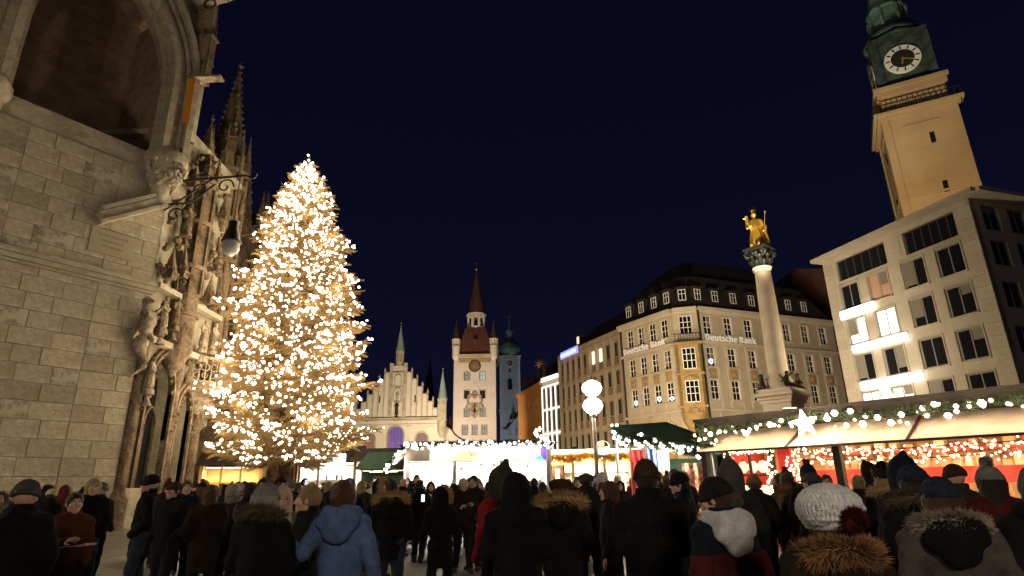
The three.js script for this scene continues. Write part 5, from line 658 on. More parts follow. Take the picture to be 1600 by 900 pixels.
  garland([pl(0.2, 2.32, wp + 0.1), pl(0.22, 1.7, wp + 0.1), pl(0.2, 1.0, wp + 0.1)], 'string of warm bulbs down the dark end post of the display window', { n: 60, bulb: 0.026, r: 0.06, fir: null, power: 2 });
  garland([pl(0.3, 2.36, wp + 0.12), pl(0.9, 2.34, wp + 0.12), pl(1.45, 2.36, wp + 0.12)], 'string of warm bulbs along the top of the display window', { n: 50, bulb: 0.024, r: 0.05, fir: null });
  garland([pl(1.5, 2.3, wp + 0.12), pl(1.46, 1.7, wp + 0.12), pl(1.52, 1.05, wp + 0.12)], 'string of warm bulbs down the counter side of the display window', { n: 75, bulb: 0.026, r: 0.09, fir: null, power: 2 });
  garland([pl(2.1, 2.2, wp + 0.12), pl(2.1, 1.8, wp + 0.12), pl(2.5, 1.25, wp + 0.15)], 'string of warm bulbs trailing beside the red door post', { n: 60, bulb: 0.026, r: 0.12, fir: null });
  garland([pl(0.25, 1.02, wp + 0.14), pl(0.8, 0.98, wp + 0.14), pl(1.5, 1.02, wp + 0.14)], 'string of warm bulbs along the sill of the display window', { n: 50, bulb: 0.026, r: 0.05, fir: null });
  // fir garland with big lamps under the roof edge, and its star
  garland([pl(-0.1, 2.9, wp + 0.7), pl(1.6, 2.92, wp + 0.74), pl(3.2, 2.98, wp + 0.76), pl(4.8, 2.9, wp + 0.74), pl(6.6, 2.96, wp + 0.74), pl(8.2, 2.9, wp + 0.74), pl(L, 2.92, wp + 0.74)], 'thick fir garland with large white lamps under the dark roof edge', { n: 84, bulb: 0.053, mat: bigMat, r: 0.085, per: 13, vary: 0.5, power: 2.4, color: [1, 0.78, 0.54], sag: 0.16, step: 0.75, lift: -0.06, out: [Math.sin(F.turn) * 0.4, Math.cos(F.turn) * 0.4] });
  garland([pl(-0.05, 2.9, wp + 0.7), pl(0.0, 2.66, wp + 0.7), pl(0.25, 2.5, wp + 0.76)], 'short fir garland hanging at the roof corner beside the green canopy', { n: 26, bulb: 0.04, mat: bigMat, r: 0.16, per: 50 });
  const sp = pl(3.0, 2.84, wp + 0.9), st = thing('lit_star', 'large glowing white five pointed star over the beige awning', 'star', sp, F.turn); const pts = [...Array(10)].map((_, k) => { const a = Math.PI / 2 + k * Math.PI / 5 + 0.1, r = k % 2 ? 0.11 : 0.29; return [Math.cos(a) * r, Math.sin(a) * r]; }); obj('star_light', extr(poly(pts), 0.06, 0.03), bigMat, st); warmPoint(sp[0] - 0.2, sp[1], sp[2] + 0.3, 8, [1, 0.85, 0.6], 8);
  const wp2 = pl(2.0, 3.5, wp + 0.3);
  { const a = thing('lit_angel', 'small glowing angel figure standing on the stall roof ridge', 'ornament', pl(4.7, 3.23, wp + 0.4), 0.5); obj('figure_light', [cone(0.15, 0.38, 0, 0, 0, 10), ball(0.07, 0, 0.43, 0), T(new THREE.ConeGeometry(0.13, 0.3, 4).scale(1, 1, 0.2), -0.15, 0.27, -0.04, 0, 0, 0.9), T(new THREE.ConeGeometry(0.13, 0.3, 4).scale(1, 1, 0.2), 0.15, 0.27, -0.04, 0, 0, -0.9)], glow([1, 0.8, 0.5], 2.5), a); }
  // rows of small clay houses and figures on the counter and shelves
  const house = (k) => { const g = []; const w = 0.15; g.push(box(w, 0.13, 0.1, 0, 0.065, 0)); g.push(extr(poly([[-w * 0.62, 0.125], [w * 0.62, 0.125], [0, 0.125 + 0.1]]), 0.12).translate(0, 0, -0.06)); return g; };
  const hg = uvBox(merge([house()[0]])), rg = uvBox(merge([house()[1]])), fm = [[0.6, 0.3, 0.12], [0.5, 0.36, 0.2], [0.7, 0.5, 0.3], [0.42, 0.2, 0.1]].map((c) => std(c, 0.6)), rm = [[0.4, 0.1, 0.05], [0.3, 0.15, 0.07], [0.55, 0.3, 0.15]].map((c) => std(c, 0.6));
  for (let k = 0; k < 34; k++) { const u = 2.6 + k * 0.215; if (Math.abs(u - 5.3) < 0.06) continue; const h = thing('clay_house', 'small brown clay light house in the row on the red shelf', 'ornament', pl(u, 1.805, wp - 0.62 + rr(-0.03, 0.03)), F.turn + rr(-0.3, 0.3), 'clay houses on the shelf of the red stall'); const s = rr(0.75, 1.25); h.scale.set(s, s * rr(0.9, 1.3), s); obj('wall', hg, pick(fm), h); obj('roof', rg, pick(rm), h); }
  for (let k = 0; k < 26; k++) { const h = thing('hanging_star', 'small straw star hanging over the counter of the red stall', 'ornament', pl(2.5 + k * 0.3, 1.88 + rr(-0.1, 0.1), wp - 0.9 + rr(-0.2, 0.2)), F.turn, 'straw stars hanging in the red stall'); obj('star', extr(poly([...Array(12)].map((_, i) => { const a = i * Math.PI / 6, r = i % 2 ? 0.035 : 0.085; return [Math.cos(a) * r, Math.sin(a) * r]; })), 0.012), fm[k % 4], h); obj('thread', rod([0, 0.08, 0], [0, 0.6, 0], 0.003, 4), M.iron, h); }
  for (let k = 0; k < 24; k++) { const h = thing('gift_box', 'small wrapped gift box on the back shelf of the red stall', 'gift box', pl(2.5 + k * 0.33, 2.23, wp - 1.62), F.turn + rr(-0.2, 0.2), 'gift boxes on the back shelf of the red stall'); const s = rr(0.12, 0.24), q = rr(0.1, 0.28); obj('box', box(s, q, 0.16, 0, q / 2, 0), pick([redPaint, ...fm]), h); obj('ribbon', box(s + 0.01, q + 0.008, 0.035, 0, q / 2, 0), goldTinsel, h); }
  const figG = lathe([[0.05, 0], [0.06, 0.02], [0.035, 0.1], [0.05, 0.16], [0.025, 0.2], [0.035, 0.24], [0.01, 0.3]], 0, 0, 0, 10);
  for (let k = 0; k < 22; k++) { const h = thing('carved_figure', 'small turned figure standing on the red stall counter', 'ornament', pl(2.7 + k * 0.33, 1.1, wp - 0.1 + rr(-0.15, 0.1)), rnd() * 6, 'turned figures on the counter of the red stall'); h.scale.setScalar(rr(0.7, 1.2)); obj('figure', figG, pick(fm), h); }
  for (let k = 0; k < 7; k++) { const h = thing('lit_lantern', 'small glowing paper lantern in the display window', 'lantern', pl(0.4 + (k % 4) * 0.29, k < 4 ? 1.16 : 1.78, wp - 0.35), 0, 'lanterns inside the display window'); obj('lantern_light', lathe([[0.05, 0], [0.12, 0.08], [0.13, 0.2], [0.06, 0.3], [0.02, 0.31]], 0, 0, 0, 10), glow([1, 0.6, 0.3], 1.1), h); obj('cap', cyl(0.05, 0.03, 0.04, 0, 0.3, 0, 8), M.iron, h); }
}
// generic open hut
function hut(name, label, x, z, turn, { w = 5, d = 2.6, eave = 2.75, ridge = 3.4, wallMat = wood, roofMat = woodDark, lampMat = glow([1, 0.95, 0.85], 8), power = 30, color = [1, 0.93, 0.8], counter = true, inner = std([0.75, 0.72, 0.66], 0.8), posts = 4 } = {}) {
  const t = thing(name, label, 'market stall', [x, 0, z], turn), W = new THREE.Matrix4().compose(new V3(x, 0, z), new THREE.Quaternion().setFromAxisAngle(new V3(0, 1, 0), turn), new V3(1, 1, 1)), P = (a, b, c) => new V3(a, b, c).applyMatrix4(W).toArray();
  sobj('wall', [box(w, eave, 0.08, 0, eave / 2, -d), box(0.08, eave, d, -w / 2, eave / 2, -d / 2), box(0.08, eave, d, w / 2, eave / 2, -d / 2)], inner, t);
  sobj('post', [...Array(posts)].map((_, k) => box(0.12, eave, 0.12, -w / 2 + 0.1 + (w - 0.2) * k / (posts - 1), eave / 2, 0.02)), wallMat, t);
  if (counter) sobj('counter', [box(w - 0.1, 1.0, 0.1, 0, 0.5, 0.12), box(w - 0.05, 0.06, 0.6, 0, 1.03, -0.05), box(w - 0.3, 0.05, 0.35, 0, 1.55, -d + 0.25), box(w - 0.3, 0.05, 0.35, 0, 2.0, -d + 0.25)], wallMat, t);
  sobj('roof', [extr(poly([[-0.5, eave], [0.0, eave + 0.04], [d / 2, ridge], [d + 0.35, eave], [d / 2, ridge - 0.12]].map(([a, b]) => [a - 0.0, b])), w + 0.5).rotateY(Math.PI / 2).translate(-w / 2 - 0.25, 0, 0)], roofMat, t);
  if (power) { obj('lamp_panel', [box(w - 0.6, 0.05, 0.3, 0, eave - 0.1, -d * 0.45), box(w - 0.6, 0.05, 0.2, 0, eave - 0.12, -0.25)], lampMat, t); for (const k of [-0.3, 0, 0.3]) { const p = P(w * k, eave - 0.16, -d * 0.4); area('stall_lamp', p[0], p[1], p[2], p[0] + 0.001, 0, p[2], w * 0.3, 0.5, power, color); } }
  return { t, P };
}
// the white lit stall in the centre
{
  const { t, P } = hut('white_lit_stall', 'brilliantly white lit stall with a yellow sign board and rounded garland roof', -1.3, -21.8, 0.02, { w: 5.1, d: 2.6, eave: 2.95, ridge: 3.05, wallMat: M.frameGrey, power: 85, lampMat: glow([1, 0.97, 0.9], 10), inner: std([0.85, 0.84, 0.8], 0.7) });
  obj('lamp_panel', box(4.6, 1.15, 0.04, 0, 1.85, -2.5), glow([1, 0.98, 0.93], 2.4), t); { const p = P(0, 1.8, -2.44), q = P(0, 1.8, 5); area('back_lamp', ...p, ...q, 4.4, 1.1, 6, [1, 0.97, 0.9]); }
  sobj('roof_side', [extr(poly([[-3.1, 2.35], [-2.55, 2.95], [-2.55, 2.6], [-3.0, 2.2]]), 2.4).translate(0, 0, -2.3)], woodDark, t);
  // sign boards
  const c = document.createElement('canvas'); c.width = 512; c.height = 112; const x = c.getContext('2d'); x.fillStyle = '#f6efb0'; x.fillRect(0, 0, 512, 112); x.fillStyle = '#c8641e'; x.font = 'bold 64px serif'; x.textAlign = 'right'; x.fillText('welt', 490, 76); x.fillStyle = '#b98a4a'; x.fillRect(0, 0, 512, 5); x.fillRect(0, 107, 512, 5); x.strokeStyle = '#b98a4a'; x.lineWidth = 8; x.beginPath(); x.arc(52, 60, 26, 3.1, 4.9); x.stroke();
  const ct = new THREE.CanvasTexture(c); ct.colorSpace = THREE.SRGBColorSpace; obj('sign_board', box(2.0, 0.46, 0.05, -0.66, 2.62, 0.22), std([1, 1, 1], 0.6, { map: ct, emissive: new THREE.Color(1, 1, 1), emissiveMap: ct, emissiveIntensity: 0.2 }), t);
  const c2 = document.createElement('canvas'); c2.width = 512; c2.height = 112; const y = c2.getContext('2d'); y.fillStyle = '#f4fbff'; y.fillRect(0, 0, 512, 112); y.fillStyle = '#6a43c4'; y.fillRect(455, 0, 57, 112); y.fillStyle = '#35c08a'; y.beginPath(); y.moveTo(380, 112); y.lineTo(455, 70); y.lineTo(490, 112); y.fill(); y.fillStyle = '#9fe6ee'; y.beginPath(); y.arc(34, 54, 22, 0, 7); y.fill(); y.fillStyle = '#f4fbff'; y.beginPath(); y.arc(42, 54, 15, 0, 7); y.fill(); const ct2 = new THREE.CanvasTexture(c2); ct2.colorSpace = THREE.SRGBColorSpace;
  obj('sign_board', box(1.95, 0.46, 0.05, 1.42, 2.62, 0.22), std([1, 1, 1], 0.6, { map: ct2, emissive: new THREE.Color(1, 1, 1), emissiveMap: ct2, emissiveIntensity: 0.4 }), t);
  obj('panel', [box(0.85, 0.44, 0.05, -2.1, 2.62, 0.2)], M.gridPanel, t); obj('rail', [box(5.1, 0.04, 0.06, 0, 2.36, 0.26)], M.steel, t);
  garland([P(-3.25, 2.05, 0.3), P(-2.95, 2.45, 0.3), P(-2.5, 2.93, 0.32), P(-1.2, 2.98, 0.34), P(0.2, 2.96, 0.34), P(1.6, 2.97, 0.34), P(2.7, 2.9, 0.34)], 'dense white bulb garland along the roof edge of the white lit stall', { n: 150, bulb: 0.05, mat: coolMat, r: 0.08, per: 26, power: 5, color: [1, 0.93, 0.8] });
  for (const [u, v] of [[-0.6, 2.1], [0.55, 2.2], [1.1, 2.05], [0.1, 2.22], [1.75, 2.15]]) { const m = thing('hanging_mug', 'small mug hanging from the rail of the white lit stall', 'mug', P(u, v, -0.2), 0, 'mugs hanging in the white lit stall'); obj('body', lathe([[0.001, 0], [0.05, 0], [0.055, 0.1], [0.048, 0.1], [0.045, 0.01]], 0, 0, 0, 12), std([0.35, 0.1, 0.1], 0.4), m); obj('handle', T(new THREE.TorusGeometry(0.035, 0.01, 5, 12), 0.06, 0.05, 0), std([0.35, 0.1, 0.1], 0.4), m); obj('hook', rod([0, 0.1, 0], [0, 0.26 + (2.36 - v - 0.26), 0], 0.006), M.steel, m); }
  const bg = lathe([[0.001, 0], [0.04, 0], [0.042, 0.2], [0.016, 0.27], [0.016, 0.33], [0.001, 0.33]], 0, 0, 0, 10); for (let k = 0; k < 26; k++) { const m = thing('bottle', 'bottle standing on the back shelf of the white lit stall', 'bottle', P(-2.2 + (k % 13) * 0.36 + rr(-0.05, 0.05), k < 13 ? 1.58 : 2.03, -2.33), 0, 'bottles on the white stall shelves'); obj('body', bg, std(pick([[0.1, 0.2, 0.08], [0.25, 0.12, 0.04], [0.5, 0.45, 0.3]]), 0.15), m); }
}
// kiosk with gold tinsel
{
  const { t, P } = hut('gold_trimmed_kiosk', 'warm lit kiosk with gold tinsel edge below the twin globe lamp', 3.05, -25.8, -0.05, { w: 4.1, d: 2.5, eave: 2.75, ridge: 3.0, power: 40, color: [1, 0.8, 0.5], lampMat: glow([1, 0.88, 0.65], 8) });
  obj('lamp_panel', box(2.4, 1.1, 0.04, 0.6, 1.75, -2.4), glow([1, 0.88, 0.62], 2.6), t); sobj('side_booth', [box(0.9, 2.3, 0.1, -1.5, 1.15, -0.1), box(0.1, 2.3, 1, -1.05, 1.15, -0.6)], wood, t); obj('window_light', [box(0.24, 1.0, 0.04, -1.7, 1.65, -0.03), box(0.18, 1.0, 0.04, -1.3, 1.65, -0.03)], glow([1, 0.8, 0.5], 1.6), t);
  obj('fascia_light', box(4.3, 0.2, 0.06, 0, 2.8, 0.5), glow([1, 0.86, 0.55], 2.4), t); obj('sign_board', rbox(0.35, 0.55, 0.05, 0.45, 2.9, 0.75, 0.02), std([0.35, 0.26, 0.18], 0.6), t);
  garland([P(-2.15, 2.5, 0.45), P(-1, 2.55, 0.5), P(0, 2.62, 0.5), P(1, 2.58, 0.5), P(2.1, 2.6, 0.5)], 'gold tinsel garland along the kiosk edge', { n: 30, bulb: 0.025, fir: goldTinsel, r: 0.13, per: 60, power: 7 });
}
// green canopy stall with hanging textiles
{
  const t = thing('green_canopy_stall', 'stall under a dark green canopy with white bulbs and hanging textiles', 'market stall', [4.6, 0, -19.2], -0.35), W = new THREE.Matrix4().compose(new V3(4.6, 0, -19.2), new THREE.Quaternion().setFromAxisAngle(new V3(0, 1, 0), -0.35), new V3(1, 1, 1)), P = (a, b, c) => new V3(a, b, c).applyMatrix4(W).toArray();
  const g = new THREE.BufferGeometry(), v = [], q = (a, b, c) => v.push(...a, ...b, ...c), A = [-1.45, 3.3, 0.5], B = [1.55, 2.55, 0.75], C = [1.6, 2.85, -1.7], D = [-1.3, 3.15, -1.6], E = [0.15, 3.42, -0.5];
  for (const [a, b] of [[A, B], [B, C], [C, D], [D, A]]) { const n = 8; for (let i = 0; i < n; i++) { const l = (s) => { const k = Math.sin(s * Math.PI) * -0.12; return [a[0] + (b[0] - a[0]) * s, a[1] + (b[1] - a[1]) * s + k, a[2] + (b[2] - a[2]) * s]; }; q(l(i / n), l((i + 1) / n), E); } }
  g.setAttribute('position', new THREE.Float32BufferAttribute(v, 3)); g.computeVertexNormals(); const gm = greenCloth.clone(); gm.side = THREE.DoubleSide; sobj('canopy', g, gm, t);
  sobj('valance', (() => { const h = new THREE.PlaneGeometry(3.1, 0.2, 20, 1), p = h.attributes.position; for (let i = 0; i < p.count; i++) { const s = p.getX(i) / 3.1 + 0.5; p.setXYZ(i, A[0] + (B[0] - A[0]) * s, A[1] + (B[1] - A[1]) * s - 0.12 * Math.sin(s * 3.14) + p.getY(i) - 0.08, A[2] + (B[2] - A[2]) * s + 0.02); } h.computeVertexNormals(); return h; })(), gm, t);
  sobj('post', [cyl(0.045, 0.045, 2.5, 1.5, 0, 0.65, 8), cyl(0.045, 0.045, 3.2, -1.35, 0, 0.45, 8), cyl(0.045, 0.045, 2.8, 1.5, 0, -1.6, 8), cyl(0.045, 0.045, 3.1, -1.25, 0, -1.5, 8)], M.steel, t);
  const cloth = (w, h, x, y, z, ry, m, n = 4) => { const k = new THREE.PlaneGeometry(w, h, 18, 6), p = k.attributes.position; for (let i = 0; i < p.count; i++) p.setZ(i, 0.035 * Math.sin(p.getX(i) / w * n * 6.28)); k.computeVertexNormals(); return sobj('hanging_cloth', T(k, x, y, z, ry), m, t); };
  const cm = (c) => tex(c, TX.wool, 1.5, 0.85, 0.01, { side: THREE.DoubleSide }); cloth(0.5, 1.9, -0.05, 1.55, 0.3, 0, cm([0.42, 0.42, 0.4])); cloth(0.34, 0.85, -0.3, 2.15, 0.36, 0, cm([0.12, 0.19, 0.36]), 2); cloth(0.45, 0.6, -0.75, 2.25, 0.34, 0.1, cm([0.6, 0.05, 0.05]), 3); cloth(0.5, 1.6, -0.75, 1.2, 0.2, 0, cm([0.55, 0.06, 0.06]), 3);
  { const c = document.createElement('canvas'); c.width = c.height = 128; const x = c.getContext('2d'); x.fillStyle = '#8d6a50'; x.fillRect(0, 0, 128, 128); const cols = ['#a8503f', '#c99d7c', '#6d3a2f', '#d4b69a', '#9b7a66']; for (let i = 0; i < 420; i++) { x.fillStyle = cols[i % 5]; x.beginPath(); x.ellipse(rnd() * 128, rnd() * 128, rr(1, 4), rr(3, 9), rr(-0.5, 0.5), 0, 7); x.fill(); } const ct = new THREE.CanvasTexture(c); ct.colorSpace = THREE.SRGBColorSpace; ct.wrapS = ct.wrapT = THREE.RepeatWrapping; cloth(0.75, 1.9, 0.95, 1.15, 0.5, 0, std([1, 1, 1], 0.9, { map: ct, side: THREE.DoubleSide }), 3); }
  cloth(1.3, 1.1, 2.0, 1.95, -0.2, -0.1, cm([0.05, 0.13, 0.07]), 3); cloth(0.42, 0.3, 1.95, 1.62, 0.4, 0, cm([0.6, 0.08, 0.07]), 2); sobj('wall', box(2.8, 2.3, 0.06, 0.1, 1.15, -1.6), greenCloth, t); sobj('side_wall', box(0.06, 2.3, 2, 1.55, 1.15, -0.6), greenCloth, t);
  garland([P(-1.4, 3.2, 0.56), P(-1.1, 2.85, 0.6), P(-0.75, 2.8, 0.62)], 'white bulbs hanging at the raised tip of the green canopy', { n: 34, bulb: 0.05, mat: coolMat, r: 0.13, per: 24, power: 9, color: [1, 0.92, 0.75] });
  garland([P(-0.75, 2.9, 0.66), P(0.0, 2.68, 0.72), P(0.7, 2.5, 0.8), P(1.3, 2.38, 0.85)], 'white bulb garland along the lower edge of the green canopy', { n: 46, bulb: 0.05, mat: coolMat, r: 0.12, per: 26, power: 9, color: [1, 0.92, 0.75] });
  const k = thing('wire_basket', 'wire basket with white lights hanging beside the green canopy', 'basket', P(-1.75, 2.42, 0.6)); obj('basket', [T(new THREE.TorusGeometry(0.2, 0.012, 5, 20), 0, 0.22, 0, 0, Math.PI / 2), T(new THREE.TorusGeometry(0.15, 0.012, 5, 20), 0, 0, 0, 0, Math.PI / 2), ...[...Array(10)].map((_, i) => rod([Math.cos(i * 0.628) * 0.15, 0, Math.sin(i * 0.628) * 0.15], [Math.cos(i * 0.628) * 0.2, 0.22, Math.sin(i * 0.628) * 0.2], 0.008)), T(new THREE.TorusGeometry(0.2, 0.012, 5, 16, Math.PI), 0, 0.22, 0)], std([0.8, 0.78, 0.72], 0.5), k); obj('light_bulb', [...Array(14)].map(() => T(smallBulb.clone().scale(0.03, 0.03, 0.03), rr(-0.14, 0.14), rr(0.02, 0.2), rr(-0.14, 0.14))), coolMat, k, 'stuff');
}
// green tent and the lit huts beyond the tree
{
  const t = thing('green_tent_stall', 'small dark green tent stall between the fir and the white stall', 'market stall', [-6.35, 0, -30], 0.1); t.scale.set(0.66, 1, 0.8); sobj('canopy', [hip([[-1.9, 1.2], [1.9, 1.2], [1.9, -1.6], [-1.9, -1.6]], 2.35, 3.15, 0.45)], greenCloth, t); sobj('post', [[-1.8, 1.1], [1.8, 1.1], [-1.8, -1.5], [1.8, -1.5]].map(([x, z]) => cyl(0.05, 0.05, 2.4, x, 0, z, 8)), M.steel, t); sobj('wall', [box(3.6, 2.3, 0.05, 0, 1.15, -1.5), box(3.5, 1, 0.08, 0, 0.5, 1.0)], greenCloth, t); obj('lamp_panel', box(2, 0.05, 0.2, 0, 2.25, 0), glow([1, 0.8, 0.5], 3), t);
}
hut('lit_timber_hut', 'timber hut with snow white lit gable beneath the fir branches', -11.6, -38.5, 0.1, { w: 3.6, d: 2.4, eave: 3.1, ridge: 4.1, power: 60, lampMat: glow([1, 0.95, 0.85], 9) });
hut('lit_timber_hut', 'added yellow framed hut glowing in place of lit shop arches beside the fir', -16.9, -37, 0.3, { w: 3.4, d: 2.4, eave: 2.9, ridge: 3.7, inner: std([0.7, 0.5, 0.2], 0.8), wallMat: std([0.65, 0.42, 0.14], 0.8), power: 40, color: [1, 0.8, 0.5] });  // hut added to give the glow of shop arches hidden beyond it
hut('lit_timber_hut', 'third timber hut with bright counter by the fir, nearest the green tent', -7.9, -36.5, 0, { w: 3.2, d: 2.4, eave: 3.0, ridge: 3.8, power: 50, color: [1, 0.85, 0.6] });
{ const t = thing('info_board', 'blue white lit information board standing beneath the fir', 'sign', [-9.7, 0, -33.4], 0.1); obj('post', [cyl(0.05, 0.05, 2.2, -0.4, 0, 0, 8), cyl(0.05, 0.05, 2.2, 0.4, 0, 0, 8)], M.steel, t); obj('lit_panel', rbox(1.1, 1.1, 0.12, 0, 2.75, 0, 0.04), glow([0.75, 0.9, 1], 1.6), t); obj('board', box(1.0, 0.9, 0.06, 0, 1.5, 0.04), std([0.5, 0.45, 0.4], 0.7), t); }
{ const t = thing('light_figure', 'curly white light figure on a post beside the white building', 'ornament', [1.9, 0, -43]); obj('post', cyl(0.05, 0.04, 4, 0, 0, 0, 8), M.iron, t); obj('star_light', [...Array(9)].map((_, k) => T(new THREE.OctahedronGeometry(0.13).scale(1, 1.5, 0.4), Math.sin(k * 0.7 + 0.4) * 0.45, 4.3 + k * 0.14 - 0.2, Math.cos(k) * 0.1)), coolMat, t); }
// ---------------------------------------------------------------- people
const vcol = (g, fn) => { const p = g.attributes.position, c = new Float32Array(p.count * 3), v = new V3(); for (let i = 0; i < p.count; i++) { v.fromBufferAttribute(p, i); c.set(fn(v), i * 3); } g.setAttribute('color', new THREE.BufferAttribute(c, 3)); return g; };
const soft = (c, r, o) => new THREE.MeshPhysicalMaterial({ color: RGB(...c), roughness: r, specularIntensity: 0.22, ...o });
const cloth = (c, sc = 2.2, bump = 0.006, o = {}) => soft(c, 0.92, { map: rep(TX.wool, sc), bumpMap: rep(TX.weave, sc * 3), bumpScale: bump, ...o });
const knitM = (c) => soft(c, 0.95, { map: rep(TX.wool, 3), bumpMap: rep(TX.knit, 4), bumpScale: 0.012 });
const CM = { // outer clothes
  black: cloth([0.009, 0.0085, 0.009]), black2: cloth([0.012, 0.011, 0.0105]), navy: cloth([0.01, 0.014, 0.028]), charcoal: cloth([0.024, 0.0225, 0.022]), brown: cloth([0.024, 0.015, 0.01]), olive: cloth([0.04, 0.038, 0.02]), grey: cloth([0.085, 0.08, 0.076]), blue: cloth([0.11, 0.17, 0.36]), red: cloth([0.25, 0.014, 0.012]), wine: cloth([0.085, 0.014, 0.016]), beige: cloth([0.16, 0.12, 0.08]), white: cloth([0.62, 0.62, 0.64]), orange: cloth([0.085, 0.026, 0.011]), teal: cloth([0.03, 0.07, 0.08]), jeans: cloth([0.03, 0.04, 0.07]), trousers: cloth([0.016, 0.015, 0.016]), shoe: std([0.02, 0.017, 0.015], 0.5),
};
const HM = { black: knitM([0.016, 0.015, 0.015]), brown: knitM([0.06, 0.032, 0.018]), grey: knitM([0.2, 0.2, 0.19]), dkgrey: knitM([0.07, 0.068, 0.066]), white: knitM([0.72, 0.73, 0.74]), cream: knitM([0.55, 0.46, 0.33]), red: knitM([0.22, 0.018, 0.014]), blue: knitM([0.06, 0.15, 0.24]), wine: knitM([0.055, 0.008, 0.011]), mustard: knitM([0.24, 0.14, 0.05]), navy: knitM([0.02, 0.025, 0.05]) };
const hairM = (c) => std(c, 0.55, { map: rep(TX.wool, 5), bumpMap: rep(TX.weave, 6), bumpScale: 0.01 });
const RM = { dark: hairM([0.022, 0.014, 0.01]), brown: hairM([0.07, 0.035, 0.018]), auburn: hairM([0.1, 0.035, 0.015]), blond: hairM([0.36, 0.24, 0.11]), grey: hairM([0.3, 0.29, 0.27]) };
const furM = { tan: std([0.3, 0.19, 0.09], 0.9), brown: std([0.17, 0.085, 0.035], 0.9), grey: std([0.2, 0.17, 0.13], 0.9), dark: std([0.05, 0.035, 0.02], 0.9) };
const skinM = new THREE.MeshPhysicalMaterial({ color: 0xffffff, roughness: 0.55, vertexColors: true });
const LOD = [{ c: 0.017, h: 0.0065, b: 0.026 }, { c: 0.024, h: 0.011, b: 0.034 }, { c: 0.034, h: 0.017, b: 0.045 }];

function headSDF(x, y, z) { // neck pivot at the origin, face toward +z
  let d = ellD(x, y, z, 0, 0.145, -0.012, 0.075, 0.1, 0.096);
  d = smin(d, ellD(x, y, z, 0, 0.07, 0.032, 0.056, 0.066, 0.06), 0.04); d = smin(d, capD(x, y, z, 0, 0.035, 0.072, 0, 0.035, 0.072, 0.026, 0.026), 0.03);
  d = smin(d, capD(x, y, z, -0.035, 0.148, 0.078, 0.035, 0.148, 0.078, 0.012, 0.012), 0.02);
  for (const s of [-1, 1]) { d = smax(d, 0.017 - Math.hypot(x - s * 0.031, y - 0.132, z - 0.094), 0.016); d = Math.min(d, Math.hypot(x - s * 0.031, y - 0.131, z - 0.076) - 0.0135); d = smin(d, ellD(x, y, z, s * 0.042, 0.1, 0.066, 0.024, 0.022, 0.02), 0.02); d = smin(d, ellD(x, y, z, s * 0.079, 0.115, -0.008, 0.011, 0.031, 0.019), 0.008); }
  d = smin(d, capD(x, y, z, 0, 0.14, 0.086, 0, 0.1, 0.108, 0.01, 0.016), 0.012); d = smin(d, ellD(x, y, z, 0, 0.066, 0.09, 0.024, 0.0075, 0.01), 0.008); d = smin(d, ellD(x, y, z, 0, 0.055, 0.088, 0.02, 0.008, 0.01), 0.008);
  return smin(d, capD(x, y, z, 0, -0.09, -0.015, 0, 0.06, -0.008, 0.058, 0.052), 0.03);
}
const skinCol = (tone) => (v) => { const s = Math.abs(v.x); if (v.z > 0.06) { const e = Math.hypot(s - 0.031, v.y - 0.131); if (e < 0.0055) return [0.02, 0.015, 0.012]; if (e < 0.0115 && v.z > 0.078) return [0.55, 0.5, 0.46]; if (Math.abs(v.y - 0.153) < 0.006 && s > 0.014 && s < 0.05 && v.z > 0.07) return [0.06, 0.035, 0.02]; if (Math.abs(v.y - 0.061) < 0.01 && s < 0.024 && v.z > 0.088) return [tone[0] * 0.95, tone[1] * 0.55, tone[2] * 0.55]; if (s > 0.022 && s < 0.055 && v.y < 0.112 && v.y > 0.075) return [tone[0] * 1.05, tone[1] * 0.84, tone[2] * 0.82]; } return tone; };
const headCache = {};
function handGeo(side) { // wrist at the origin, fingers along -y, palm toward -z, thumb to +x * side
  const k = 'hand' + side; if (headCache[k]) return headCache[k];
  const F = [[-0.032, 0.072, 0.0078], [-0.011, 0.082, 0.0085], [0.011, 0.076, 0.0085], [0.031, 0.058, 0.0075]];
  const f = (x0, y, z) => { const x = x0 * side; let d = ellD(x, y, z, 0, -0.045, 0, 0.041, 0.055, 0.016); d = smin(d, capD(x, y, z, 0, 0.03, 0, 0, -0.02, 0, 0.027, 0.026), 0.02); for (const [fx, l, r] of F) { const e = Math.min(capD(x, y, z, fx, -0.085, 0, fx * 1.08, -0.085 - l * 0.5, -0.012, r, r * 0.95), capD(x, y, z, fx * 1.08, -0.085 - l * 0.5, -0.012, fx * 1.1, -0.085 - l * 0.85, -0.04, r * 0.95, r * 0.8)); d = smin(d, e, 0.006); } const t = Math.min(capD(x, y, z, 0.03, -0.02, -0.006, 0.058, -0.055, -0.02, 0.014, 0.011), capD(x, y, z, 0.058, -0.055, -0.02, 0.06, -0.088, -0.032, 0.011, 0.009)); return smin(d, t, 0.012); };
  return (headCache[k] = snet(f, [-0.08, -0.2, -0.07], [0.08, 0.06, 0.03], 0.0065));
}
const POSE = { down: [[0.265, 1.13, -0.04], [0.275, 0.88, 0.05]], pocket: [[0.262, 1.15, -0.07], [0.2, 0.97, 0.12]], front: [[0.245, 1.14, 0.02], [0.1, 1.22, 0.27]], phone: [[0.27, 1.15, 0.08], [0.12, 1.36, 0.33]], raised: [[0.3, 1.36, 0.22], [0.2, 1.62, 0.36]] };
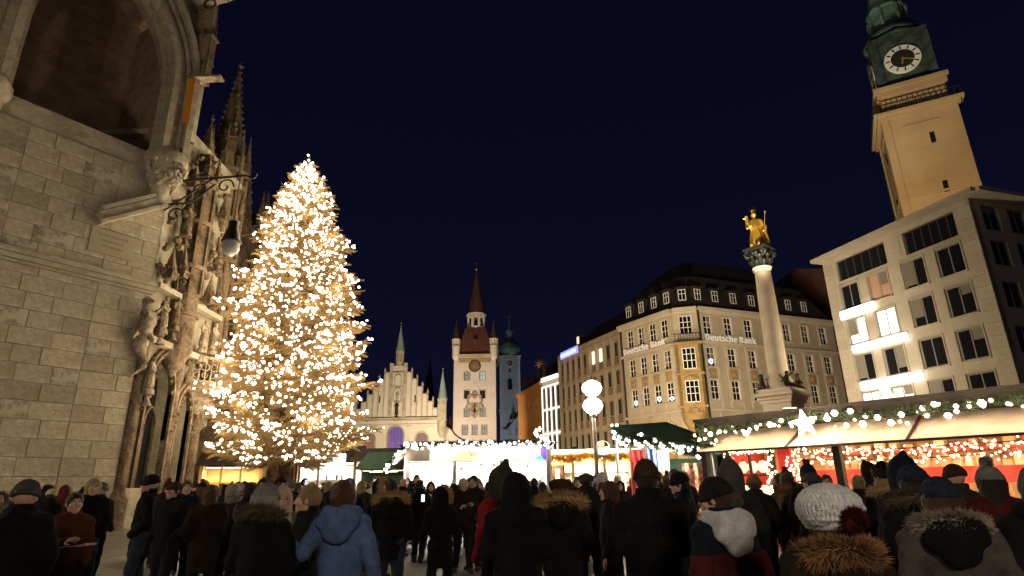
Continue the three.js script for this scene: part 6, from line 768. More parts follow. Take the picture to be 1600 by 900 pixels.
const furG = (() => { const v = []; for (let i = 0; i < 3; i++) { const a = i * 2.09, b = a + 2.09, w = 0.0032; v.push(Math.cos(a) * w, 0, Math.sin(a) * w, Math.cos(b) * w, 0, Math.sin(b) * w, 0.012, 1, 0.006); } const g = new THREE.BufferGeometry(); g.setAttribute('position', new THREE.Float32BufferAttribute(v, 3)); g.computeVertexNormals(); return g; })();
function furAlong(pts, r, len, n, mat, parent, name = 'fur_trim', dens = 1) { // a soft roll of hairs along a curve
  const c = new THREE.CatmullRomCurve3(pts.map((p) => new V3(...p))), m = new THREE.InstancedMesh(furG, mat, n), o = new THREE.Object3D(), up = new V3(0, 1, 0), q = new THREE.Quaternion();
  for (let i = 0; i < n; i++) { const t = rnd(), p = c.getPointAt(t), tg = c.getTangentAt(t), a = new V3(rr(-1, 1), rr(-1, 1), rr(-1, 1)); a.addScaledVector(tg, -a.dot(tg)).normalize(); const dir = a.clone().addScaledVector(tg, rr(-0.5, 0.5)).add(new V3(0, -0.25, 0)).normalize(); o.position.copy(p).addScaledVector(a, r * rr(0.5, 1)); o.quaternion.copy(q.setFromUnitVectors(up, dir)); o.scale.set(1.5, len * rr(0.5, 1.2), 1.5); o.updateMatrix(); m.setMatrixAt(i, o.matrix); }
  m.name = name; m.userData.kind = 'stuff'; m.castShadow = m.receiveShadow = true; parent.add(m);
  obj('fur_roll', new THREE.TubeGeometry(c, 28, r * 0.85, 8), mat, parent);
}
let noiseSeed = 0;
// o: tall, girth, lod, tone, coat {m, hem, puff, hoodDown, hoodUp, fur, furUp, lower}, legs, hat {type, m}, hair {type, m}, L/R poses, look [yaw, pitch], stride, scarf, bag
function buildPerson(o) {
  const t = new THREE.Group(), q = LOD[o.lod ?? 1], s = (o.tall ?? 1.74) / 1.75, w = o.girth ?? 1, coat = o.coat ?? {}, hem = coat.hem ?? 0.72, st = o.stride ?? 0.04, ph = (noiseSeed += 1.7), tone = o.tone ?? [0.42, 0.25, 0.17];
  const fin = (g) => g.scale(s, s, s), look = new THREE.Matrix4().makeTranslation(0, 1.5, 0).multiply(new THREE.Matrix4().makeRotationFromEuler(new THREE.Euler(o.look?.[1] ?? 0, o.look?.[0] ?? 0, o.look?.[2] ?? 0, 'YXZ')));
  const add = (name, g, m, uv = true) => obj(name, uv ? uvBox(fin(g)) : fin(g), m, t);
  const arm = (k) => { const p = Array.isArray(o[k]) ? o[k] : POSE[o[k] ?? 'pocket'], sx = k === 'L' ? 1 : -1; return Array.isArray(o[k]) ? p : p.map(([x, y, z]) => [x * sx, y, z]); }; // the figure's own left is +x
  const aL = arm('L'), aR = arm('R'), hip = [[0.1, 0.9, 0], [-0.1, 0.9, 0]], knee = [[0.11, 0.49, st + 0.02], [-0.11, 0.49, -st * 0.6 + 0.02]], ank = [[0.12, 0.09, st * 1.4 - 0.03], [-0.12, 0.09, -st * 1.6 - 0.03]];
  // body: one continuous surface, head and hands on finer grids
  const body = (x, y, z) => { let d = capD(x, y, z * 1.35, 0, 1.0, 0, 0, 1.32, 0, 0.12, 0.14); d = smin(d, capD(x, y, z, -0.16, 1.41, -0.02, 0.16, 1.41, -0.02, 0.065, 0.065), 0.08); d = smin(d, capD(x, y, z, 0, 1.4, -0.02, 0, 1.5, -0.012, 0.06, 0.056), 0.04); for (const [a, sx] of [[aL, 1], [aR, -1]]) { d = smin(d, capD(x, y, z, sx * 0.185, 1.41, -0.02, ...a[0], 0.05, 0.042), 0.03); d = smin(d, capD(x, y, z, ...a[0], ...a[1], 0.04, 0.028), 0.015); } for (let i = 0; i < 2; i++) { d = smin(d, capD(x, y, z, ...hip[i], ...knee[i], 0.085, 0.058), 0.03); d = smin(d, capD(x, y, z, ...knee[i], ...ank[i], 0.056, 0.038), 0.02); d = smin(d, capD(x, y, z, ank[i][0], 0.05, ank[i][2], ank[i][0] * 1.1, 0.035, ank[i][2] + 0.14, 0.036, 0.028), 0.02); } return d; };
  const xr = Math.max(0.4, Math.abs(aL[0][0]) + 0.12, Math.abs(aL[1][0]) + 0.12, Math.abs(aR[0][0]) + 0.12, Math.abs(aR[1][0]) + 0.12), zf = Math.max(0.3, aL[1][2] + 0.12, aR[1][2] + 0.12), yt = Math.max(1.52, aL[1][1] + 0.1, aR[1][1] + 0.1);
  const parts = [flat(snet(body, [-xr, 0, -0.34], [xr, yt, zf], q.b))];
  const hk = 'head' + q.h; headCache[hk] ??= snet(headSDF, [-0.11, -0.09, -0.13], [0.11, 0.26, 0.14], q.h);
  const hg = headCache[hk].clone(); vcol(hg, skinCol(tone)); const hn = hg.toNonIndexed(); hn.applyMatrix4(look);
  const hands = [[aL, 1], [aR, -1]].filter((_, i) => (o[i ? 'R' : 'L'] ?? 'pocket') !== 'pocket' && (o.lod ?? 1) < 2).map(([a, sx]) => { const g = flat(handGeo(sx).clone()), A = new V3(...a[0]), B = new V3(...a[1]), d = B.clone().sub(A).normalize(); g.applyQuaternion(new THREE.Quaternion().setFromUnitVectors(new V3(0, -1, 0), d)); return g.translate(B.x, B.y, B.z); });
  const bodyG = mergeGeometries([...parts, ...hands].map((g) => vcol(g, () => tone)).concat([hn]));
  obj('body', fin(bodyG), o.gloves && 0 ? CM.black : skinM, t);
  // trousers and shoes
  if (hem > 0.25) { const f = (x, y, z) => { let d = capD(x, y, z * 1.2, -0.06, 0.98, 0, 0.06, 0.98, 0, 0.13, 0.13); for (let i = 0; i < 2; i++) { d = smin(d, capD(x, y, z, ...hip[i], ...knee[i], 0.105 * w, 0.075), 0.03); d = smin(d, capD(x, y, z, ...knee[i], ank[i][0], 0.06, ank[i][2], 0.074, 0.062), 0.02); } return smax(d + 0.006 * Math.sin(y * 31 + x * 20 + ph) , Math.max(y - 1.02, 0.06 - y), 0.01); }; add('trousers', snet(f, [-0.32, 0.02, -0.3], [0.32, 1.06, 0.3], q.c * 1.15), o.legs ?? CM.trousers); }
  for (const side of [0, 1]) { const f = (x, y, z) => { let d = 1; { const a = ank[side]; d = Math.min(d, smin(capD(x, y, z, a[0], 0.055, a[2] - 0.01, a[0] * 1.12, 0.042, a[2] + 0.15, 0.05, 0.042), capD(x, y, z, a[0], 0.06, a[2], a[0], 0.16, a[2] - 0.005, 0.055, 0.056), 0.03)); } return smax(d, -y + 0.004, 0.008); }; const fg = fin(snet(f, [-0.26, 0, -0.32], [0.26, 0.24, 0.36], q.c)); obj('shoe', fg, CM.shoe, t); }
  // coat
  const puff = coat.puff ?? 0, cf = (x, y, z, k = 0) => {
    const fl = 1.28, chest = 0.168 * w, waist = 0.15 * w, hr = (hem < 0.6 ? 0.2 : 0.178) * w;
    let d = capD(x, y, z * fl, 0, 1.1, 0, 0, 1.31, -0.012, waist + 0.02, chest); d = smin(d, capD(x, y, z, -0.155 * w, 1.405, -0.02, 0.155 * w, 1.405, -0.02, 0.08, 0.08), 0.1); d = smin(d, capD(x, y, z * fl, 0, 1.12, 0, 0, Math.min(hem + 0.06, 1.0), 0, waist + 0.02, hr), 0.06);
    d = smin(d, ellD(x, y, z, 0, 1.46, -0.03, 0.11, 0.09, 0.1), 0.07);
    const wr = puff ? -puff * Math.abs(Math.sin(y * Math.PI / 0.085 + 0.3 * Math.sin(x * 9 + ph))) : 0.006 * Math.sin(y * 23 + x * 13 + ph) * Math.sin(z * 17 + x * 7 + ph) + 0.004 * Math.sin(y * 47 - x * 21 + z * 31);
    for (const [a, sx] of [[aL, 1], [aR, -1]]) { d = smin(d, capD(x, y, z, sx * 0.18 * w, 1.39, -0.02, ...a[0], 0.076, 0.066), 0.05); d = smin(d, capD(x, y, z, ...a[0], a[1][0], a[1][1], a[1][2], 0.064, 0.048), 0.025) ; }
    d += wr; const flare = 0.012 * Math.sin(Math.atan2(z, x) * 6 + ph) * cl((0.95 - y) * 2.5); d += flare;
    return smax(d, hem - y, 0.02);
  };
  const cm = coat.m ?? CM.black, cg = snet(cf, [-xr - 0.06, hem - 0.02, -0.36], [xr + 0.06, Math.max(1.6, yt), zf + 0.02], q.c);
  add('coat', cg, cm);
  if (coat.yoke) { const f = (x, y, z) => smax(cf(x, y, z) - 0.006, Math.max(coat.yokeY - y - 0.05 * Math.abs(x) / 0.2, 0), 0.01) + (y < coat.yokeY - 0.05 * Math.abs(x) / 0.2 ? 0.03 : 0); add('coat_panel', snet(f, [-xr - 0.06, coat.yokeY - 0.12, -0.36], [xr + 0.06, 1.6, zf], q.c), coat.yoke); }
  if (coat.band) add('coat_panel', snet((x, y, z) => smax(cf(x, y, z) - 0.005, Math.abs(y - coat.band[0]) - coat.band[1], 0.005), [-xr - 0.06, coat.band[0] - coat.band[1] - 0.03, -0.36], [xr + 0.06, coat.band[0] + coat.band[1] + 0.03, zf], q.c), coat.band[2]);
  // collar and hoods
  if (coat.collar !== false) add('collar', snet((x, y, z) => { const r = Math.hypot(x, (z + 0.015) * 1.02); return Math.hypot(r - 0.082, (y - 1.51 - 0.02 * (z < 0 ? 1 : -1)) * 0.5) - 0.024; }, [-0.16, 1.42, -0.16], [0.16, 1.62, 0.15], q.c * 0.9), coat.collarM ?? cm);
  if (coat.hoodDown) add('hood', snet((x, y, z) => { let d = ellD(x, y, z, 0, 1.45, -0.14, 0.17, 0.13, 0.085); d = smin(d, capD(x, y, z, -0.12, 1.5, -0.03, 0.12, 1.5, -0.03, 0.06, 0.06), 0.07); d = smin(d, ellD(x, y, z, 0, 1.36, -0.17, 0.08, 0.09, 0.06), 0.06); d = smax(d, -ellD(x, y, z, 0, 1.6, -0.04, 0.12, 0.12, 0.13), 0.02); return d + 0.008 * Math.sin(x * 37 + ph) * Math.sin(y * 29 + ph); }, [-0.24, 1.2, -0.3], [0.24, 1.64, 0.12], q.c), coat.hoodM ?? cm);
  if (coat.hoodUp) { const pk = coat.hoodUp === 'peak' ? 1 : 0; const g = snet((x, y, z) => { let d = ellD(x, y, z, 0, 0.13, -0.03, 0.128, 0.158, 0.142); if (pk) d = smin(d, capD(x, y, z, 0, 0.2, -0.06, 0, 0.33, -0.1, 0.09, 0.025), 0.08); d = smin(d, capD(x, y, z, 0, -0.08, -0.03, 0, 0.03, -0.03, 0.15, 0.12), 0.06); d += 0.007 * Math.sin(y * 34 + x * 11 + ph) * Math.sin(x * 25 + z * 9); const open = ellD(x, y, z, 0, 0.1, 0.14, 0.088, 0.13, 0.14); return smax(d, -open, 0.02); }, [-0.2, -0.2, -0.24], [0.2, 0.4, 0.16], q.c * 0.85); g.applyMatrix4(look); add('hood', g, coat.hoodM ?? cm); }
  const fn = [900, 500, 240][o.lod ?? 1];
  if (coat.fur) { const p = []; for (let i = 0; i <= 12; i++) { const a = Math.PI * (0.5 - (i / 12 - 0.5) * 1.35) , x = Math.cos(a) * (coat.furW ?? 0.19); p.push([x * s, ((coat.furY ?? 1.5) + 0.05 * Math.sin(a)) * s, (-0.02 - 0.14 * Math.max(0, Math.sin(a))) * s]); } furAlong(p, (coat.furR ?? 0.045) * s, (coat.furL ?? 0.05) * s, Math.round(fn * (coat.furN ?? 1.6)), coat.fur, t); }
  if (coat.furUp) { const p = []; for (let i = 0; i <= 14; i++) { const a = -0.5 + (Math.PI + 1.0) * i / 14; const v = new V3(Math.cos(a) * 0.125, 0.115 + Math.sin(a) * 0.155, 0.065).applyMatrix4(look); p.push([v.x * s, v.y * s, v.z * s]); } furAlong(p, 0.035 * s, 0.055 * s, Math.round(fn * 1.5), coat.furUp, t); }
  // hair and hats, in the head's own frame
  const onHead = (name, f, lo, hi, c, m) => add(name, snet(f, lo, hi, c).applyMatrix4(look), m);
  const H = o.hair, hc = Math.max(q.h * 1.15, 0.009);
  if (H && H.type !== 'none') { const under = !!o.hat; onHead('hair', (x, y, z) => {
    const strand = 0.0035 * Math.sin(Math.atan2(x, z + 0.02) * 34 + y * 18) + 0.003 * Math.sin(x * 140 + y * 60 + z * 90);
    let d = ellD(x, y, z, 0, 0.15, -0.02, 0.089, 0.112, 0.106); d = smax(d, -ellD(x, y, z, 0, 0.08, 0.1, 0.075, 0.1, 0.075), 0.02);
    if (H.type === 'short') { d = smax(d, 0.07 - y + z * 0.35, 0.02); } else if (H.type === 'bob') { d = smin(d, capD(x, y, z, 0, 0.12, -0.035, 0, 0.02, -0.04, 0.105, 0.1), 0.04); d = smax(d, -ellD(x, y, z, 0, 0.06, 0.12, 0.07, 0.13, 0.11), 0.02); d = smax(d, -0.045 - y, 0.02); } else if (H.type === 'long') { d = smin(d, capD(x, y, z * 1.4, 0, 0.12, -0.05, 0, -0.2, -0.14, 0.105, 0.085), 0.05); d = smax(d, -ellD(x, y, z, 0, 0.04, 0.12, 0.068, 0.15, 0.11), 0.02); } else if (H.type === 'bun') { d = smin(smax(d, 0.06 - y + z * 0.3, 0.02), ellD(x, y, z, 0, 0.2, -0.12, 0.05, 0.05, 0.045), 0.02); }
    return (under ? Math.max(d, y - 0.17) : d) + strand; }, [-0.14, -0.33, -0.24], [0.14, 0.29, 0.12], hc, H.m); }
  const hat = o.hat;
  if (hat) {
    const rib = (x, z) => 0.0022 * Math.sin(Math.atan2(x, z) * 46);
    if (hat.type === 'beanie' || hat.type === 'bobble') { const tl = hat.tall ?? 0; onHead('hat', (x, y, z) => { const lo = 0.128 - z * 0.22; let d = ellD(x, y, z, 0, 0.16 + tl * 0.3, -0.014, 0.098, 0.112 + tl, 0.116) + rib(x, z + 0.014); const band = ellD(x, y, z, 0, 0.15, -0.014, 0.106, 0.13, 0.124) + rib(x, z) * 1.5; const yy = y + z * 0.22; d = smin(smax(d, lo - y, 0.01), smax(band, Math.abs(yy - 0.15) - 0.03, 0.012), 0.01); return d; }, [-0.14, 0.05, -0.16], [0.14, 0.36 + tl, 0.14], hc, hat.m); if (hat.type === 'bobble') { const p = new V3(0, 0.29 + tl, -0.03).applyMatrix4(look).multiplyScalar(s); pompom(t, p, 0.045, hat.pm ?? hat.m, fn); } }
    if (hat.type === 'cap') onHead('hat', (x, y, z) => { let d = smax(ellD(x, y, z, 0, 0.16, -0.012, 0.096, 0.095, 0.112), 0.15 - y, 0.015); return smin(d, ellD(x, y, z, 0, 0.152, 0.12, 0.075, 0.012, 0.07), 0.015); }, [-0.13, 0.1, -0.15], [0.13, 0.28, 0.22], hc, hat.m);
    if (hat.type === 'flat') onHead('hat', (x, y, z) => { let d = ellD(x, y, z, 0, 0.195, -0.005, 0.118, 0.052, 0.135); d = smin(d, smax(ellD(x, y, z, 0, 0.15, -0.012, 0.1, 0.1, 0.116), Math.abs(y - 0.165) - 0.025, 0.01), 0.03); return d; }, [-0.15, 0.1, -0.17], [0.15, 0.28, 0.17], hc, hat.m);
    if (hat.type === 'beret') { const P = [-0.035, 0.125, -0.2]; onHead('hat', (x, y, z) => { const px = x - P[0], py = y - P[1], pz = z - P[2], fold = 0.007 * Math.sin(Math.atan2(py, px) * 15) * cl(1.35 - Math.hypot(px, py) / 0.13) * (z < -0.04 ? 1 : 0.2); let d = ellD(x, y, z, 0, 0.165, -0.055, 0.168, 0.128, 0.15) + fold; d = smin(d, smax(ellD(x, y, z, 0, 0.13, -0.01, 0.118, 0.16, 0.135), Math.abs(y - 0.1 + z * 0.2) - 0.03, 0.01), 0.02); d += 0.0016 * Math.sin(y * 260) ; return smax(d, 0.045 - y + 0, 0.03); }, [-0.2, 0.0, -0.24], [0.2, 0.32, 0.16], 0.0085, hat.m); const p = new V3(P[0], P[1] - 0.005, P[2] - 0.012).applyMatrix4(look).multiplyScalar(s); pompom(t, p, 0.05, hat.pm, 900); }
    if (hat.type === 'headband') onHead('hat', (x, y, z) => smax(ellD(x, y, z, 0, 0.14, -0.018, 0.098, 0.14, 0.12), Math.abs(y - 0.13 + z * 0.2) - 0.035, 0.012), [-0.13, 0.04, -0.16], [0.13, 0.22, 0.13], hc, hat.m);
  }
  if (o.scarf) add('scarf', snet((x, y, z) => { const r = Math.hypot(x, z + 0.01), a = Math.atan2(z, x); let d = Math.hypot(r - 0.095, (y - 1.5 - 0.012 * Math.sin(a * 2)) * 0.62) - 0.042 + 0.006 * Math.sin(a * 9 + y * 50); return smin(d, capD(x, y, z, 0.06, 1.46, 0.13, 0.09, 1.15, 0.19, 0.045, 0.05), 0.03); }, [-0.2, 1.05, -0.2], [0.2, 1.62, 0.28], q.c), o.scarf);
  if (o.bag === 'backpack') { obj('backpack', uvBox(fin(new RoundedBoxGeometry(0.32, 0.44, 0.17, 3, 0.06).translate(0, 1.2, -0.27))), o.bagM ?? CM.charcoal, t); obj('strap', fin(merge([-1, 1].map((k) => tube([[k * 0.12, 1.4, -0.2], [k * 0.13, 1.5, -0.05], [k * 0.14, 1.38, 0.13], [k * 0.15, 1.1, 0.12]], 0.02, 6, 16)))), o.bagM ?? CM.charcoal, t); }
  if (o.strap) obj('strap', fin(tube([[0.17, 1.475, -0.06], [0.06, 1.34, -0.215], [-0.1, 1.16, -0.215], [-0.24, 0.95, -0.12]], 0.018, 6, 24)), o.strap, t);
  return t;
}
function pompom(t, p, r, m, n) { obj('pompom_core', ball(r * 0.85, p.x, p.y, p.z, 1, 1, 1, 12), m, t); const k = new THREE.InstancedMesh(furG, m, n), o = new THREE.Object3D(), up = new V3(0, 1, 0); for (let i = 0; i < n; i++) { const d = new V3(rr(-1, 1), rr(-1, 1), rr(-1, 1)).normalize(); o.position.copy(p).addScaledVector(d, r * 0.7); o.quaternion.setFromUnitVectors(up, d); o.scale.set(1.4, r * rr(0.4, 0.65), 1.4); o.updateMatrix(); k.setMatrixAt(i, o.matrix); } k.name = 'pompom'; k.userData.kind = 'stuff'; t.add(k); }
function person(label, x, z, turn, o, group) { const t = buildPerson(o); t.name = numbered('person'); scene.add(t); t.position.set(x, 0, z); t.rotation.y = turn; return tag(t, label, 'person', group); }
const PI = Math.PI, AWAY = PI;
// who stands where: x/z taken from the square's plan, all heights and depths in metres
const at = (k, d) => [k * d, -d];
const P = (label, k, d, turn, o) => person(label, ...at(k, d), turn, o);
// ---- nearest figures
P('person in black coat with pointed black hood up, back turned, before the white lit stall', 0.0, 5.2, AWAY + 0.05, { tall: 1.68, lod: 0, coat: { m: CM.black, hem: 0.8, hoodUp: true }, L: 'front', R: 'front', girth: 1.08 });
P('person in dark parka with wide tan fur on its hood and flat brown cap', 0.072, 6.2, AWAY - 0.12, { tall: 1.66, lod: 0, coat: { m: CM.black2, hem: 0.7, hoodDown: true, fur: furM.tan, furW: 0.2, furR: 0.06, furL: 0.07 }, hair: { type: 'short', m: RM.dark }, hat: { type: 'flat', m: HM.brown }, look: [-0.5, 0], girth: 1.05 });
P('tall person in black coat and dark brown beanie, back turned, before the green canopy', 0.21, 5.0, AWAY - 0.05, { tall: 1.745, lod: 0, coat: { m: CM.black, hem: 0.72 }, hat: { type: 'beanie', m: HM.brown, tall: 0.02 }, hair: { type: 'short', m: RM.dark }, look: [-0.25, 0.05], girth: 1.2, L: 'front', R: 'front' });
P('bearded person in navy jacket and black beanie seen in profile beside the green canopy', 0.262, 7.6, -1.9, { tall: 1.7, lod: 0, coat: { m: CM.navy, hem: 0.75, collar: true }, hat: { type: 'beanie', m: HM.black }, hair: { type: 'short', m: RM.dark }, L: 'front', R: 'front', look: [0.15, 0.1] });
P('person in black beanie, dark jacket with large white hood and dark red band', 0.318, 4.05, AWAY + 0.42, { tall: 1.62, lod: 0, coat: { m: CM.navy, hem: 0.7, hoodDown: true, hoodM: CM.white, band: [1.17, 0.12, CM.wine] }, hat: { type: 'beanie', m: HM.black }, hair: { type: 'short', m: RM.brown }, look: [0.55, 0.1]});
P('person in big white knitted beret with dark red pompom and brown fur collar', 0.485, 3.0, AWAY + 0.0, { tall: 1.56, lod: 0, coat: { m: CM.brown, hem: 0.6, fur: furM.brown, furW: 0.165, furR: 0.052, furL: 0.052, furN: 6, furY: 1.42 }, hat: { type: 'beret', m: HM.white, pm: HM.wine }, hair: { type: 'bob', m: RM.brown }, girth: 1.12 });
P('person in grey coat with dark fur edged hood lowered, behind the white beret', 0.67, 3.5, AWAY - 0.35, { tall: 1.6, lod: 0, coat: { m: CM.grey, hem: 0.5, hoodDown: true, hoodM: CM.black, fur: furM.grey, furW: 0.16, furR: 0.045, furL: 0.045, furN: 3.5, furY: 1.47 }, hat: { type: 'beanie', m: HM.navy }, hair: { type: 'long', m: RM.brown }, girth: 1.1 });
P('person in light blue hooded coat with auburn hair, hand on a neighbour\'s back', -0.272, 5.0, AWAY + 0.0, { tall: 1.66, lod: 0, coat: { m: CM.blue, hem: 0.42, hoodDown: true }, hair: { type: 'bob', m: RM.auburn }, L: 'down', R: 'down', L: [[0.33, 1.19, 0.05], [0.5, 1.24, 0.24]], R: [[-0.27, 1.13, -0.05], [-0.29, 0.88, 0.03]], girth: 0.95 });
P('person in black coat and thick grey beanie beside the light blue coat', -0.395, 4.9, AWAY - 0.15, { tall: 1.64, lod: 0, coat: { m: CM.black, hem: 0.55, fur: furM.dark, furW: 0.16, furR: 0.04 }, hat: { type: 'beanie', m: HM.grey }, hair: { type: 'bob', m: RM.grey }, girth: 1.0, L: 'front', R: 'front' });
P('person with short blond hair in dark coat facing sideways next to the light blue coat', -0.33, 5.4, -1.2, { tall: 1.63, lod: 0, coat: { m: CM.black2, hem: 0.6 }, hair: { type: 'short', m: RM.blond }, look: [-0.2, 0], L: 'front', R: 'front' });
P('person in cream pointed woollen hood beyond the grey beanie', -0.37, 7.2, 0.5, { tall: 1.58, lod: 1, coat: { m: CM.beige, hem: 0.6, hoodUp: 'peak', hoodM: HM.cream }, scarf: HM.cream });
P('person in long black parka with pale fur on the hood, before the stepped gable', -0.196, 8.2, AWAY + 0.08, { tall: 1.68, lod: 0, coat: { m: CM.black, hem: 0.76, hoodDown: true, fur: furM.tan, furW: 0.2, furR: 0.05, furL: 0.06 }, hair: { type: 'short', m: RM.dark }, legs: CM.jeans, girth: 1.0, L: 'front', R: 'front' });
P('person in knee length black coat with light fur hood, walking toward the white stall', -0.118, 8.8, AWAY + 0.25, { tall: 1.56, L: 'front', R: 'front', girth: 0.95, lod: 0, coat: { m: CM.black, hem: 0.62, hoodUp: true, furUp: furM.tan }, stride: 0.12, look: [-0.6, 0] });
P('person in brown quilted jacket and pale knitted hat facing the camera', -0.083, 12.6, 0.25, { tall: 1.72, lod: 0, coat: { m: CM.brown, hem: 0.85, puff: 0.016 }, hat: { type: 'beanie', m: HM.cream }, hair: { type: 'long', m: RM.brown }, R: 'front', stride: 0.1 });
P('bareheaded person in dark coat holding a mug beside the brown quilted jacket', -0.067, 12.9, -0.3, { tall: 1.78, lod: 0, coat: { m: CM.charcoal, hem: 0.8 }, hair: { type: 'short', m: RM.dark }, R: 'front', L: 'front' });
P('person in bright red jacket under an olive peaked hood, half hidden by the black hood', -0.025, 6.1, AWAY + 0.7, { tall: 1.74, lod: 0, coat: { m: CM.red, hem: 0.75, hoodUp: 'peak', hoodM: CM.olive }, R: 'front' });
P('person in charcoal coat and flat cap before the gold trimmed kiosk, back turned', 0.113, 9.2, AWAY - 0.1, { tall: 1.74, lod: 0, coat: { m: CM.charcoal, hem: 0.68 }, hair: { type: 'short', m: RM.dark }, hat: { type: 'flat', m: HM.dkgrey }, legs: CM.trousers });
P('person with auburn hair and dark coat carrying a red bag before the kiosk', 0.147, 7.6, -1.8, { tall: 1.62, lod: 0, coat: { m: CM.black2, hem: 0.62 }, hair: { type: 'bob', m: RM.auburn }, L: 'down', R: 'down' });
{ const [x, z] = at(0.152, 7.35), t = thing('hand_bag', 'small red hand bag carried by the person with auburn hair', 'bag', [x - 0.05, 0.5, z + 0.05], 0.4); obj('body', new RoundedBoxGeometry(0.3, 0.24, 0.12, 2, 0.03), CM.red, t); obj('handle', T(new THREE.TorusGeometry(0.09, 0.012, 6, 16, PI), 0, 0.12, 0), CM.black, t); }
P('bald person in dark coat looking toward the stall beside the white lit counter', -0.178, 15.5, AWAY - 0.7, { tall: 1.78, lod: 1, coat: { m: CM.black, hem: 0.7 } });
P('person in black coat looking at a glowing phone before the white lit stall', -0.152, 14.2, AWAY - 0.35, { tall: 1.72, lod: 0, coat: { m: CM.black, hem: 0.7 }, hair: { type: 'short', m: RM.dark }, R: 'phone', L: 'phone' });
{ const [x, z] = at(-0.147, 13.95), t = thing('mobile_phone', 'glowing white phone screen held up before the white lit stall', 'phone', [x, 1.34, z], 0.1); obj('case', rbox(0.08, 0.16, 0.01, 0, 0, 0, 0.004), M.black, t); obj('screen', box(0.072, 0.148, 0.003, 0, 0, 0.0065), glow([0.8, 0.9, 1], 1.6), t); t.rotation.y = 0.2; }
for (const [k, d, lab, q] of [[-0.36, 12.2, 'person in charcoal coat and grey beanie raising a phone toward the fir', { coat: { m: CM.charcoal, hem: 0.68 }, hat: { type: 'beanie', m: HM.grey } }], [-0.245, 13.4, 'person in olive coat with bobbed blond hair raising a phone before the info board', { coat: { m: CM.olive, hem: 0.65 }, hair: { type: 'bob', m: RM.blond } }], [0.03, 14.2, 'person in navy coat with dark hair raising a phone before the sign boards', { coat: { m: CM.navy, hem: 0.68 }, hair: { type: 'short', m: RM.dark } }]]) { P(lab, k, d, AWAY, { tall: 1.72, lod: 0, R: 'raised', ...q }); const [x, z] = at(k, d), t = thing('mobile_phone', 'raised glowing phone held by the ' + lab.replace(/ raising.*/, ''), 'phone', [x + 0.2, 1.68, z - 0.36], 0.05); obj('case', rbox(0.075, 0.15, 0.01, 0, 0, 0, 0.004), M.black, t); obj('screen', box(0.068, 0.14, 0.003, 0, 0, 0.0065), glow([0.7, 0.75, 0.8], 0.9), t); }
// ---- right, before the red stall
P('person in mustard beanie standing at the light framed display window', 0.38, 8.5, AWAY - 0.3, { tall: 1.66, lod: 1, coat: { m: CM.brown, hem: 0.7 }, hat: { type: 'beanie', m: HM.mustard }, hair: { type: 'short', m: RM.brown } });
P('person in grey peaked hood at the end post of the red stall', 0.345, 6.6, AWAY - 0.5, { tall: 1.76, lod: 1, coat: { m: CM.charcoal, hem: 0.7, hoodUp: 'peak', hoodM: CM.grey } });
P('person with light brown hair and tan coat at the display window, back turned', 0.432, 9.2, AWAY + 0.1, { tall: 1.7, lod: 1, coat: { m: CM.beige, hem: 0.6, fur: furM.brown }, hair: { type: 'long', m: RM.brown } });
P('person in dark coat and cap with earflaps between display window and white beret', 0.472, 7.2, AWAY + 0.4, { tall: 1.68, lod: 1, coat: { m: CM.black, hem: 0.7 }, hair: { type: 'short', m: RM.dark }, hat: { type: 'cap', m: HM.dkgrey } });
P('person with blond bun at the red counter behind the white beret', 0.545, 8.6, AWAY - 0.2, { tall: 1.64, lod: 1, coat: { m: CM.brown, hem: 0.6 }, hair: { type: 'bun', m: RM.blond } });
P('person in black bobble hat by the dark post of the red stall', 0.585, 6.8, AWAY + 0.1, { tall: 1.7, lod: 1, coat: { m: CM.charcoal, hem: 0.6, fur: furM.tan }, hat: { type: 'bobble', m: HM.black } , hair: { type: 'long', m: RM.blond } });
P('person in tall pointed dark hood at the red counter past the dark post', 0.618, 5.6, AWAY - 0.1, { tall: 1.74, lod: 0, coat: { m: CM.navy, hem: 0.6, hoodUp: 'peak' } });
P('person in dark navy beanie between the hooded figure and the grey coat', 0.633, 4.4, AWAY - 0.2, { tall: 1.68, lod: 0, coat: { m: CM.black, hem: 0.6, fur: furM.dark }, hat: { type: 'beanie', m: HM.navy }, hair: { type: 'long', m: RM.dark } });
P('person in wine coloured coat and grey bobble hat along the red stall counter', 0.755, 5.2, AWAY - 0.4, { tall: 1.68, lod: 0, coat: { m: CM.wine, hem: 0.6 }, hat: { type: 'bobble', m: HM.grey }, hair: { type: 'long', m: RM.dark } });
P('person in black coat and dark hair close to the camera by the red stall end', 0.83, 3.4, AWAY - 0.2, { tall: 1.66, lod: 0, coat: { m: CM.black2, hem: 0.6, hoodDown: true }, hair: { type: 'bob', m: RM.dark }, girth: 1.1 });
P('person in olive jacket and brown beanie beside the wine coloured coat', 0.70, 6.6, AWAY + 0.2, { tall: 1.72, lod: 1, coat: { m: CM.olive, hem: 0.7 }, hat: { type: 'beanie', m: HM.brown } });
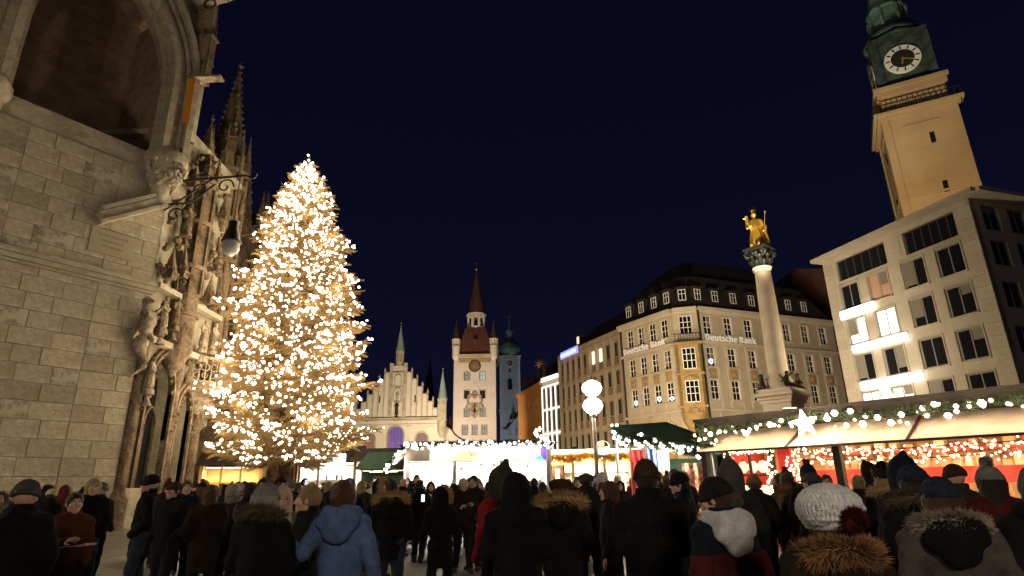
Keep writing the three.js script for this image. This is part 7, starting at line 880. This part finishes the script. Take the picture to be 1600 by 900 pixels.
// ---- left, before the town hall
P('person in dull orange jacket at the edge of the crowd by the town hall arches', -0.7, 7.0, 0.9, { tall: 1.6, lod: 0, coat: { m: CM.orange, hem: 0.75, band: [1.15, 0.02, CM.white] }, hair: { type: 'short', m: RM.dark }, R: 'front' });
P('tall person in black coat and black beanie before the arches, turned sideways', -0.585, 9.4, -1.1, { tall: 1.82, lod: 0, coat: { m: CM.black, hem: 0.65 }, hat: { type: 'beanie', m: HM.black }, legs: CM.jeans });
P('person in black jacket and wide brown cap beside the tall black beanie', -0.545, 9.0, -0.3, { tall: 1.72, lod: 0, coat: { m: CM.black2, hem: 0.75 }, hat: { type: 'cap', m: HM.brown }, hair: { type: 'short', m: RM.dark } });
P('person with short brown hair in dark jacket behind the wide brown cap', -0.525, 11.0, 0.6, { tall: 1.76, lod: 1, coat: { m: CM.navy, hem: 0.7 }, hair: { type: 'short', m: RM.brown } });
P('person in dark brown coat with chestnut hair, alone on the paving by the arches', -0.485, 8.6, AWAY + 0.3, { tall: 1.66, lod: 0, coat: { m: CM.brown, hem: 0.6 }, hair: { type: 'bob', m: RM.auburn } });
P('person in black coat with grey scarf looking up at the fir', -0.447, 9.6, AWAY + 0.2, { tall: 1.68, lod: 0, coat: { m: CM.charcoal, hem: 0.6 }, hair: { type: 'short', m: RM.grey }, scarf: HM.grey, look: [0, -0.25] });
P('person in cream knitted hat in front of the lit shop arches', -0.44, 12.5, 2.0, { tall: 1.7, lod: 0, coat: { m: CM.brown, hem: 0.7 }, hat: { type: 'beanie', m: HM.cream }, hair: { type: 'long', m: RM.brown } });
P('person in dark jacket with beige shoulder bag near the fir trunk', -0.42, 8.2, AWAY - 0.3, { tall: 1.68, lod: 0, coat: { m: CM.black, hem: 0.72 }, hair: { type: 'short', m: RM.dark }, strap: CM.beige });
P('person in teal beanie and dark coat before the info board', -0.265, 9.5, AWAY, { tall: 1.72, lod: 1, coat: { m: CM.black, hem: 0.65 }, hat: { type: 'beanie', m: HM.blue } });
P('person in dark headband and charcoal coat facing the fir beyond the blond hair', -0.325, 10.2, AWAY + 0.4, { tall: 1.7, lod: 1, coat: { m: CM.charcoal, hem: 0.65 }, hair: { type: 'long', m: RM.dark }, hat: { type: 'headband', m: HM.dkgrey } });
P('tall person with short hair and glasses of frost on a dark coat near the green tent', -0.158, 18.5, 0.3, { tall: 1.9, lod: 1, coat: { m: CM.black, hem: 0.6 }, hair: { type: 'short', m: RM.brown } }).userData.label = 'tall bareheaded person with ruddy face near the green tent';
P('person in white trimmed beanie turned aside before the green tent', -0.215, 12.0, 1.2, { tall: 1.72, lod: 1, coat: { m: CM.black2, hem: 0.6, furUp: furM.tan, hoodUp: true } });
P('person in dark beanie close to the camera beyond the orange jacket', -0.78, 5.2, AWAY + 0.5, { tall: 1.7, lod: 0, coat: { m: CM.black, hem: 0.6 }, hat: { type: 'beanie', m: HM.dkgrey } });
P('person in black hooded coat by the town hall wall in the dim corner', -0.87, 6.2, AWAY - 0.3, { tall: 1.72, lod: 1, coat: { m: CM.black2, hem: 0.6, hoodUp: true } });
P('person in brown coat and grey beanie in the dim corner by the town hall', -0.66, 11.0, AWAY, { tall: 1.74, lod: 1, coat: { m: CM.brown, hem: 0.6 }, hat: { type: 'beanie', m: HM.grey } });
// ---- farther crowd: eleven kinds of figure, each copy with its own clothes and its own place
{
  const kinds = [
    ['beanie', { hat: { type: 'beanie', m: HM.black }, hair: { type: 'short', m: RM.dark } }], ['bobble hat', { hat: { type: 'bobble', m: HM.red }, hair: { type: 'long', m: RM.brown } }], ['short dark hair', { hair: { type: 'short', m: RM.dark } }], ['long brown hair', { hair: { type: 'long', m: RM.brown }, scarf: HM.grey }], ['hood up', { coat: { hem: 0.65, hoodUp: true } }], ['pointed hood', { coat: { hem: 0.7, hoodUp: 'peak' } }], ['fur edged hood', { coat: { hem: 0.65, hoodUp: true, furUp: furM.tan } }], ['bobbed hair', { hair: { type: 'bob', m: RM.blond } }], ['flat cap', { hat: { type: 'flat', m: HM.dkgrey }, hair: { type: 'short', m: RM.grey } }], ['tall beanie', { hat: { type: 'beanie', m: HM.grey, tall: 0.03 }, L: 'front', R: 'front' }], ['backpack', { hair: { type: 'short', m: RM.brown }, bag: 'backpack' }],
  ];
  const protos = kinds.map(([n, o]) => buildPerson({ lod: 2, tall: 1.72, ...o, coat: { hem: 0.68, ...(o.coat ?? {}) } }));
  const coats = Object.entries({ black: CM.black, navy: CM.navy, charcoal: CM.charcoal, brown: CM.brown, olive: CM.olive, grey: CM.grey, wine: CM.wine, teal: CM.teal, red: CM.red, beige: CM.beige, white: CM.white }), hats = Object.entries({ black: HM.black, brown: HM.brown, grey: HM.grey, cream: HM.cream, red: HM.red, navy: HM.navy, mustard: HM.mustard, wine: HM.wine });
  const taken = []; scene.traverse((c) => { if (/^person/.test(c.name) && c.parent === scene) taken.push([c.position.x, c.position.z]); });
  const zones = [['by the lit shop arches', -0.56, -0.42, 11, 27, 26], ['under the fir', -0.42, -0.27, 11, 26, 24], ['before the green tent', -0.27, -0.17, 14, 27, 12], ['at the white lit stall', -0.21, 0.02, 15.5, 20.8, 20], ['before the gold trimmed kiosk', 0.03, 0.2, 11, 23.5, 20], ['by the green canopy', 0.2, 0.27, 10, 17.5, 8], ['along the red stall', 0.34, 0.6, 8.2, 11.5, 8], ['by the dim town hall corner', -0.95, -0.58, 8, 22, 16]];
  const used = new Set(), ord = ['', 'in front, ', 'farther back, ', 'at the edge, '];
  for (const [where, k0, k1, d0, d1, n] of zones) for (let i = 0, tries = 0; i < n && tries < 600; tries++) {
    const d = d0 + (d1 - d0) * Math.pow(rnd(), 0.9), k = rr(k0, k1), x = k * d, z = -d;
    if (taken.some(([a, b]) => Math.hypot(a - x, b - z) < 0.55)) continue;
    if (k > -0.2 && k < -0.05 && d < 15.6) continue;                                           // the open paving
    if (where === 'along the red stall') { const q = (x - 4.85) * 0.802 - (z + 16.6) * 0.597 ; if (q > -0.35) continue; }
    const pi = Math.floor(rnd() * kinds.length), [cn, cm] = rnd() < 0.78 ? coats[Math.floor(rnd() * 4)] : pick(coats), [hn, hm] = pick(hats), hasHat = /beanie|bobble|cap/.test(kinds[pi][0]);
    const lab = `person in ${cn} coat, ${hasHat ? hn + ' ' : ''}${kinds[pi][0]}, ${where}`; let L = lab, j = 0; const dirs = ['facing away', 'facing the camera', 'in profile'], face = Math.floor(rnd() * 3);
    L = `${lab}, ${dirs[face]}`; if (used.has(L)) continue; used.add(L);
    const c = protos[pi].clone(); c.name = numbered('person'); c.userData = {}; c.traverse((m) => { if (m.name === 'coat' || m.name === 'collar' || m.name === 'hood') m.material = cm; if (m.name === 'hat') m.material = hm; if (m.name === 'trousers') m.material = pick([CM.trousers, CM.jeans, CM.charcoal]); });
    c.position.set(x, 0, z); c.rotation.y = [AWAY, 0, pick([1.57, -1.57])][face] + rr(-0.4, 0.4) - Math.atan(k) * 0.7; const s = rr(0.93, 1.06); c.scale.set(s, s, s); scene.add(c); tag(c, L, 'person', 'people in the market crowd'); taken.push([x, z]); i++;
  }
  console.log('people', taken.length);
}
renderer.render(scene, camera);
